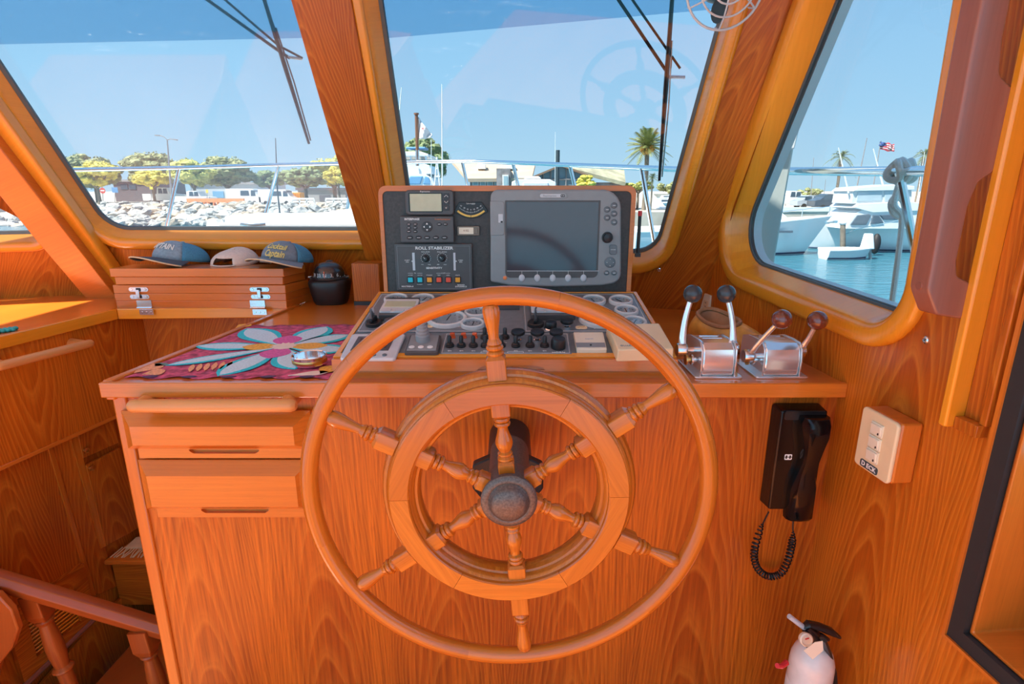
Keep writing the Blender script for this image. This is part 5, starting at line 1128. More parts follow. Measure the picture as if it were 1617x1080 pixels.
mb = MB(FC.M); loops = []; hx0, hx1 = x0 + wx * .40, x1 - .006
for s, z_, wd, dp in ((0, z1 - .012, 1.0, .070), (.06, z1 - .024, 1.05, .078), (.2, z1 - .05, 1.0, .080), (.35, z1 - .085, .78, .074), (.5, z1 - .115, .66, .068), (.66, z1 - .145, .72, .066), (.82, z1 - .175, .95, .070), (.94, z0 - .002, 1.0, .070), (1.0, z0 - .014, .95, .060)):
    cx = (hx0 + hx1) / 2 - (.004 if s > .6 else 0); hw = (hx1 - hx0) / 2 * wd
    loops.append([(cx + hw * a, z_, .036 + (dp - .036) * b) for a, b in ((-1, 0), (-1, .55), (-.72, .92), (0, 1), (.72, .92), (1, .55), (1, 0))])
mb.rings(loops, cap0=True, cap1=True); mb.build('handset', BLACKG, t, angle=45)
lg = FC.P(1245, 722, .041); mb = MB(FC.M); mb.holed(rrect(lg[0], lg[1], .016, .013, .002), [rrect(lg[0] - .004, lg[1], .004, .008), rrect(lg[0] + .004, lg[1], .004, .008)], .039, .0405); mb.build('logo', INK, t, smooth=False)
mb = MB(FC.M); mb.box(lg[0] - .0078, lg[0] + .0078, lg[1] - .0008, lg[1] + .0008, .0395, .0408); mb.build('logo_bar', BLACK, t)
cpx = [(1214, 808), (1207, 822), (1201, 835), (1193, 860), (1191, 880), (1196, 897), (1208, 908), (1222, 910), (1235, 903), (1244, 885), (1249, 865), (1252, 848), (1252, 832), (1253, 815)]
raw = [FC.W(*FC.P(a, b, .025), .025) for a, b in cpx]
def catmull(p, n):
    out = []
    for i in range(len(p) - 1):
        a, b, c, d = p[max(0, i - 1)], p[i], p[i + 1], p[min(len(p) - 1, i + 2)]
        for k in range(n):
            s = k / n; out.append(.5 * ((2 * b) + (c - a) * s + (2 * a - 5 * b + 4 * c - d) * s * s + (3 * b - a - 3 * c + d) * s ** 3))
    return out + [p[-1]]
sm = catmull(raw, 40); coil = []; turns = 48; n_ = len(sm)
for i, p in enumerate(sm):
    s = i / (n_ - 1); T = (sm[min(n_ - 1, i + 1)] - sm[max(0, i - 1)]).normalized(); U = Vector((0, 1, 0)); V_ = T.cross(U).normalized(); amp = .0072 * min(1, max(0, (s - .10) * 12)) * min(1, max(0, (.90 - s) * 12))
    coil.append((p, T, U, V_, amp))
pts = []
nn = turns * 14
for i in range(nn + 1):
    s = i / nn * (n_ - 1); k = min(n_ - 2, int(s)); fr_ = s - k; p = coil[k][0].lerp(coil[k + 1][0], fr_); amp = coil[k][4] * (1 - fr_) + coil[k + 1][4] * fr_; a = 2 * PI * turns * i / nn
    pts.append(p + coil[k][2] * (amp * math.cos(a)) + coil[k][3] * (amp * math.sin(a)))
mb = MB(); mb.tube(pts, .0019, 5); mb.build('coiled_cord', BLACK, t)
# --- fire extinguisher
EXW = mat('white_enamel', (0.74, 0.70, 0.66), 0.25, coat=.4); c = aty(1277, 1075, .97); c.z = 0.0
t = thing('fire_extinguisher', 'white fire extinguisher with black lever head in the console corner', 'fire extinguisher', (c.x, c.y, 0.25)); ztop = aty(1280, 1012, .97).z
M = Matrix.Translation((c.x, c.y, ztop)); R = .0435
mb = MB(M); mb.lathe([(0, -.40), (R * .9, -.40), (R, -.39), (R, -.06), (R * .97, -.044), (R * .85, -.026), (R * .6, -.010), (R * .35, -.002), (.015, 0), (.015, .012), (0, .012)], 36); mb.build('cylinder', EXW, t)
mb = MB(M); mb.lathe([(R + .0005, -.20), (R + .0008, -.199), (R + .0008, -.10), (R + .0005, -.099)], 36); mb.build('label_band', mat('pale_label', (.7, .68, .64), .5), t)
text('FIRE', .03, frame_m(Vector((c.x, c.y - R - .0012, ztop - .13)), (1, 0, 0), (0, -1, 0)), BLACK, t)
q = lambda px, py, Y=1.055: aty(px, py, Y - .10)
mb = MB(); mb.tube([q(1284, 1014, 1.065), q(1282, 1002), q(1272, 990)], [.019, .016, .009], 14); mb.build('valve', BLACK, t)
mb = MB(); mb.tube([q(1246, 973), q(1271, 992)], .0052, 14); mb.build('steel_nozzle', SILVERL, t)
mb = MB(); mb.tube([q(1268, 990), q(1276, 985), q(1295, 990), q(1312, 997), q(1326, 1006)], [.006, .010, .012, .012, .005], 12, flat=.6); mb.build('top_lever', BLACK, t)
mb = MB(); mb.tube([q(1276, 998), q(1296, 1003), q(1308, 1010)], [.006, .006, .004], 10); mb.build('lower_lever', BLACK, t)
mb = MB(frame_m(q(1272, 1009, 1.035), (1, 0.1, .25), (-.25, -1, .25))); mb.lathe([(.0, -.004), (.0125, -.004), (.0135, .004), (.011, .006), (.010, .004), (0, .004)], 24); g = mb.build('pressure_gauge', CREAML, t)
mb = MB(frame_m(q(1272, 1009, 1.03), (1, 0.1, .25), (-.25, -1, .25))); mb.box(-.001, .007, -.001, .001, .0, .0012); mb.build('gauge_needle', MATS['red_cap'], g)
tg = [q(1287, 1014, 1.0), q(1299, 1012, 1.0), q(1300, 1027, 1.0), q(1283, 1041, 1.0), q(1269, 1027, 1.0)]
mb = MB(); nvec = (tg[1] - tg[0]).cross(tg[3] - tg[0]).normalized() * .0006; mb.add([p + nvec for p in tg] + [p - nvec for p in tg], [(0, 1, 2, 3, 4), (9, 8, 7, 6, 5)] + [(i, 5 + i, 5 + (i + 1) % 5, (i + 1) % 5) for i in range(5)]); mb.build('inspection_tag', CREAML, t, smooth=False)
mb = MB(); mb.tube([q(1300, 1010, 1.03), q(1308, 1030, 1.05), q(1316, 1060, 1.06), q(1320, 1110, 1.07)], .0075, 8, flat=.6); mb.build('hose', BLACK, t)
mb = MB(); mb.tube([q(1242, 1046, 1.03), q(1234, 1052, 1.02), q(1227, 1051, 1.015)], [.006, .005, .005], 8); mb.build('red_clip', MATS['red_cap'], t)
mb = MB(); mb.box(c.x + R - .006, .735, c.y - .012, c.y + .012, ztop - .22, ztop - .18); mb.build('wall_bracket', BLACK, t)
# --- fan with wire guard at the top of the frame
fc = aty(1146, -22, 1.40); t = thing('cabin_fan', 'chrome wire guarded cabin fan by the helm post', 'fan', fc)
Mf = frame_m(fc, (1, 0, 0), (0, -1, -.25))
for r, z in ((.085, 0), (.06, .022), (.035, .032)):
    mb = MB(Mf); mb.tube([(r * math.cos(2 * PI * i / 40), r * math.sin(2 * PI * i / 40), z) for i in range(40)], .0028 if r > .08 else .0022, 8, closed=True); mb.build('guard_ring', SILVERL, t)
for i in range(6):
    a = PI / 6 + i * PI / 3; mb = MB(Mf); mb.tube([(.02 * math.cos(a), .02 * math.sin(a), .034), (.035 * math.cos(a), .035 * math.sin(a), .032), (.06 * math.cos(a), .06 * math.sin(a), .022), (.085 * math.cos(a), .085 * math.sin(a), 0), (.08 * math.cos(a), .08 * math.sin(a), -.03)], .002, 6); mb.build('guard_wire', SILVERL, t)
mb = MB(Mf); mb.lathe([(0, -.08), (.030, -.08), (.032, -.06), (.032, -.02), (.020, .0), (.022, .034), (0, .036)], 24); mb.build('motor', BLACK, t)
for i in range(3):
    mb = MB(Mf @ Matrix.Rotation(i * 2 * PI / 3 + .4, 4, 'Z') @ Matrix.Rotation(.5, 4, 'X')); mb.prism(ell(.045, 0, .028, .018, 18), -.0015, .0015); mb.build('blade', BLACK, t)
mb = MB(); p2 = fc + Vector((.05, .02, .42)); mb.tube([fc + Vector((0, .06, .015)), fc + Vector((.03, .10, .12)), Vector((fc.x + .04, fc.y + .02, ZCEIL))], .007, 8); mb.build('bracket', CHROME, t)
# ================================================================== OUTSIDE: OWN BOAT
def outer(fr, px, py, o): return fr.W(*fr.P(px, py, o), o)
WIPER = mat('wiper_black', (0.03, 0.032, 0.035), 0.35)
def wiper(fr, blade, arm1, arm2, tipx, label):
    o = -DEP - .05; t = thing('windscreen_wiper', label, 'wiper', outer(fr, *blade[1], o)); A, B = outer(fr, *blade[0], o), outer(fr, *blade[1], o)
    mb = MB(); mb.tube([A, A.lerp(B, .5), B], [.0055, .0075, .0045], 6); mb.build('blade', WIPER, t)
    off = fr.X * .008 - fr.Z * .004; mb = MB(); mb.tube([A.lerp(B, .28) + off, A.lerp(B, .6) + off * 1.5, A.lerp(B, .98) + off], .0028, 6); mb.build('blade_spring', STEEL, t)
    for a, r in ((arm1, .005), (arm2, .0038)):
        mb = MB(); mb.tube([outer(fr, *q, o - .006) for q in a], r, 6); mb.build('arm', WIPER, t)
    mb = MB(); mb.tube([outer(fr, *q, o - .006) for q in tipx], .005, 6); mb.build('link', STEEL, t)
wiper(FR_FC, ((405, -40), (488, 227)), ((300, -20), (434, 76), (458, 92)), ((330, -22), (440, 72), (478, 92)), ((455, 90), (477, 93)), 'black wiper lying along the wide front window')
wiper(FR_FH, ((1064, -40), (1041, 285)), ((950, -40), (1052, 112)), ((985, -20), (1074, 108)), ((1052, 121), (1082, 122)), 'black wiper hanging in front of the palm tree')
# guard rail round the bow
gr = thing('deck_rail', 'stainless steel guard rail running round the foredeck', 'railing', (0, 4, 0.4))
rp = [(-120, 273, 3.1), (60, 270, 3.3), (125, 268, 3.4), (283, 265, 3.7), (440, 260.5, 3.9), (600, 257, 4.0), (730, 255, 3.9), (810, 257, 3.7), (900, 260.5, 3.3), (1015, 265, 2.85), (1080, 267.5, 2.55), (1160, 269, 2.25), (1225, 270, 2.0), (1340, 270.5, 1.65), (1480, 270, 1.35), (1600, 269, 1.1)]
mb = MB(); mb.tube(catmull([aty(*p) for p in rp], 8), .0125, 12); mb.build('top_rail', CHROME, gr)
for a, b, Y in (((283, 265), (262, 362), 3.7), ((440, 261), (416, 352), 3.9), ((730, 256), (742, 310), 3.9), ((810, 258), (822, 310), 3.7), ((900, 262), (914, 320), 3.3), ((1013, 266), (1036, 400), 2.85), ((1420, 272), (1450, 420), 1.46), ((560, 258), (545, 350), 4.0)):
    mb = MB(); A, B = aty(*a, Y), aty(*b, Y); B = A + (B - A) * 1.35; mb.tube([A, B], .0105 if Y < 2 else .011, 10); mb.build('stanchion', CHROME, gr)
A, B = aty(1440, 272, 1.40), aty(1478, 440, 1.40)
# foredeck of own boat
dk = thing('foredeck', 'white foredeck of the own boat below the rail', 'deck', (0, 3, 0.35))
mb = MB(); mb.prism([(-2.9, 2.55), (1.2, 2.2), (1.25, 1.0), (1.0, 0.9), (0.95, 2.0), (-2.4, 2.4)], 0.30, 0.36); mb.build('side_deck', WHITEP, dk, smooth=False)
mb = MB(); mb.prism([(-3.0, 2.5), (1.2, 2.1), (0.6, 3.4), (-0.8, 4.3), (-2.6, 3.9)], 0.28, 0.34); mb.build('deck', WHITEP, dk, smooth=False)
hb = thing('foredeck_hatch', 'long white hatch cover on the foredeck outside the window', 'hatch', aty(450, 360, 2.7))
a, b = aty(353, 341, 2.75), aty(600, 341, 2.75); mb = MB(); mb.box(a.x, b.x + .2, 2.75, 3.1, a.z - .05, a.z); mb.build('lid', WHITEP, hb, bevel=.01)
a2 = aty(353, 352, 2.7); mb = MB(); mb.box(a.x - .01, b.x + .2, 2.70, 3.1, a2.z - .16, a2.z); mb.build('coaming', WHITEP, hb, bevel=.008)
mb = MB(); q = [aty(470, 341, 2.85), aty(556, 329, 2.85), aty(640, 326, 2.85), aty(640, 345, 2.85)]; mb = MB(Frame((0, 2.85, 0), (1, 0, 0), (0, 0, 1)).M); mb.prism([(p.x, p.z) for p in q], -.25, 0); mb.build('raised_end', WHITEP, hb, bevel=.006)
mb = MB(); mb.tube([aty(380, 354, 2.69), aty(396, 356, 2.685), aty(420, 354, 2.69)], .007, 8); mb.build('handle', CHROME, hb)
hp_ = thing('house_column', 'pale grey outside column of the deckhouse beside the side window', 'column', aty(1225, 420, 1.9)); X0 = 0.74
A = [aty(1150, 520, 1.86), aty(1206, 520, 1.86), aty(1256, 225, 1.86), aty(1275, 120, 1.86), aty(1200, 120, 1.86)]
mb = MB(Frame((0, 1.86, 0), (1, 0, 0), (0, 0, 1)).M); mb.prism([(p.x, p.z) for p in A], -.05, .0); mb.build('column', mat('pale_grey_gelcoat', (.56, .60, .56), .4, var=.03, scale=4), hp_, bevel=.008)
mb = MB(Frame((0, 1.85, 0), (1, 0, 0), (0, 0, 1)).M); mb.prism([(p.x, p.z) for p in (aty(1216, 236, 1.85), aty(1252, 236, 1.85), aty(1262, 196, 1.85), aty(1285, 90, 1.85), aty(1240, 90, 1.85))], -.01, .012); mb.build('cap_plate', WHITEP, hp_, bevel=.004)
# rope on the rail
ROPE = mat('white_rope', (.88, .86, .80), .85, var=.12, scale=300, bump=.5)
rt = thing('mooring_rope', 'white rope hitched round the rail and hanging down', 'rope', aty(1422, 272, 1.47)); kc = aty(1422, 270, 1.47)
for dx, r, tl in ((-.014, .023, .25), (.002, .026, -.2), (.020, .024, .1)):
    mb = MB(frame_m(kc + Vector((dx, 0, 0)), (0, 1, tl), (1, .15, 0))); mb.tube([(r * math.cos(2 * PI * i / 24), r * math.sin(2 * PI * i / 24), .006 * math.sin(2 * PI * i / 12)) for i in range(24)], .0085, 8, closed=True); mb.build('loop', ROPE, rt)
mb = MB(); mb.tube(catmull([aty(1416, 262, 1.49), aty(1420, 285, 1.53), aty(1412, 322, 1.54), aty(1424, 343, 1.54), aty(1419, 400, 1.54), aty(1409, 475, 1.54), aty(1403, 540, 1.54)], 6), .0075, 8); mb.build('tail', ROPE, rt)
mb = MB(frame_m(aty(1418, 327, 1.55), (1, 0, .4), (0, -1, .2))); mb.tube([(.018 * math.cos(2 * PI * i / 20), .027 * math.sin(2 * PI * i / 20), 0) for i in range(20)], .0075, 8, closed=True); mb.build('loop', ROPE, rt)
# jack staff with pennant
js = thing('jackstaff', 'brown wooden jackstaff standing on the bow rail', 'flagpole', aty(659, 256, 4.0))
mb = MB(); mb.tube([aty(659, 240, 4.0), aty(657.5, 181, 4.0)], .011, 10); mb.tube([aty(657.5, 181, 4.0), aty(657.4, 178.5, 4.0)], .017, 10); mb.build('staff', mat('brown_staff', (.20, .10, .06), .4), js)
mb = MB(); mb.tube([aty(659.5, 262, 4.0), aty(659, 237, 4.0)], .013, 10); mb.build('socket', CHROME, js)
fg = thing('pennant', 'white pennant with a small red mark on the jackstaff', 'flag', aty(660, 200, 4.0))
def cloth_flag(px4, Y, m, parent, amp, nm='flag_cloth', nu=14, nv=8):
    mb = MB(); v = []; f = []
    for i in range(nu + 1):
        for j in range(nv + 1):
            u, w = i / nu, j / nv; a = Vector(px4[0]).lerp(Vector(px4[1]), u); b = Vector(px4[3]).lerp(Vector(px4[2]), u); p = a.lerp(b, w); v.append(aty(p.x, p.y, Y + amp * math.sin(u * 9 + w * 2)))
    for i in range(nu):
        for j in range(nv): k = i * (nv + 1) + j; f.append((k, k + nv + 1, k + nv + 2, k + 1))
    mb.add(v, f); o = mb.build(nm, m, parent); s = o.modifiers.new('thick', 'SOLIDIFY'); s.thickness = .002 * Y; return o
FLW = mat('white_flag', (.80, .80, .80), .9, var=.05)
cloth_flag([(660, 185), (683, 214), (680, 218), (661, 220)], 4.0, FLW, fg, .02)
mb = MB(); cpt2 = aty(667.5, 203, 3.96); 
for i in range(5): a = i * 2 * PI / 5; mb.tube([cpt2, cpt2 + Vector((.012 * math.cos(a), 0, .012 * math.sin(a)))], .002, 5)
mb.build('red_mark', MATS['red_cap'], fg)

# ================================================================== OUTSIDE: HARBOUR
ZW = EYE.z - 4.0
WATER, nt_, b_ = _new('harbour_water'); N_, L_2 = nt_.nodes, nt_.links
b_.inputs['Base Color'].default_value = (.05, .20, .27, 1); b_.inputs['Roughness'].default_value = .12
nz = N_.new('ShaderNodeTexNoise'); nz.inputs['Scale'].default_value = 1.3; nz.inputs['Detail'].default_value = 5; tc = N_.new('ShaderNodeTexCoord'); mp = N_.new('ShaderNodeMapping'); mp.inputs['Scale'].default_value = (.7, 2.2, 1)
L_2.new(tc.outputs['Object'], mp.inputs[0]); L_2.new(mp.outputs[0], nz.inputs['Vector']); bp_ = N_.new('ShaderNodeBump'); bp_.inputs['Strength'].default_value = .5; bp_.inputs['Distance'].default_value = .25; L_2.new(nz.outputs['Fac'], bp_.inputs['Height']); L_2.new(bp_.outputs[0], b_.inputs['Normal'])
mb = MB(); mb.prism([(-600, -40), (600, -40), (600, 900), (-600, 900)], ZW - .5, ZW); o = mb.build('water', WATER, smooth=False); o['kind'] = 'stuff'; o['label'] = 'blue green harbour water'; o['category'] = 'water'
GROUND = mat('pale_ground', (.50, .45, .38), .9, var=.2, scale=.3); ASPH = mat('asphalt', (.22, .22, .22), .9, var=.15, scale=.3)
ZG = EYE.z - 2.25
gd = sroot('ground'); gd['label'] = 'pale parking ground along the far shore'; gd['category'] = 'ground'
mb = MB(); mb.prism([(-500, 82), (-4, 82), (-2, 70), (4, 60), (16.6, 60), (78, 320), (-500, 320)], ZW - .4, ZG); mb.build('shore', GROUND, gd, smooth=False)
mb = MB(); mb.prism([(24.8, 62), (400, 62), (400, 320), (128, 320)], ZW - .4, ZG); mb.build('shore', GROUND, gd, smooth=False)
mb = MB(); mb.prism([(-500, 320), (500, 320), (500, 800), (-500, 800)], ZW - .4, ZG); mb.build('far_shore', GROUND, gd, smooth=False)
# riprap
ROCKS = []
rmats = [mat('grey_rock', (.36, .36, .34), .9, var=.3, scale=2), mat('tan_rock', (.50, .40, .30), .9, var=.3, scale=2), mat('pale_rock', (.60, .57, .52), .9, var=.25, scale=2)]
for k in range(7):
    mb = MB(); rnd = random.Random(50 + k); mb.ball((0, 0, 0), 1.0, 8, 6); mb.v = [Vector((p.x * (1 + rnd.uniform(-.28, .28)), p.y * (1 + rnd.uniform(-.28, .28)), p.z * (.7 + rnd.uniform(-.2, .2)))) for p in mb.v]
    o = mb.build('riprap_rock', rmats[k % 3], smooth=False); ROCKS.append(o)
tag(ROCKS[0], 'angular boulder in the riprap bank along the far shore', 'rock', 'riprap boulders')
for r in ROCKS[1:]: tag(r, 'angular boulder in the riprap bank along the far shore', 'rock', 'riprap boulders')
rnd = random.Random(3); cnt = 0; used = set()
slope = lambda u: (65 + 18 * u, ZW - .2 + (ZG - ZW + .25) * u)
rows = []
spots = []
for j in range(9):
    u = (j + .5) / 9; Y, Z = slope(u)
    for i in range(33): spots.append((-58 + (i + rnd.uniform(-.35, .35) + .5 * (j % 2)) * 1.52, Y + rnd.uniform(-.5, .5), Z + rnd.uniform(-.1, .25), rnd.uniform(.62, 1.05)))
for n_i, (x, y, z, s) in enumerate(spots[:297]):
    k = rnd.randrange(7)
    if k not in used: o = ROCKS[k]; used.add(k)
    else: o = ROCKS[k].copy(); COL.objects.link(o)
    o.location = (x, y, z); o.rotation_euler = (rnd.uniform(-.4, .4), rnd.uniform(-.4, .4), rnd.uniform(0, 6.3)); o.scale = (s * 1.2, s, s * .8)
mb = MB()
for i in range(700):
    u = rnd.random(); Y, Z = slope(u); x = rnd.choice((rnd.uniform(-110, -58), rnd.uniform(-9, -3), rnd.uniform(-58, -8))); s = rnd.uniform(.35, .8)
    st_ = len(mb.v); mb.ball((x, Y, Z - .15), s, 6, 4)
    for q in range(st_, len(mb.v)): mb.v[q] = mb.v[q] + Vector((rnd.uniform(-.2, .2), rnd.uniform(-.2, .2), rnd.uniform(-.15, .15))) * s
o = mb.build('riprap_fill', rmats[0], smooth=False); o['kind'] = 'stuff'; o['label'] = 'smaller stones filling the riprap bank'; o['category'] = 'stones'
mb = MB(); mb.add([(-120, 64.5, ZW - .6), (-2, 64.5, ZW - .6), (-4, 83, ZG - .15), (-120, 83, ZG - .15), (-120, 84, ZW - .6), (-4, 84, ZW - .6)], [(0, 1, 2, 3), (3, 2, 5, 4), (0, 3, 4), (1, 5, 2), (0, 4, 5, 1)]); mb.build('bank', GROUND, gd, smooth=False)

# trees
LEAF = {k: mat('foliage_' + k, c, .8, var=.45, scale=1.2) for k, c in dict(olive=(.28, .29, .13), yellow=(.62, .54, .10), green=(.20, .26, .12), lime=(.48, .48, .13)).items()}
BARK = mat('grey_bark', (.22, .18, .14), .9, var=.3, scale=4)
def tree(x0, x1, ytop, ybase, Y, kind, label, n=44, trunk=True, squash=.62, name='shore_tree', ycrown=None):
    r = random.Random(hash((x0, ytop)) & 0xffff); r = random.Random(int(x0 * 7 + ytop * 13)); base = aty((x0 + x1) / 2, ybase, Y); top_ = aty((x0 + x1) / 2, ytop, Y); wx = (aty(x1, ytop, Y).x - aty(x0, ytop, Y).x) / 2
    t = thing(name, label, 'tree', (base.x, Y, ZG), 'trees along the far shore'); zc0 = aty(0, ycrown, Y).z if ycrown else base.z + (top_.z - base.z) * .38; hc = (top_.z - zc0) / 2; cz = zc0 + hc
    mb = MB()
    for i in range(n):
        while True:
            a, b, c = r.uniform(-1, 1), r.uniform(-1, 1), r.uniform(-1, 1)
            if .25 < a * a + b * b + c * c < 1: break
        rad = r.uniform(.20, .32) * min(wx, hc * 1.6); st_ = len(mb.v); p = Vector((base.x + a * (wx - rad * .8), Y + b * wx * .7, cz + c * (hc - rad * .55) * (1 - .25 * a * a)))
        mb.ball(p, rad, 9, 6, (1.15, 1.1, squash))
        for q in range(st_, len(mb.v)): mb.v[q] = p + (mb.v[q] - p) * r.uniform(.72, 1.25)
        for q in range(60):                               # loose leaf tufts
            d_ = Vector((r.gauss(0, 1), r.gauss(0, 1), r.gauss(0, .7))).normalized(); c_ = p + Vector((d_.x * rad * 1.2, d_.y * rad * 1.1, d_.z * rad * squash * 1.3)); s = rad * r.uniform(.06, .17)
            e1 = Vector((r.gauss(0, 1), r.gauss(0, 1), r.gauss(0, 1))).normalized(); e2 = e1.cross(d_).normalized(); mb.add([c_ - e1 * s, c_ + e2 * s, c_ + e1 * s, c_ - e2 * s], [(0, 1, 2, 3)])
    mb.build('crown', LEAF[kind], t, smooth=False)
    if trunk:
        mb = MB(); k0 = Vector((base.x, Y, ZG - .1)); w = max(.14, wx * .07); fk = Vector((base.x, Y, zc0 + .1 * hc)); mb.tube([k0, k0.lerp(fk, .5), fk], [w * 1.2, w, w * .9], 8)
        for a in range(5): mb.tube([fk + Vector((0, 0, -.3)), fk + Vector((wx * .35 * math.cos(a * 1.26), wx * .3 * math.sin(a * 1.26), hc * .5)), fk + Vector((wx * .62 * math.cos(a * 1.26), wx * .5 * math.sin(a * 1.26), hc * 1.0))], [w * .7, w * .5, w * .2], 6)
        mb.build('trunk', BARK, t)
for a in [(95, 150, 247, 323, 96, 'olive', 'far grey-olive tree nearest the slanted post'), (112, 200, 238, 320, 104, 'olive', 'tall grey-olive tree behind the yellow tree by the road sign'), (122, 195, 252, 322, 92, 'yellow', 'bright yellow-green tree by the road sign'), (203, 288, 238, 318, 106, 'olive', 'tall grey-olive tree behind the lamp post'),
          (215, 275, 264, 320, 90, 'yellow', 'low yellow tree beside the lamp post'), (276, 345, 249, 322, 90, 'lime', 'round lime-green tree behind the orange barriers'), (318, 408, 243, 322, 97, 'olive', 'broad olive tree behind the white vans'), (398, 462, 268, 322, 99, 'green', 'dark green tree behind the thin black mast'),
          (445, 525, 262, 322, 93, 'green', 'dark bushy tree behind the orange container'), (485, 575, 238, 322, 100, 'lime', 'tall lime-green tree beside the broad slanted post'), (512, 560, 262, 310, 86, 'yellow', 'pale yellow tree beside the broad slanted post')]:
    tree(*a, ycrown=297 if a[3] > 315 else None)
tree(626, 716, 216, 330, 58, 'green', 'round dark tree behind the white motor yacht', n=60, squash=.8, ycrown=292)
tree(-60, 110, 245, 322, 100, 'olive', 'grey-olive tree beyond the far front window', ycrown=297)
tree(1250, 1303, 296, 318, 84, 'olive', 'small olive tree above the parked cars', n=30, ycrown=315)
tree(980, 1036, 284, 300, 68, 'lime', 'low lime bushes below the date palm', n=26, ycrown=302); tree(1036, 1100, 282, 305, 330, 'olive', 'low olive bushes right below the palm fronds', n=26, ycrown=308)
tree(905, 945, 276, 300, 55, 'yellow', 'small yellow palm-like bush before the gabled hall', n=20, ycrown=300)
# palms
FROND = mat('palm_frond', (.22, .24, .07), .7, var=.35, scale=3); FROND2 = mat('palm_frond_dark', (.14, .17, .08), .7, var=.35, scale=3); DATES = mat('orange_dates', (.62, .26, .05), .7)
def palm(px, py, ybase, Y, rad_px, label, n, m, dates=False, droop=1.0):
    c = aty(px, py, Y); r = random.Random(int(px)); R = rad_px / F_PX * Y; t = thing('palm_tree', label, 'palm', (c.x, Y, aty(px, ybase, Y).z), 'palm trees')
    mb = MB(); b = Vector((c.x, Y, ZG - .1)); w = R * .075; mb.tube([b, b.lerp(c, .5) + Vector((R * .03, 0, 0)), c], [w * 1.1, w, w * 1.15], 10); mb.build('trunk', BARK, t)
    for i in range(n):
        a = 2 * PI * i / n * 2.399 * n / 6.283; a = i * 2.399; el = 1.4 - 1.85 * (i / n); L = R * r.uniform(.9, 1.12); pts = []
        for k in range(7):
            s = k / 6; rr = L * s * math.cos(el) * (1 - .12 * s); z = L * s * math.sin(el) - droop * .55 * L * s * s; pts.append(c + Vector((rr * math.cos(a), rr * math.sin(a), z + R * .08)))
        mb = MB(); mb.tube(pts, [R * .014 * (1 - k / 8) for k in range(7)], 4)
        for k in range(1, 13):
            s = k / 12.5; q = min(5, int(s * 6)); p = pts[q].lerp(pts[q + 1], s * 6 - q); d_ = (pts[q + 1] - pts[q]).normalized(); sd = d_.cross(Vector((0, 0, 1))).normalized(); ll = R * .30 * math.sin(PI * min(1, .2 + s * .8)) ** .7
            for sg in (-1, 1):
                e = p + (sd * sg * .75 + d_ * .75 + Vector((0, 0, -.25))).normalized() * ll; wv = d_ * R * .026; mb.add([p - wv, p + wv, e], [(0, 1, 2)])
        mb.build('frond', m, t, smooth=False)
    if dates:
        for i in range(7):
            a = i * .9; p = c + Vector((R * .2 * math.cos(a), R * .2 * math.sin(a), R * (.02 - .05 * (i % 3)))); mb = MB(); mb.ball(p, R * .09, 8, 6, (1, 1, 1.3)); mb.build('date_cluster', DATES, t)
palm(1022, 236, 300, 66, 40, 'tall date palm with orange fruit seen beside the wiper', 44, FROND, True, .55)
palm(1328, 251, 345, 85, 27, 'windswept palm beside the striped flag mast', 14, FROND2, droop=1.3); palm(1459, 247, 330, 85, 24, 'windswept palm beside the dark grab rail', 13, FROND2, droop=1.3)
palm(1030, 283, 300, 58, 16, 'short dark palm under the tall date palm', 16, FROND2)

# lamp post, sign, masts
GALV = mat('galvanised_grey', (.30, .30, .31), .5, metal=.3); DKM = mat('dark_mast', (.04, .06, .07), .5)
t = thing('street_lamp', 'tall double-armed street lamp above the shore trees', 'street lamp', aty(274, 322, 86))
mb = MB(); mb.tube([aty(272, 323, 86), aty(264, 221, 86)], [.16, .09], 8); mb.build('pole', GALV, t)
for pts in ([(264, 221), (259, 216), (252, 214), (245, 213.5)], [(264, 221), (269, 219.5), (274, 220), (280, 221)]):
    mb = MB(); mb.tube([aty(*p, 86) for p in pts], .06, 6); a = mb.build('arm', GALV, t); mb = MB(); A, B = aty(*pts[-2], 86), aty(*pts[-1], 86); mb.tube([A, B], .17, 6, flat=.5); mb.build('lamp_head', GALV, a)
t = thing('mast', 'thin dark mast standing behind the bow rail', 'mast', aty(437, 322, 40)); mb = MB(); mb.tube([Vector((aty(438, 300, 40).x, 40, ZW - .2)), aty(438, 300, 40), aty(435, 218, 40)], [.06, .05, .025], 6); mb.build('pole', DKM, t)
SIGNR = mat('red_sign', (.62, .08, .06), .5); SIGNB = mat('blue_sign', (.10, .30, .55), .5); SIGNY = mat('yellow_sign', (.80, .60, .08), .5)
t = thing('road_sign', 'round red and white no-entry sign at the lot edge', 'sign', aty(163, 322, 85.0)); mb = MB(); mb.tube([aty(163, 323, 85.0), aty(162, 296, 85.0)], .05, 6); mb.build('post', GALV, t)
c = aty(162, 301, 84.9); mb = MB(frame_m(c, (1, 0, 0), (0, -1, 0))); mb.prism(ell(0, 0, .42, n=20), 0, .03); mb.build('disc', SIGNR, t); mb = MB(frame_m(c, (1, 0, 0), (0, -1, 0))); mb.box(-.30, .30, -.07, .07, .03, .04); mb.build('bar', INK, t)
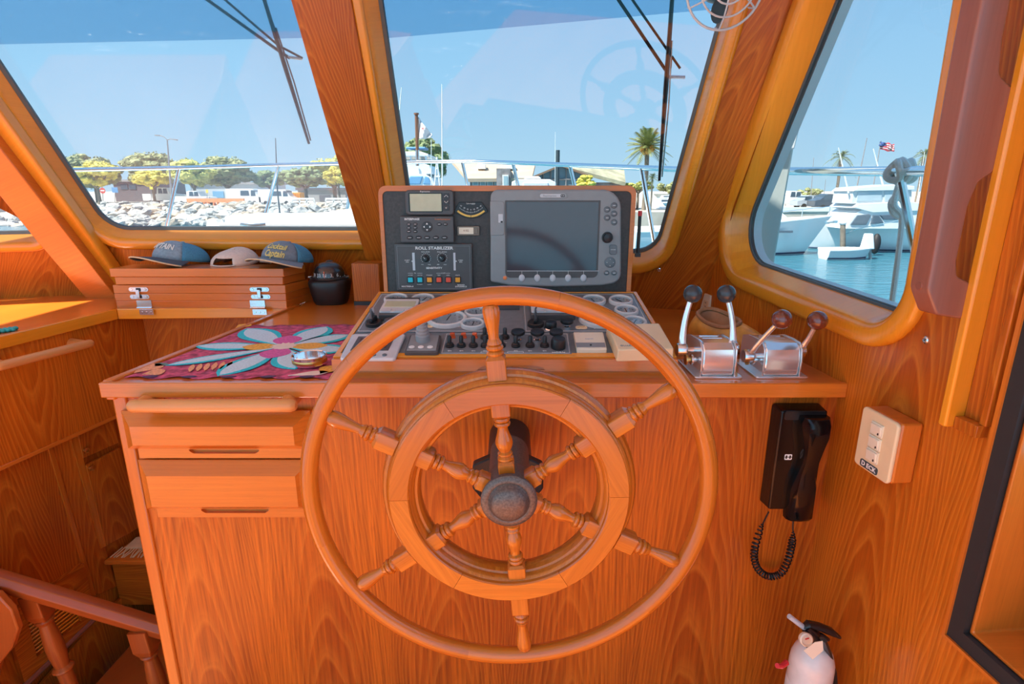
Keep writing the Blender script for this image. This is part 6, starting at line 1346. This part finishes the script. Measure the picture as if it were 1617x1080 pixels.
for x, y, w, h_, m, lb in ((181.5, 300, 9, 8, SIGNB, 'blue square sign beside the no-entry sign'), (327, 302, 3.5, 5, SIGNY, 'yellow sign in front of the lime-green tree'), (239, 297, 5, 4, SIGNY, 'yellow sign before the dark shed')):
    t = thing('road_sign', lb, 'sign', aty(x, 322, 85.72)); mb = MB(); mb.tube([aty(x, 323, 85.72), aty(x, y, 85.72)], .04, 6); mb.build('post', GALV, t); c = aty(x, y, 85.62); mb = MB(frame_m(c, (1, 0, 0), (0, -1, 0))); s = 85.72 / F_PX; mb.box(-w * s / 2, w * s / 2, -h_ * s / 2, h_ * s / 2, 0, .03); mb.build('plate', m, t)
# barriers
BARR = mat('orange_barrier', (.78, .30, .12), .6)
for i in range(6):
    x = 302 + 15.0 * i; a, b = aty(x - 7.2, 318, 85.0), aty(x + 7.2, 312, 85.0); t = thing('barrier', 'orange plastic traffic barrier in the row on the shore road', 'barrier', (a.x, 85.0, ZG), 'orange traffic barriers')
    mb = MB(); mb.box(a.x, b.x, 85.0, 85.35, ZG + .45, ZG + 1.0); mb.build('beam', BARR, t)
    for q in (.15, .75): mb = MB(); mb.box(a.x + (b.x - a.x) * q, a.x + (b.x - a.x) * (q + .1), 84.9, 85.5, ZG, ZG + .5); mb.build('leg', BARR, t)
# vehicles
TYRE = mat('tyre', (.03, .03, .03), .8); CARG = mat('car_glass', (.06, .10, .14), .15)
def vehicle(px, Y, L, H, prof, m, label, nm, cat, zg=None, flip=1, win=None, group=None, turn=0.0):
    zg = ZG if zg is None else zg; x = aty(px, 320, Y).x; t = thing(nm, label, cat, (x, Y, zg), group); fr = Frame((x, Y, zg), (flip * math.cos(turn), flip * math.sin(turn), 0), (0, 0, 1)); s = 1 if flip > 0 else -1; W = 1.9
    mb = MB(fr.M); mb.prism([(a * L - L / 2, b * H) for a, b in prof], -W / 2, W / 2); mb.build('body', m, t, bevel=.05, smooth=False)
    for a, b, c, d in win or []: mb = MB(fr.M); mb.prism([(p * L - L / 2, q * H) for p, q in ((a, c), (b, c), (b - .015, d), (a + .015, d))], -W / 2 - .02, W / 2 + .02); mb.build('window', CARG, t, smooth=False)
    for a in (.2, .8):
        for sd in (-1, 1): mb = MB(fr.M @ Matrix.Translation((a * L - L / 2, .33, sd * (W / 2 - .1)))); mb.lathe([(0, -.12), (.3, -.12), (.33, -.08), (.33, .08), (.3, .12), (0, .12)], 14); mb.build('wheel', TYRE, t)
VAN = [(0, .16), (1, .16), (1, .48), (.93, .56), (.80, .97), (.76, 1), (.02, 1), (0, .95)]; CARP = [(0, .22), (1, .22), (1, .50), (.96, .56), (.76, .62), (.64, .97), (.30, 1), (.12, .66), (.0, .6)]
PICK = [(0, .22), (1, .22), (1, .52), (.97, .58), (.74, .62), (.66, .98), (.42, 1), (.38, .62), (0, .62)]
VW = [(.72, .86, .56, .9), (.42, .68, .58, .88)]; CW = [(.20, .40, .64, .93), (.43, .66, .64, .93)]; PW = [(.43, .55, .64, .94), (.56, .68, .64, .94)]
WC = mat('white_car_paint', (.78, .78, .78), .25, coat=.5); BC = mat('dark_car_paint', (.05, .07, .10), .2, coat=.6); SC = mat('silver_car_paint', (.40, .46, .52), .25, coat=.5)
vehicle(390, 88, 5.2, 2.4, VAN, WC, 'white van between the shore trees and orange barriers', 'van', 'van', win=VW); vehicle(440, 88, 5.2, 2.3, VAN, WC, 'white van beside the white benches', 'van', 'van', win=VW)
vehicle(310, 86.8, 5.6, 2.1, PICK, WC, 'white pickup truck behind the orange barriers', 'pickup_truck', 'truck', win=PW); vehicle(262, 92.5, 6.0, 2.6, PICK, WC, 'white service truck beside the lamp post', 'pickup_truck', 'truck', win=PW); vehicle(418, 92, 4.6, 1.6, CARP, SC, 'silver car parked behind the white van', 'car', 'car', win=CW)
t = thing('orange_container', 'bright orange container under the dark bushy tree', 'container', aty(467, 320, 88)); a, b = aty(459, 320, 89.3), aty(474, 304, 89.3); mb = MB(); mb.box(a.x, b.x, 89.3, 91, ZG, b.z); mb.build('body', mat('bright_orange', (.85, .35, .03), .6), t, bevel=.05)
for i in range(5): mb = MB(); xx = a.x + (b.x - a.x) * (i + .5) / 5; mb.box(xx - .06, xx + .06, 89.23, 89.31, ZG + .1, b.z - .1); mb.build('rib', MATS['bright_orange'], t)
for x0, x1, lb in ((461, 496, 'long white bench rail in front of the orange container'), (514, 552, 'long white bench rail beside the broad slanted post')):
    t = thing('white_bench', lb, 'bench', aty(x0, 322, 85.0)); a, b = aty(x0, 318, 85.0), aty(x1, 318, 85.0)
    for z in (.55, .95): mb = MB(); mb.box(a.x, b.x, 85.0, 85.25, ZG + z - .12, ZG + z + .14); mb.build('plank', WHITEP, t)
    for i in range(4): mb = MB(); xx = a.x + (b.x - a.x) * i / 3; mb.box(xx - .07, xx + .07, 85.0, 85.3, ZG, ZG + .9); mb.build('leg', WHITEP, t)
# sheds on the far shore
def building(x0, x1, y0, Y, dep, wallm, roofm, label, wins=(), roof_h=0.4, nm='shed'):
    a, b = aty(x0, y0, Y), aty(x1, y0, Y); t = thing(nm, label, 'building', (a.x, Y, ZG)); mb = MB(); mb.box(a.x, b.x, Y, Y + dep, ZG - .3, a.z); mb.build('walls', wallm, t, smooth=False)
    mb = MB(); mb.box(a.x - .3, b.x + .3, Y - .3, Y + dep + .3, a.z, a.z + roof_h); mb.build('roof', roofm, t)
    for wx0, wx1, wy0, wy1, m in wins: p, q = aty(wx0, wy1, Y), aty(wx1, wy0, Y); mb = MB(); mb.box(p.x, q.x, Y - .08, Y + .02, p.z, q.z); mb.build('window', m, t)
GRW = mat('grey_shed_wall', (.34, .33, .34), .8); BLW = mat('blue_grey_wall', (.50, .55, .60), .8); DKW = mat('dark_shed_wall', (.14, .13, .15), .9); BLUED = mat('blue_door', (.16, .36, .58), .5)
building(178, 236, 287, 112, 12, DKW, GRW, 'dark shed under the grey-olive trees', [(192, 201, 291, 299, CARG), (205, 214, 291, 299, CARG)]); building(300, 405, 291, 110, 14, BLW, GRW, 'pale blue-grey shed behind the vans', [(337, 353, 302, 312, BLUED), (390, 404, 303, 314, BLUED)]); building(470, 545, 300, 108, 12, GRW, DKW, 'grey shed behind the white benches', [(505, 522, 308, 318, DKW)])
# restaurant building
ROOFT = mat('tan_roof', (.56, .42, .30), .85, var=.1, scale=.5); STON = mat('stone_wall', (.26, .24, .24), .9, var=.4, scale=1.5); ROOFO = mat('mossy_roof', (.40, .38, .26), .9, var=.35, scale=.8)
YR = 62; t = thing('tan_roofed_hall', 'long hall with tan roof and stone chimney wall beyond the bow', 'building', aty(800, 310, YR))
a, b = aty(742, 283, YR), aty(840, 283, YR); mb = MB(); mb.box(a.x, b.x, YR, YR + 12, ZG, a.z); mb.build('walls', STON, t, smooth=False)
rf = [aty(738, 282, YR - 1), aty(840, 281, YR - 1), aty(846, 255, YR + 7), aty(712, 252, YR + 7)]; mb = MB(); mb.add(rf + [p + Vector((0, 0.05, -.35)) for p in rf], [(0, 1, 2, 3), (7, 6, 5, 4), (0, 4, 5, 1), (1, 5, 6, 2), (2, 6, 7, 3), (3, 7, 4, 0)]); mb.build('roof', ROOFT, t, smooth=False)
for i in range(4): p, q = aty(746 + 11.5 * i, 294, YR), aty(756 + 11.5 * i, 284, YR); mb = MB(); mb.box(p.x, q.x, YR - .15, YR, p.z, q.z); f_ = mb.build('window', INK, t); mb = MB(); mb.box(p.x + .12, q.x - .12, YR - .2, YR - .1, p.z + .1, q.z - .1); mb.build('pane', mat('pale_pane_%d' % i, (.35, .48, .52), .2), f_)
p, q = aty(784, 296, YR - 1.2), aty(806, 266, YR - 1.2); mb = MB(); mb.box(p.x, q.x, YR - 1.2, YR + 5, ZG, q.z); ch = mb.build('stone_bay', STON, t, smooth=False); p, q = aty(793.5, 296, YR - 1.3), aty(803, 276, YR - 1.3); mb = MB(); mb.box(p.x, q.x, YR - 1.35, YR - 1.2, p.z, q.z); f_ = mb.build('bay_window', INK, ch); mb = MB(); mb.box(p.x + .12, q.x - .12, YR - 1.4, YR - 1.3, p.z + .12, q.z - .12); mb.build('bay_pane', MATS['pale_pane_0'], f_)
for x in (761, 806): p = aty(x, 263, YR + 3); mb = MB(); mb.box(p.x - .45, p.x + .45, YR + 2.2, YR + 3.6, p.z - .3, p.z + .25); mb.build('roof_vent', WHITEP, t, bevel=.05)
t = thing('gabled_hall', 'glass gabled hall with mossy roof behind the chartplotter', 'building', aty(890, 310, 66)); YG = 64
gp = [(848, 300), (852, 274), (886, 262), (922, 275), (930, 300)]; fr = Frame((0, YG, 0), (1, 0, 0), (0, 0, 1)); mb = MB(fr.M); mb.prism(fr.PP(gp), -10, 0); mb.build('walls', mat('teal_glass_wall', (.16, .24, .28), .2), t, smooth=False)
for i in range(6): x = 858 + 12 * i; yt = 274 - 11 * (1 - abs(x - 887) / 36); A, B = aty(x, 300, YG - .1), aty(x, yt, YG - .1); mb = MB(); mb.tube([A, B], .09, 4); mb.build('mullion', GALV, t)
A, B = aty(852, 283, YG - .1), aty(924, 283, YG - .1); mb = MB(); mb.tube([A, B], .09, 4); mb.build('transom', GALV, t)
for q in ([(842, 278), (886, 259.5), (886, 262.5), (843, 281)], [(886, 259.5), (930, 276), (932, 280), (886, 262.5)]): mb = MB(fr.M); mb.prism(fr.PP(q, .6), -9, .6); mb.build('barge_board', mat('brown_barge' + str(q[0][0]), (.24, .15, .10), .8), t, smooth=False)
rq = [aty(905, 266, YG + .5), aty(988, 288, YG + .5), aty(985, 263, YG + 8), aty(886, 259, YG + 8)]; mb = MB(); mb.add(rq + [p + Vector((0, .05, -.4)) for p in rq], [(0, 1, 2, 3), (7, 6, 5, 4), (0, 4, 5, 1), (1, 5, 6, 2), (2, 6, 7, 3), (3, 7, 4, 0)]); mb.build('roof', ROOFO, t, smooth=False)
rq = [aty(944, 277, YG + 3), aty(979, 280, YG + 3), aty(977, 266.5, YG + 6.8), aty(944, 265.5, YG + 6.8)]; rq = [p + Vector((0, -.1, .12)) for p in rq]; mb = MB(); mb.add(rq + [p + Vector((0, .05, -.1)) for p in rq], [(0, 1, 2, 3), (7, 6, 5, 4), (0, 4, 5, 1), (1, 5, 6, 2), (2, 6, 7, 3), (3, 7, 4, 0)]); mb.build('skylight_panel', ROOFT, t, smooth=False)
a, b = aty(926, 288, YG + 1), aty(984, 288, YG + 1); mb = MB(); mb.box(a.x, b.x, YG + 1, YG + 9, ZG, a.z); mb.build('wing', STON, t, smooth=False)
t = thing('mast', 'dark piling mast in front of the gabled hall', 'mast', aty(881, 300, 30)); mb = MB(); mb.tube([Vector((aty(881, 300, 30).x, 30, ZW - .2)), aty(881, 237, 30)], [.12, .10], 8); mb.build('pole', DKM, t)
t = thing('mast', 'very thin white aerial in front of the gabled hall', 'mast', aty(877, 300, 30)); mb = MB(); mb.tube([Vector((aty(878, 300, 34).x, 34, ZW - .2)), aty(877, 208, 34)], [.028, .014], 6); mb.build('pole', WHITEP, t)
# boats
GEL = mat('white_gelcoat', (.80, .82, .83), .25, coat=.4, var=.02, scale=.5); GELG = mat('grey_boat_glass', (.10, .14, .18), .12); BOOT = mat('navy_boot_stripe', (.03, .06, .12), .5); CANV = mat('pale_canvas', (.62, .66, .68), .8)
def hull(fr, L, B, F0, F1, t, m=GEL):
    """x forward from the stern, y to port, z up from the water"""
    n = 16; loops = []
    for i in range(n + 1):
        s = i / n; bw = B / 2 * (1 - max(0, (s - .45) / .55) ** 2.2) + .02; sh = F0 + (F1 - F0) * s ** 1.6; rk = .14 * L * max(0, (s - .6) / .4) ** 1.5; x = L * .86 * s
        loops.append([(x + rk, bw, sh), (x + rk * .55, bw * .92, sh * .45), (x + rk * .2, bw * .72, .05), (x, bw * .3, -.45), (x, 0, -.55), (x, -bw * .3, -.45), (x + rk * .2, -bw * .72, .05), (x + rk * .55, -bw * .92, sh * .45), (x + rk, -bw, sh)])
    mb = MB(fr.M); mb.rings(loops, cap0=True, cap1=True); h_ = mb.build('hull', m, t, angle=50)
    mb = MB(fr.M)
    for sd in (1, -1):
        mb.tube([(p[0][0], sd * p[0][1], p[0][2] + .03) for p in loops], .06, 6)
    mb.build('rub_rail', GEL, h_)
    mb = MB(fr.M)
    for sd in (1, -1): mb.tube([(p[2][0] + .01, sd * (p[2][1] + .02), .12) for p in loops], .06, 4)
    mb.build('boot_stripe', BOOT, h_); return loops
# yacht whose bow shows in the side window
c = aty(1262, 400, 35); t = thing('motor_yacht', 'white motor yacht showing its flared bow in the side window', 'yacht', (c.x - 8, 36, ZW)); fr = Frame((c.x - 10.2, 36.6, ZW), (1, -.02, 0), (0, 1, 0)); lp = hull(fr, 12.6, 4.0, 1.5, 2.35, t)
mb = MB(fr.M); mb.prism([(3, -1.4), (8.6, -1.2), (10.4, -.4), (10.4, .4), (8.6, 1.2), (3, 1.4)], 1.8, 2.75, top=[(3.2, -1.2), (8.0, -.9), (9.2, -.3), (9.2, .3), (8.0, .9), (3.2, 1.2)]); mb.build('deckhouse', GEL, t, bevel=.1)
mb = MB(fr.M); mb.tube([(p[0][0] - .1, -p[0][1] + .1, p[0][2] + .62) for p in lp[6:]], .03, 6)
for p in lp[6::2]: mb.tube([(p[0][0] - .1, -p[0][1] + .1, p[0][2]), (p[0][0] - .1, -p[0][1] + .1, p[0][2] + .62)], .025, 5)
mb.build('bow_rail', CHROME, t); mb = MB(fr.M); mb.box(8.6, 9.6, -1.55, -1.40, 1.45, 1.58); mb.build('hawse_port', GELG, t); mb = MB(fr.M); mb.box(12.0, 13.0, -.12, .12, 1.95, 2.12); mb.build('anchor_roller', CHROME, t)
# flybridge yacht
c = aty(1400, 398, 36); t = thing('flybridge_yacht', 'white flybridge yacht with dark side windows moored across the water', 'yacht', (c.x, 38, ZW)); fr = Frame((c.x + 8.0, 38.5, ZW), (-1, .10, 0), (0, -1, 0)); lp = hull(fr, 12.6, 4.2, 1.5, 2.0, t)
K = 36.3; FY = Frame((0, 36.3, 0), (1, 0, 0), (0, 0, 1))
def slab(px, z0, z1, m, nm, par=None): mb = MB(FY.M); mb.prism(FY.PP(px), z0, z1); return mb.build(nm, m, par or t, smooth=False, bevel=.03)
slab([(1338, 362), (1352, 338), (1378, 325), (1470, 320), (1490, 362)], -3.2, -.2, GEL, 'deckhouse'); slab([(1345, 355), (1356, 340), (1374, 338), (1378, 340), (1370, 355)], -.25, -.12, GELG, 'front_window'); slab([(1377, 354), (1381, 340), (1390, 340), (1398, 352)], -.25, -.12, GELG, 'side_window'); slab([(1398, 347), (1392, 340), (1420, 338), (1420, 347)], -.25, -.12, GELG, 'side_window')
slab([(1350, 328), (1358, 322), (1440, 318), (1480, 325), (1480, 332), (1380, 336)], -3.0, -.1, GEL, 'flybridge_deck'); slab([(1349, 322), (1353, 302), (1418, 298), (1446, 299), (1446, 321)], -2.6, -.35, CANV, 'flybridge_enclosure'); slab([(1357, 318), (1359, 303), (1398, 301), (1398, 317)], -.4, -.3, mat('clear_vinyl', (.45, .55, .60), .2), 'vinyl_window'); slab([(1402, 317), (1402, 301), (1440, 301), (1440, 316)], -.4, -.3, MATS['clear_vinyl'], 'vinyl_window')
slab([(1350, 302), (1358, 296), (1420, 291), (1448, 294), (1448, 300)], -2.7, -.2, GEL, 'hard_top')
mb = MB(); A = [aty(1330, 372, 36.6), aty(1352, 362, 36.2), aty(1400, 352, 35.9), aty(1420, 348, 36)]; mb.tube(A, .03, 5); mb.build('bow_rail', CHROME, t)
c2 = aty(1383, 385, 35.6); mb = MB(); mb.ball(c2, .34, 12, 8, (.8, .8, 1.9)); fd = mb.build('fender', RUBBER, t)
for a, b in (((1340, 305), (1324, 233)), ((1395, 295), (1379, 235))): mb = MB(); mb.tube([aty(*a, 36.8), aty(*b, 36.8)], [.06, .03], 6); mb.build('outrigger', WHITEP, t)
# dinghy with outboard
c = aty(1340, 393, 33.5); t = thing('dinghy', 'small white dinghy with outboard on the dock between the yachts', 'dinghy', (c.x, 33.5, ZW)); fr = Frame((c.x - 1.4, 33.6, ZW), (1, 0, 0), (0, 1, 0)); hull(fr, 2.8, 1.3, .55, .6, t, CANV); mb = MB(fr.M); mb.prism([(2.2, -.2), (2.9, -.2), (3.0, .2), (2.2, .2)], .6, 1.5, top=[(2.3, -.15), (2.7, -.15), (2.8, .15), (2.3, .15)]); mb.build('outboard', WHITEP, t, bevel=.05); mb = MB(fr.M); mb.tube([(2.7, 0, .7), (2.9, 0, -.2)], .08, 6); mb.build('outboard_leg', GALV, t)
t = thing('dock_piling', 'brown dock piling between the two yachts', 'piling', aty(1331, 396, 35.5)); mb = MB(); mb.tube([aty(1331, 400, 35.5), aty(1331, 352, 35.5)], .16, 10); mb.build('post', BARK, t); mb = MB(); p = aty(1331, 352, 35.5); mb.lathe([(0, 0)], 3) if 0 else mb.ball(p, .22, 10, 6, (1, 1, .7)); mb.build('cap', WHITEP, t)
# cars and embankment behind
em = thing('embankment_wall', 'low tan embankment wall behind the moored yachts', 'wall', aty(1300, 350, 58)); mb = MB(); a = aty(1215, 335, 60); mb.box(a.x, a.x + 60, 60, 62, ZW - .3, ZG + .05); mb.build('wall', GROUND, em, smooth=False); mb = MB(); mb.box(a.x, a.x + 60, 59.9, 60.3, ZG + .05, ZG + .5); mb.build('coping', WHITEP, em, smooth=False)
for px, pr, m, lb, nm, L_c, H_c, wn_ in ((1246, PICK, WC, 'white pickup parked beyond the yacht bow', 'pickup_truck', 5.4, 2.1, PW), (1281, CARP, SC, 'silver car parked beyond the yacht bow', 'car', 4.4, 1.6, CW), (1312, CARP, BC, 'dark car parked beside the silver car', 'car', 4.6, 1.8, CW)): vehicle(px, {1246: 76, 1281: 71, 1312: 66}[px], L_c, H_c, pr, m, lb, nm, 'car' if nm == 'car' else 'truck', win=wn_)
t = thing('mooring_buoy_sign', 'round dark blue ring buoy with a letter on a pole', 'life ring', aty(1341, 312, 44)); c = aty(1340, 312, 44); mb = MB(frame_m(c, (1, 0, 0), (0, -1, 0))); mb.lathe([(.18, -.08), (.30, -.12), (.38, 0), (.30, .12), (.18, .08)], 20, closed_prof=True); mb.build('ring', BOOT, t); text('C', .5, frame_m(c + Vector((0, -.2, 0)), (1, 0, 0), (0, -1, 0)), INK, t); mb = MB(); mb.tube([c, aty(1340, 350, 44)], .04, 6); mb.build('pole', GALV, t)
# flag mast with striped flag, masts
t = thing('mast', 'flag mast behind the flybridge yacht', 'mast', aty(1375, 320, 70)); mb = MB(); mb.tube([Vector((aty(1375, 318, 70).x - .3, 70, ZG - .1)), aty(1375, 318, 70), aty(1391, 222, 70)], [.08, .08, .05], 6); mb.build('pole', GALV, t)
FLB = mat('blue_flag', (.05, .10, .28), .8); FLR = mat('red_flag', (.55, .06, .08), .8); t = thing('striped_flag', 'striped flag with blue corner flying from the mast', 'flag', aty(1390, 225, 70))
P = lambda u, w: (1389 + 23 * u, 223.5 + 5.5 * u + 12 * w - 1.5 * u * w)
for k in range(7):
    u0 = .42 if k < 4 else 0; cloth_flag([P(u0, k / 7), P(1, k / 7), P(1, (k + 1) / 7), P(u0, (k + 1) / 7)], 70, FLR if k % 2 == 0 else FLW, t, .15, 'stripe', 10, 2)
cloth_flag([P(0, 0), P(.42, 0), P(.42, 4 / 7), P(0, 4 / 7)], 70, FLB, t, .15, 'canton', 6, 4)
for a, b, Y, lb, r in (((1346, 330), (1369, 218), 75, 'leaning sailboat mast beside the windswept palm', .10), ((1280, 315), (1285, 249), 80, 'thin grey mast above the small olive tree', .06), ((1300, 318), (1304, 283), 80, 'short mast above the parked cars', .05), ((1451, 300), (1460, 240), 60, 'pale aerial in front of the palm by the grab rail', .04),
                    ((698.5, 300), (698, 133), 22, 'tall white whip aerial beside the white motor yacht', .035), ((681, 290), (681, 220), 22, 'short white aerial beside the tall whip aerial', .02), ((629, 200), (634, 138), 22, 'white whip aerial at the window edge', .03), ((1240, 330), (1241, 285), 82, 'short mast beside the outside column', .05)):
    t = thing('mast', lb, 'mast', aty(*a, Y)); mb = MB(); g0 = aty(*a, Y); g0.z = (ZW if Y < 62 else ZG) - .15; mb.tube([g0, aty(*a, Y), aty(*b, Y)], [r, r, r * .5], 6); mb.build('pole', WHITEP if r < .05 else GALV, t)
# yacht beyond the bow, cabin top with cover, marina boats
t = thing('moored_yacht', 'white motor yacht with hard top beyond the bow rail', 'yacht', aty(650, 300, 24)); FY = Frame((0, 24, 0), (1, 0, 0), (0, 0, 1))
slab([(560, 452), (705, 452), (725, 345), (560, 345)], -3.4, .3, GEL, 'hull'); slab([(600, 346), (688, 346), (688, 296), (683, 282), (672, 275), (600, 275)], -3, 0, GEL, 'cabin'); slab([(640, 291), (648, 278), (668, 278), (664, 291)], -.02, .05, BLUED, 'window'); slab([(668, 291), (671, 278), (677, 280), (682, 291)], -.02, .05, BLUED, 'window'); slab([(600, 275), (683, 275), (678, 261), (665, 257), (600, 257)], -2.8, -.1, GEL, 'flybridge'); slab([(600, 247), (676, 247), (676, 243), (664, 239), (600, 239)], -2.6, -.1, GEL, 'hard_top'); slab([(640, 235), (671, 235), (671, 231.5), (640, 231.5)], -1.0, -.1, BLUED, 'radar_bar')
for x in (648, 672, 680): mb = MB(); mb.tube([aty(x + 2, 258, 23.9), aty(x, 246, 23.9)], .035, 6); mb.build('strut', CHROME, t)
lad = thing('signal_mast', 'white lattice mast beside the moored yacht', 'mast', aty(690, 300, 23))
for a, b in (((674, 452), (690, 248)), ((710, 452), (690, 248)), ((686, 279), (695, 279)), ((688, 266), (692.5, 266))): mb = MB(); mb.tube([aty(*a, 23), aty(*b, 23)], .03, 6); mb.build('strut', WHITEP, lad)
t = thing('covered_boat', 'white boat top with square windows beyond the pod', 'boat', aty(845, 300, 20)); FY = Frame((0, 20, 0), (1, 0, 0), (0, 0, 1)); slab([(770, 482), (905, 482), (915, 380), (765, 380)], -2.6, .4, GEL, 'hull'); slab([(806, 381), (878, 381), (878, 288), (868, 283), (818, 283), (808, 287)], -2, 0, GEL, 'top'); slab([(826, 300), (866, 300), (866, 288), (826, 288)], -.02, .04, CANV, 'window'); slab([(828, 282), (832, 278), (852, 278), (856, 282)], -1.2, -.3, GEL, 'radar_dome')
rb = random.Random(9)
for i, (x, y, L) in enumerate(((1052, 316, 10), (1078, 319, 9), (1050, 326, 9), (1072, 335, 9), (1064, 321, 9), (1052, 350, 8))):
    Y = 4.0 * F_PX / (y - 299.6); c = aty(x, y, Y); t = thing('marina_boat', 'small white boat moored in the distant marina beyond the pod', 'boat', (c.x, Y, ZW), 'boats in the distant marina'); fr = Frame((c.x - L * .4, Y, ZW), (1, .15, 0), (0, 1, 0)); hull(fr, L, 2.6, .9, 1.3, t); mb = MB(fr.M); mb.prism([(L * .2, -.9), (L * .62, -.8), (L * .62, .8), (L * .2, .9)], 1.0, 2.0, top=[(L * .25, -.7), (L * .5, -.6), (L * .5, .6), (L * .25, .7)]); mb.build('cabin', GEL, t, bevel=.05); mb = MB(fr.M); mb.box(L * .28, L * .5, -.86, .86, 1.4, 1.75); mb.build('windows', GELG, t)
for i, (x, y) in enumerate(((1232, 333), (1215, 326))): pass
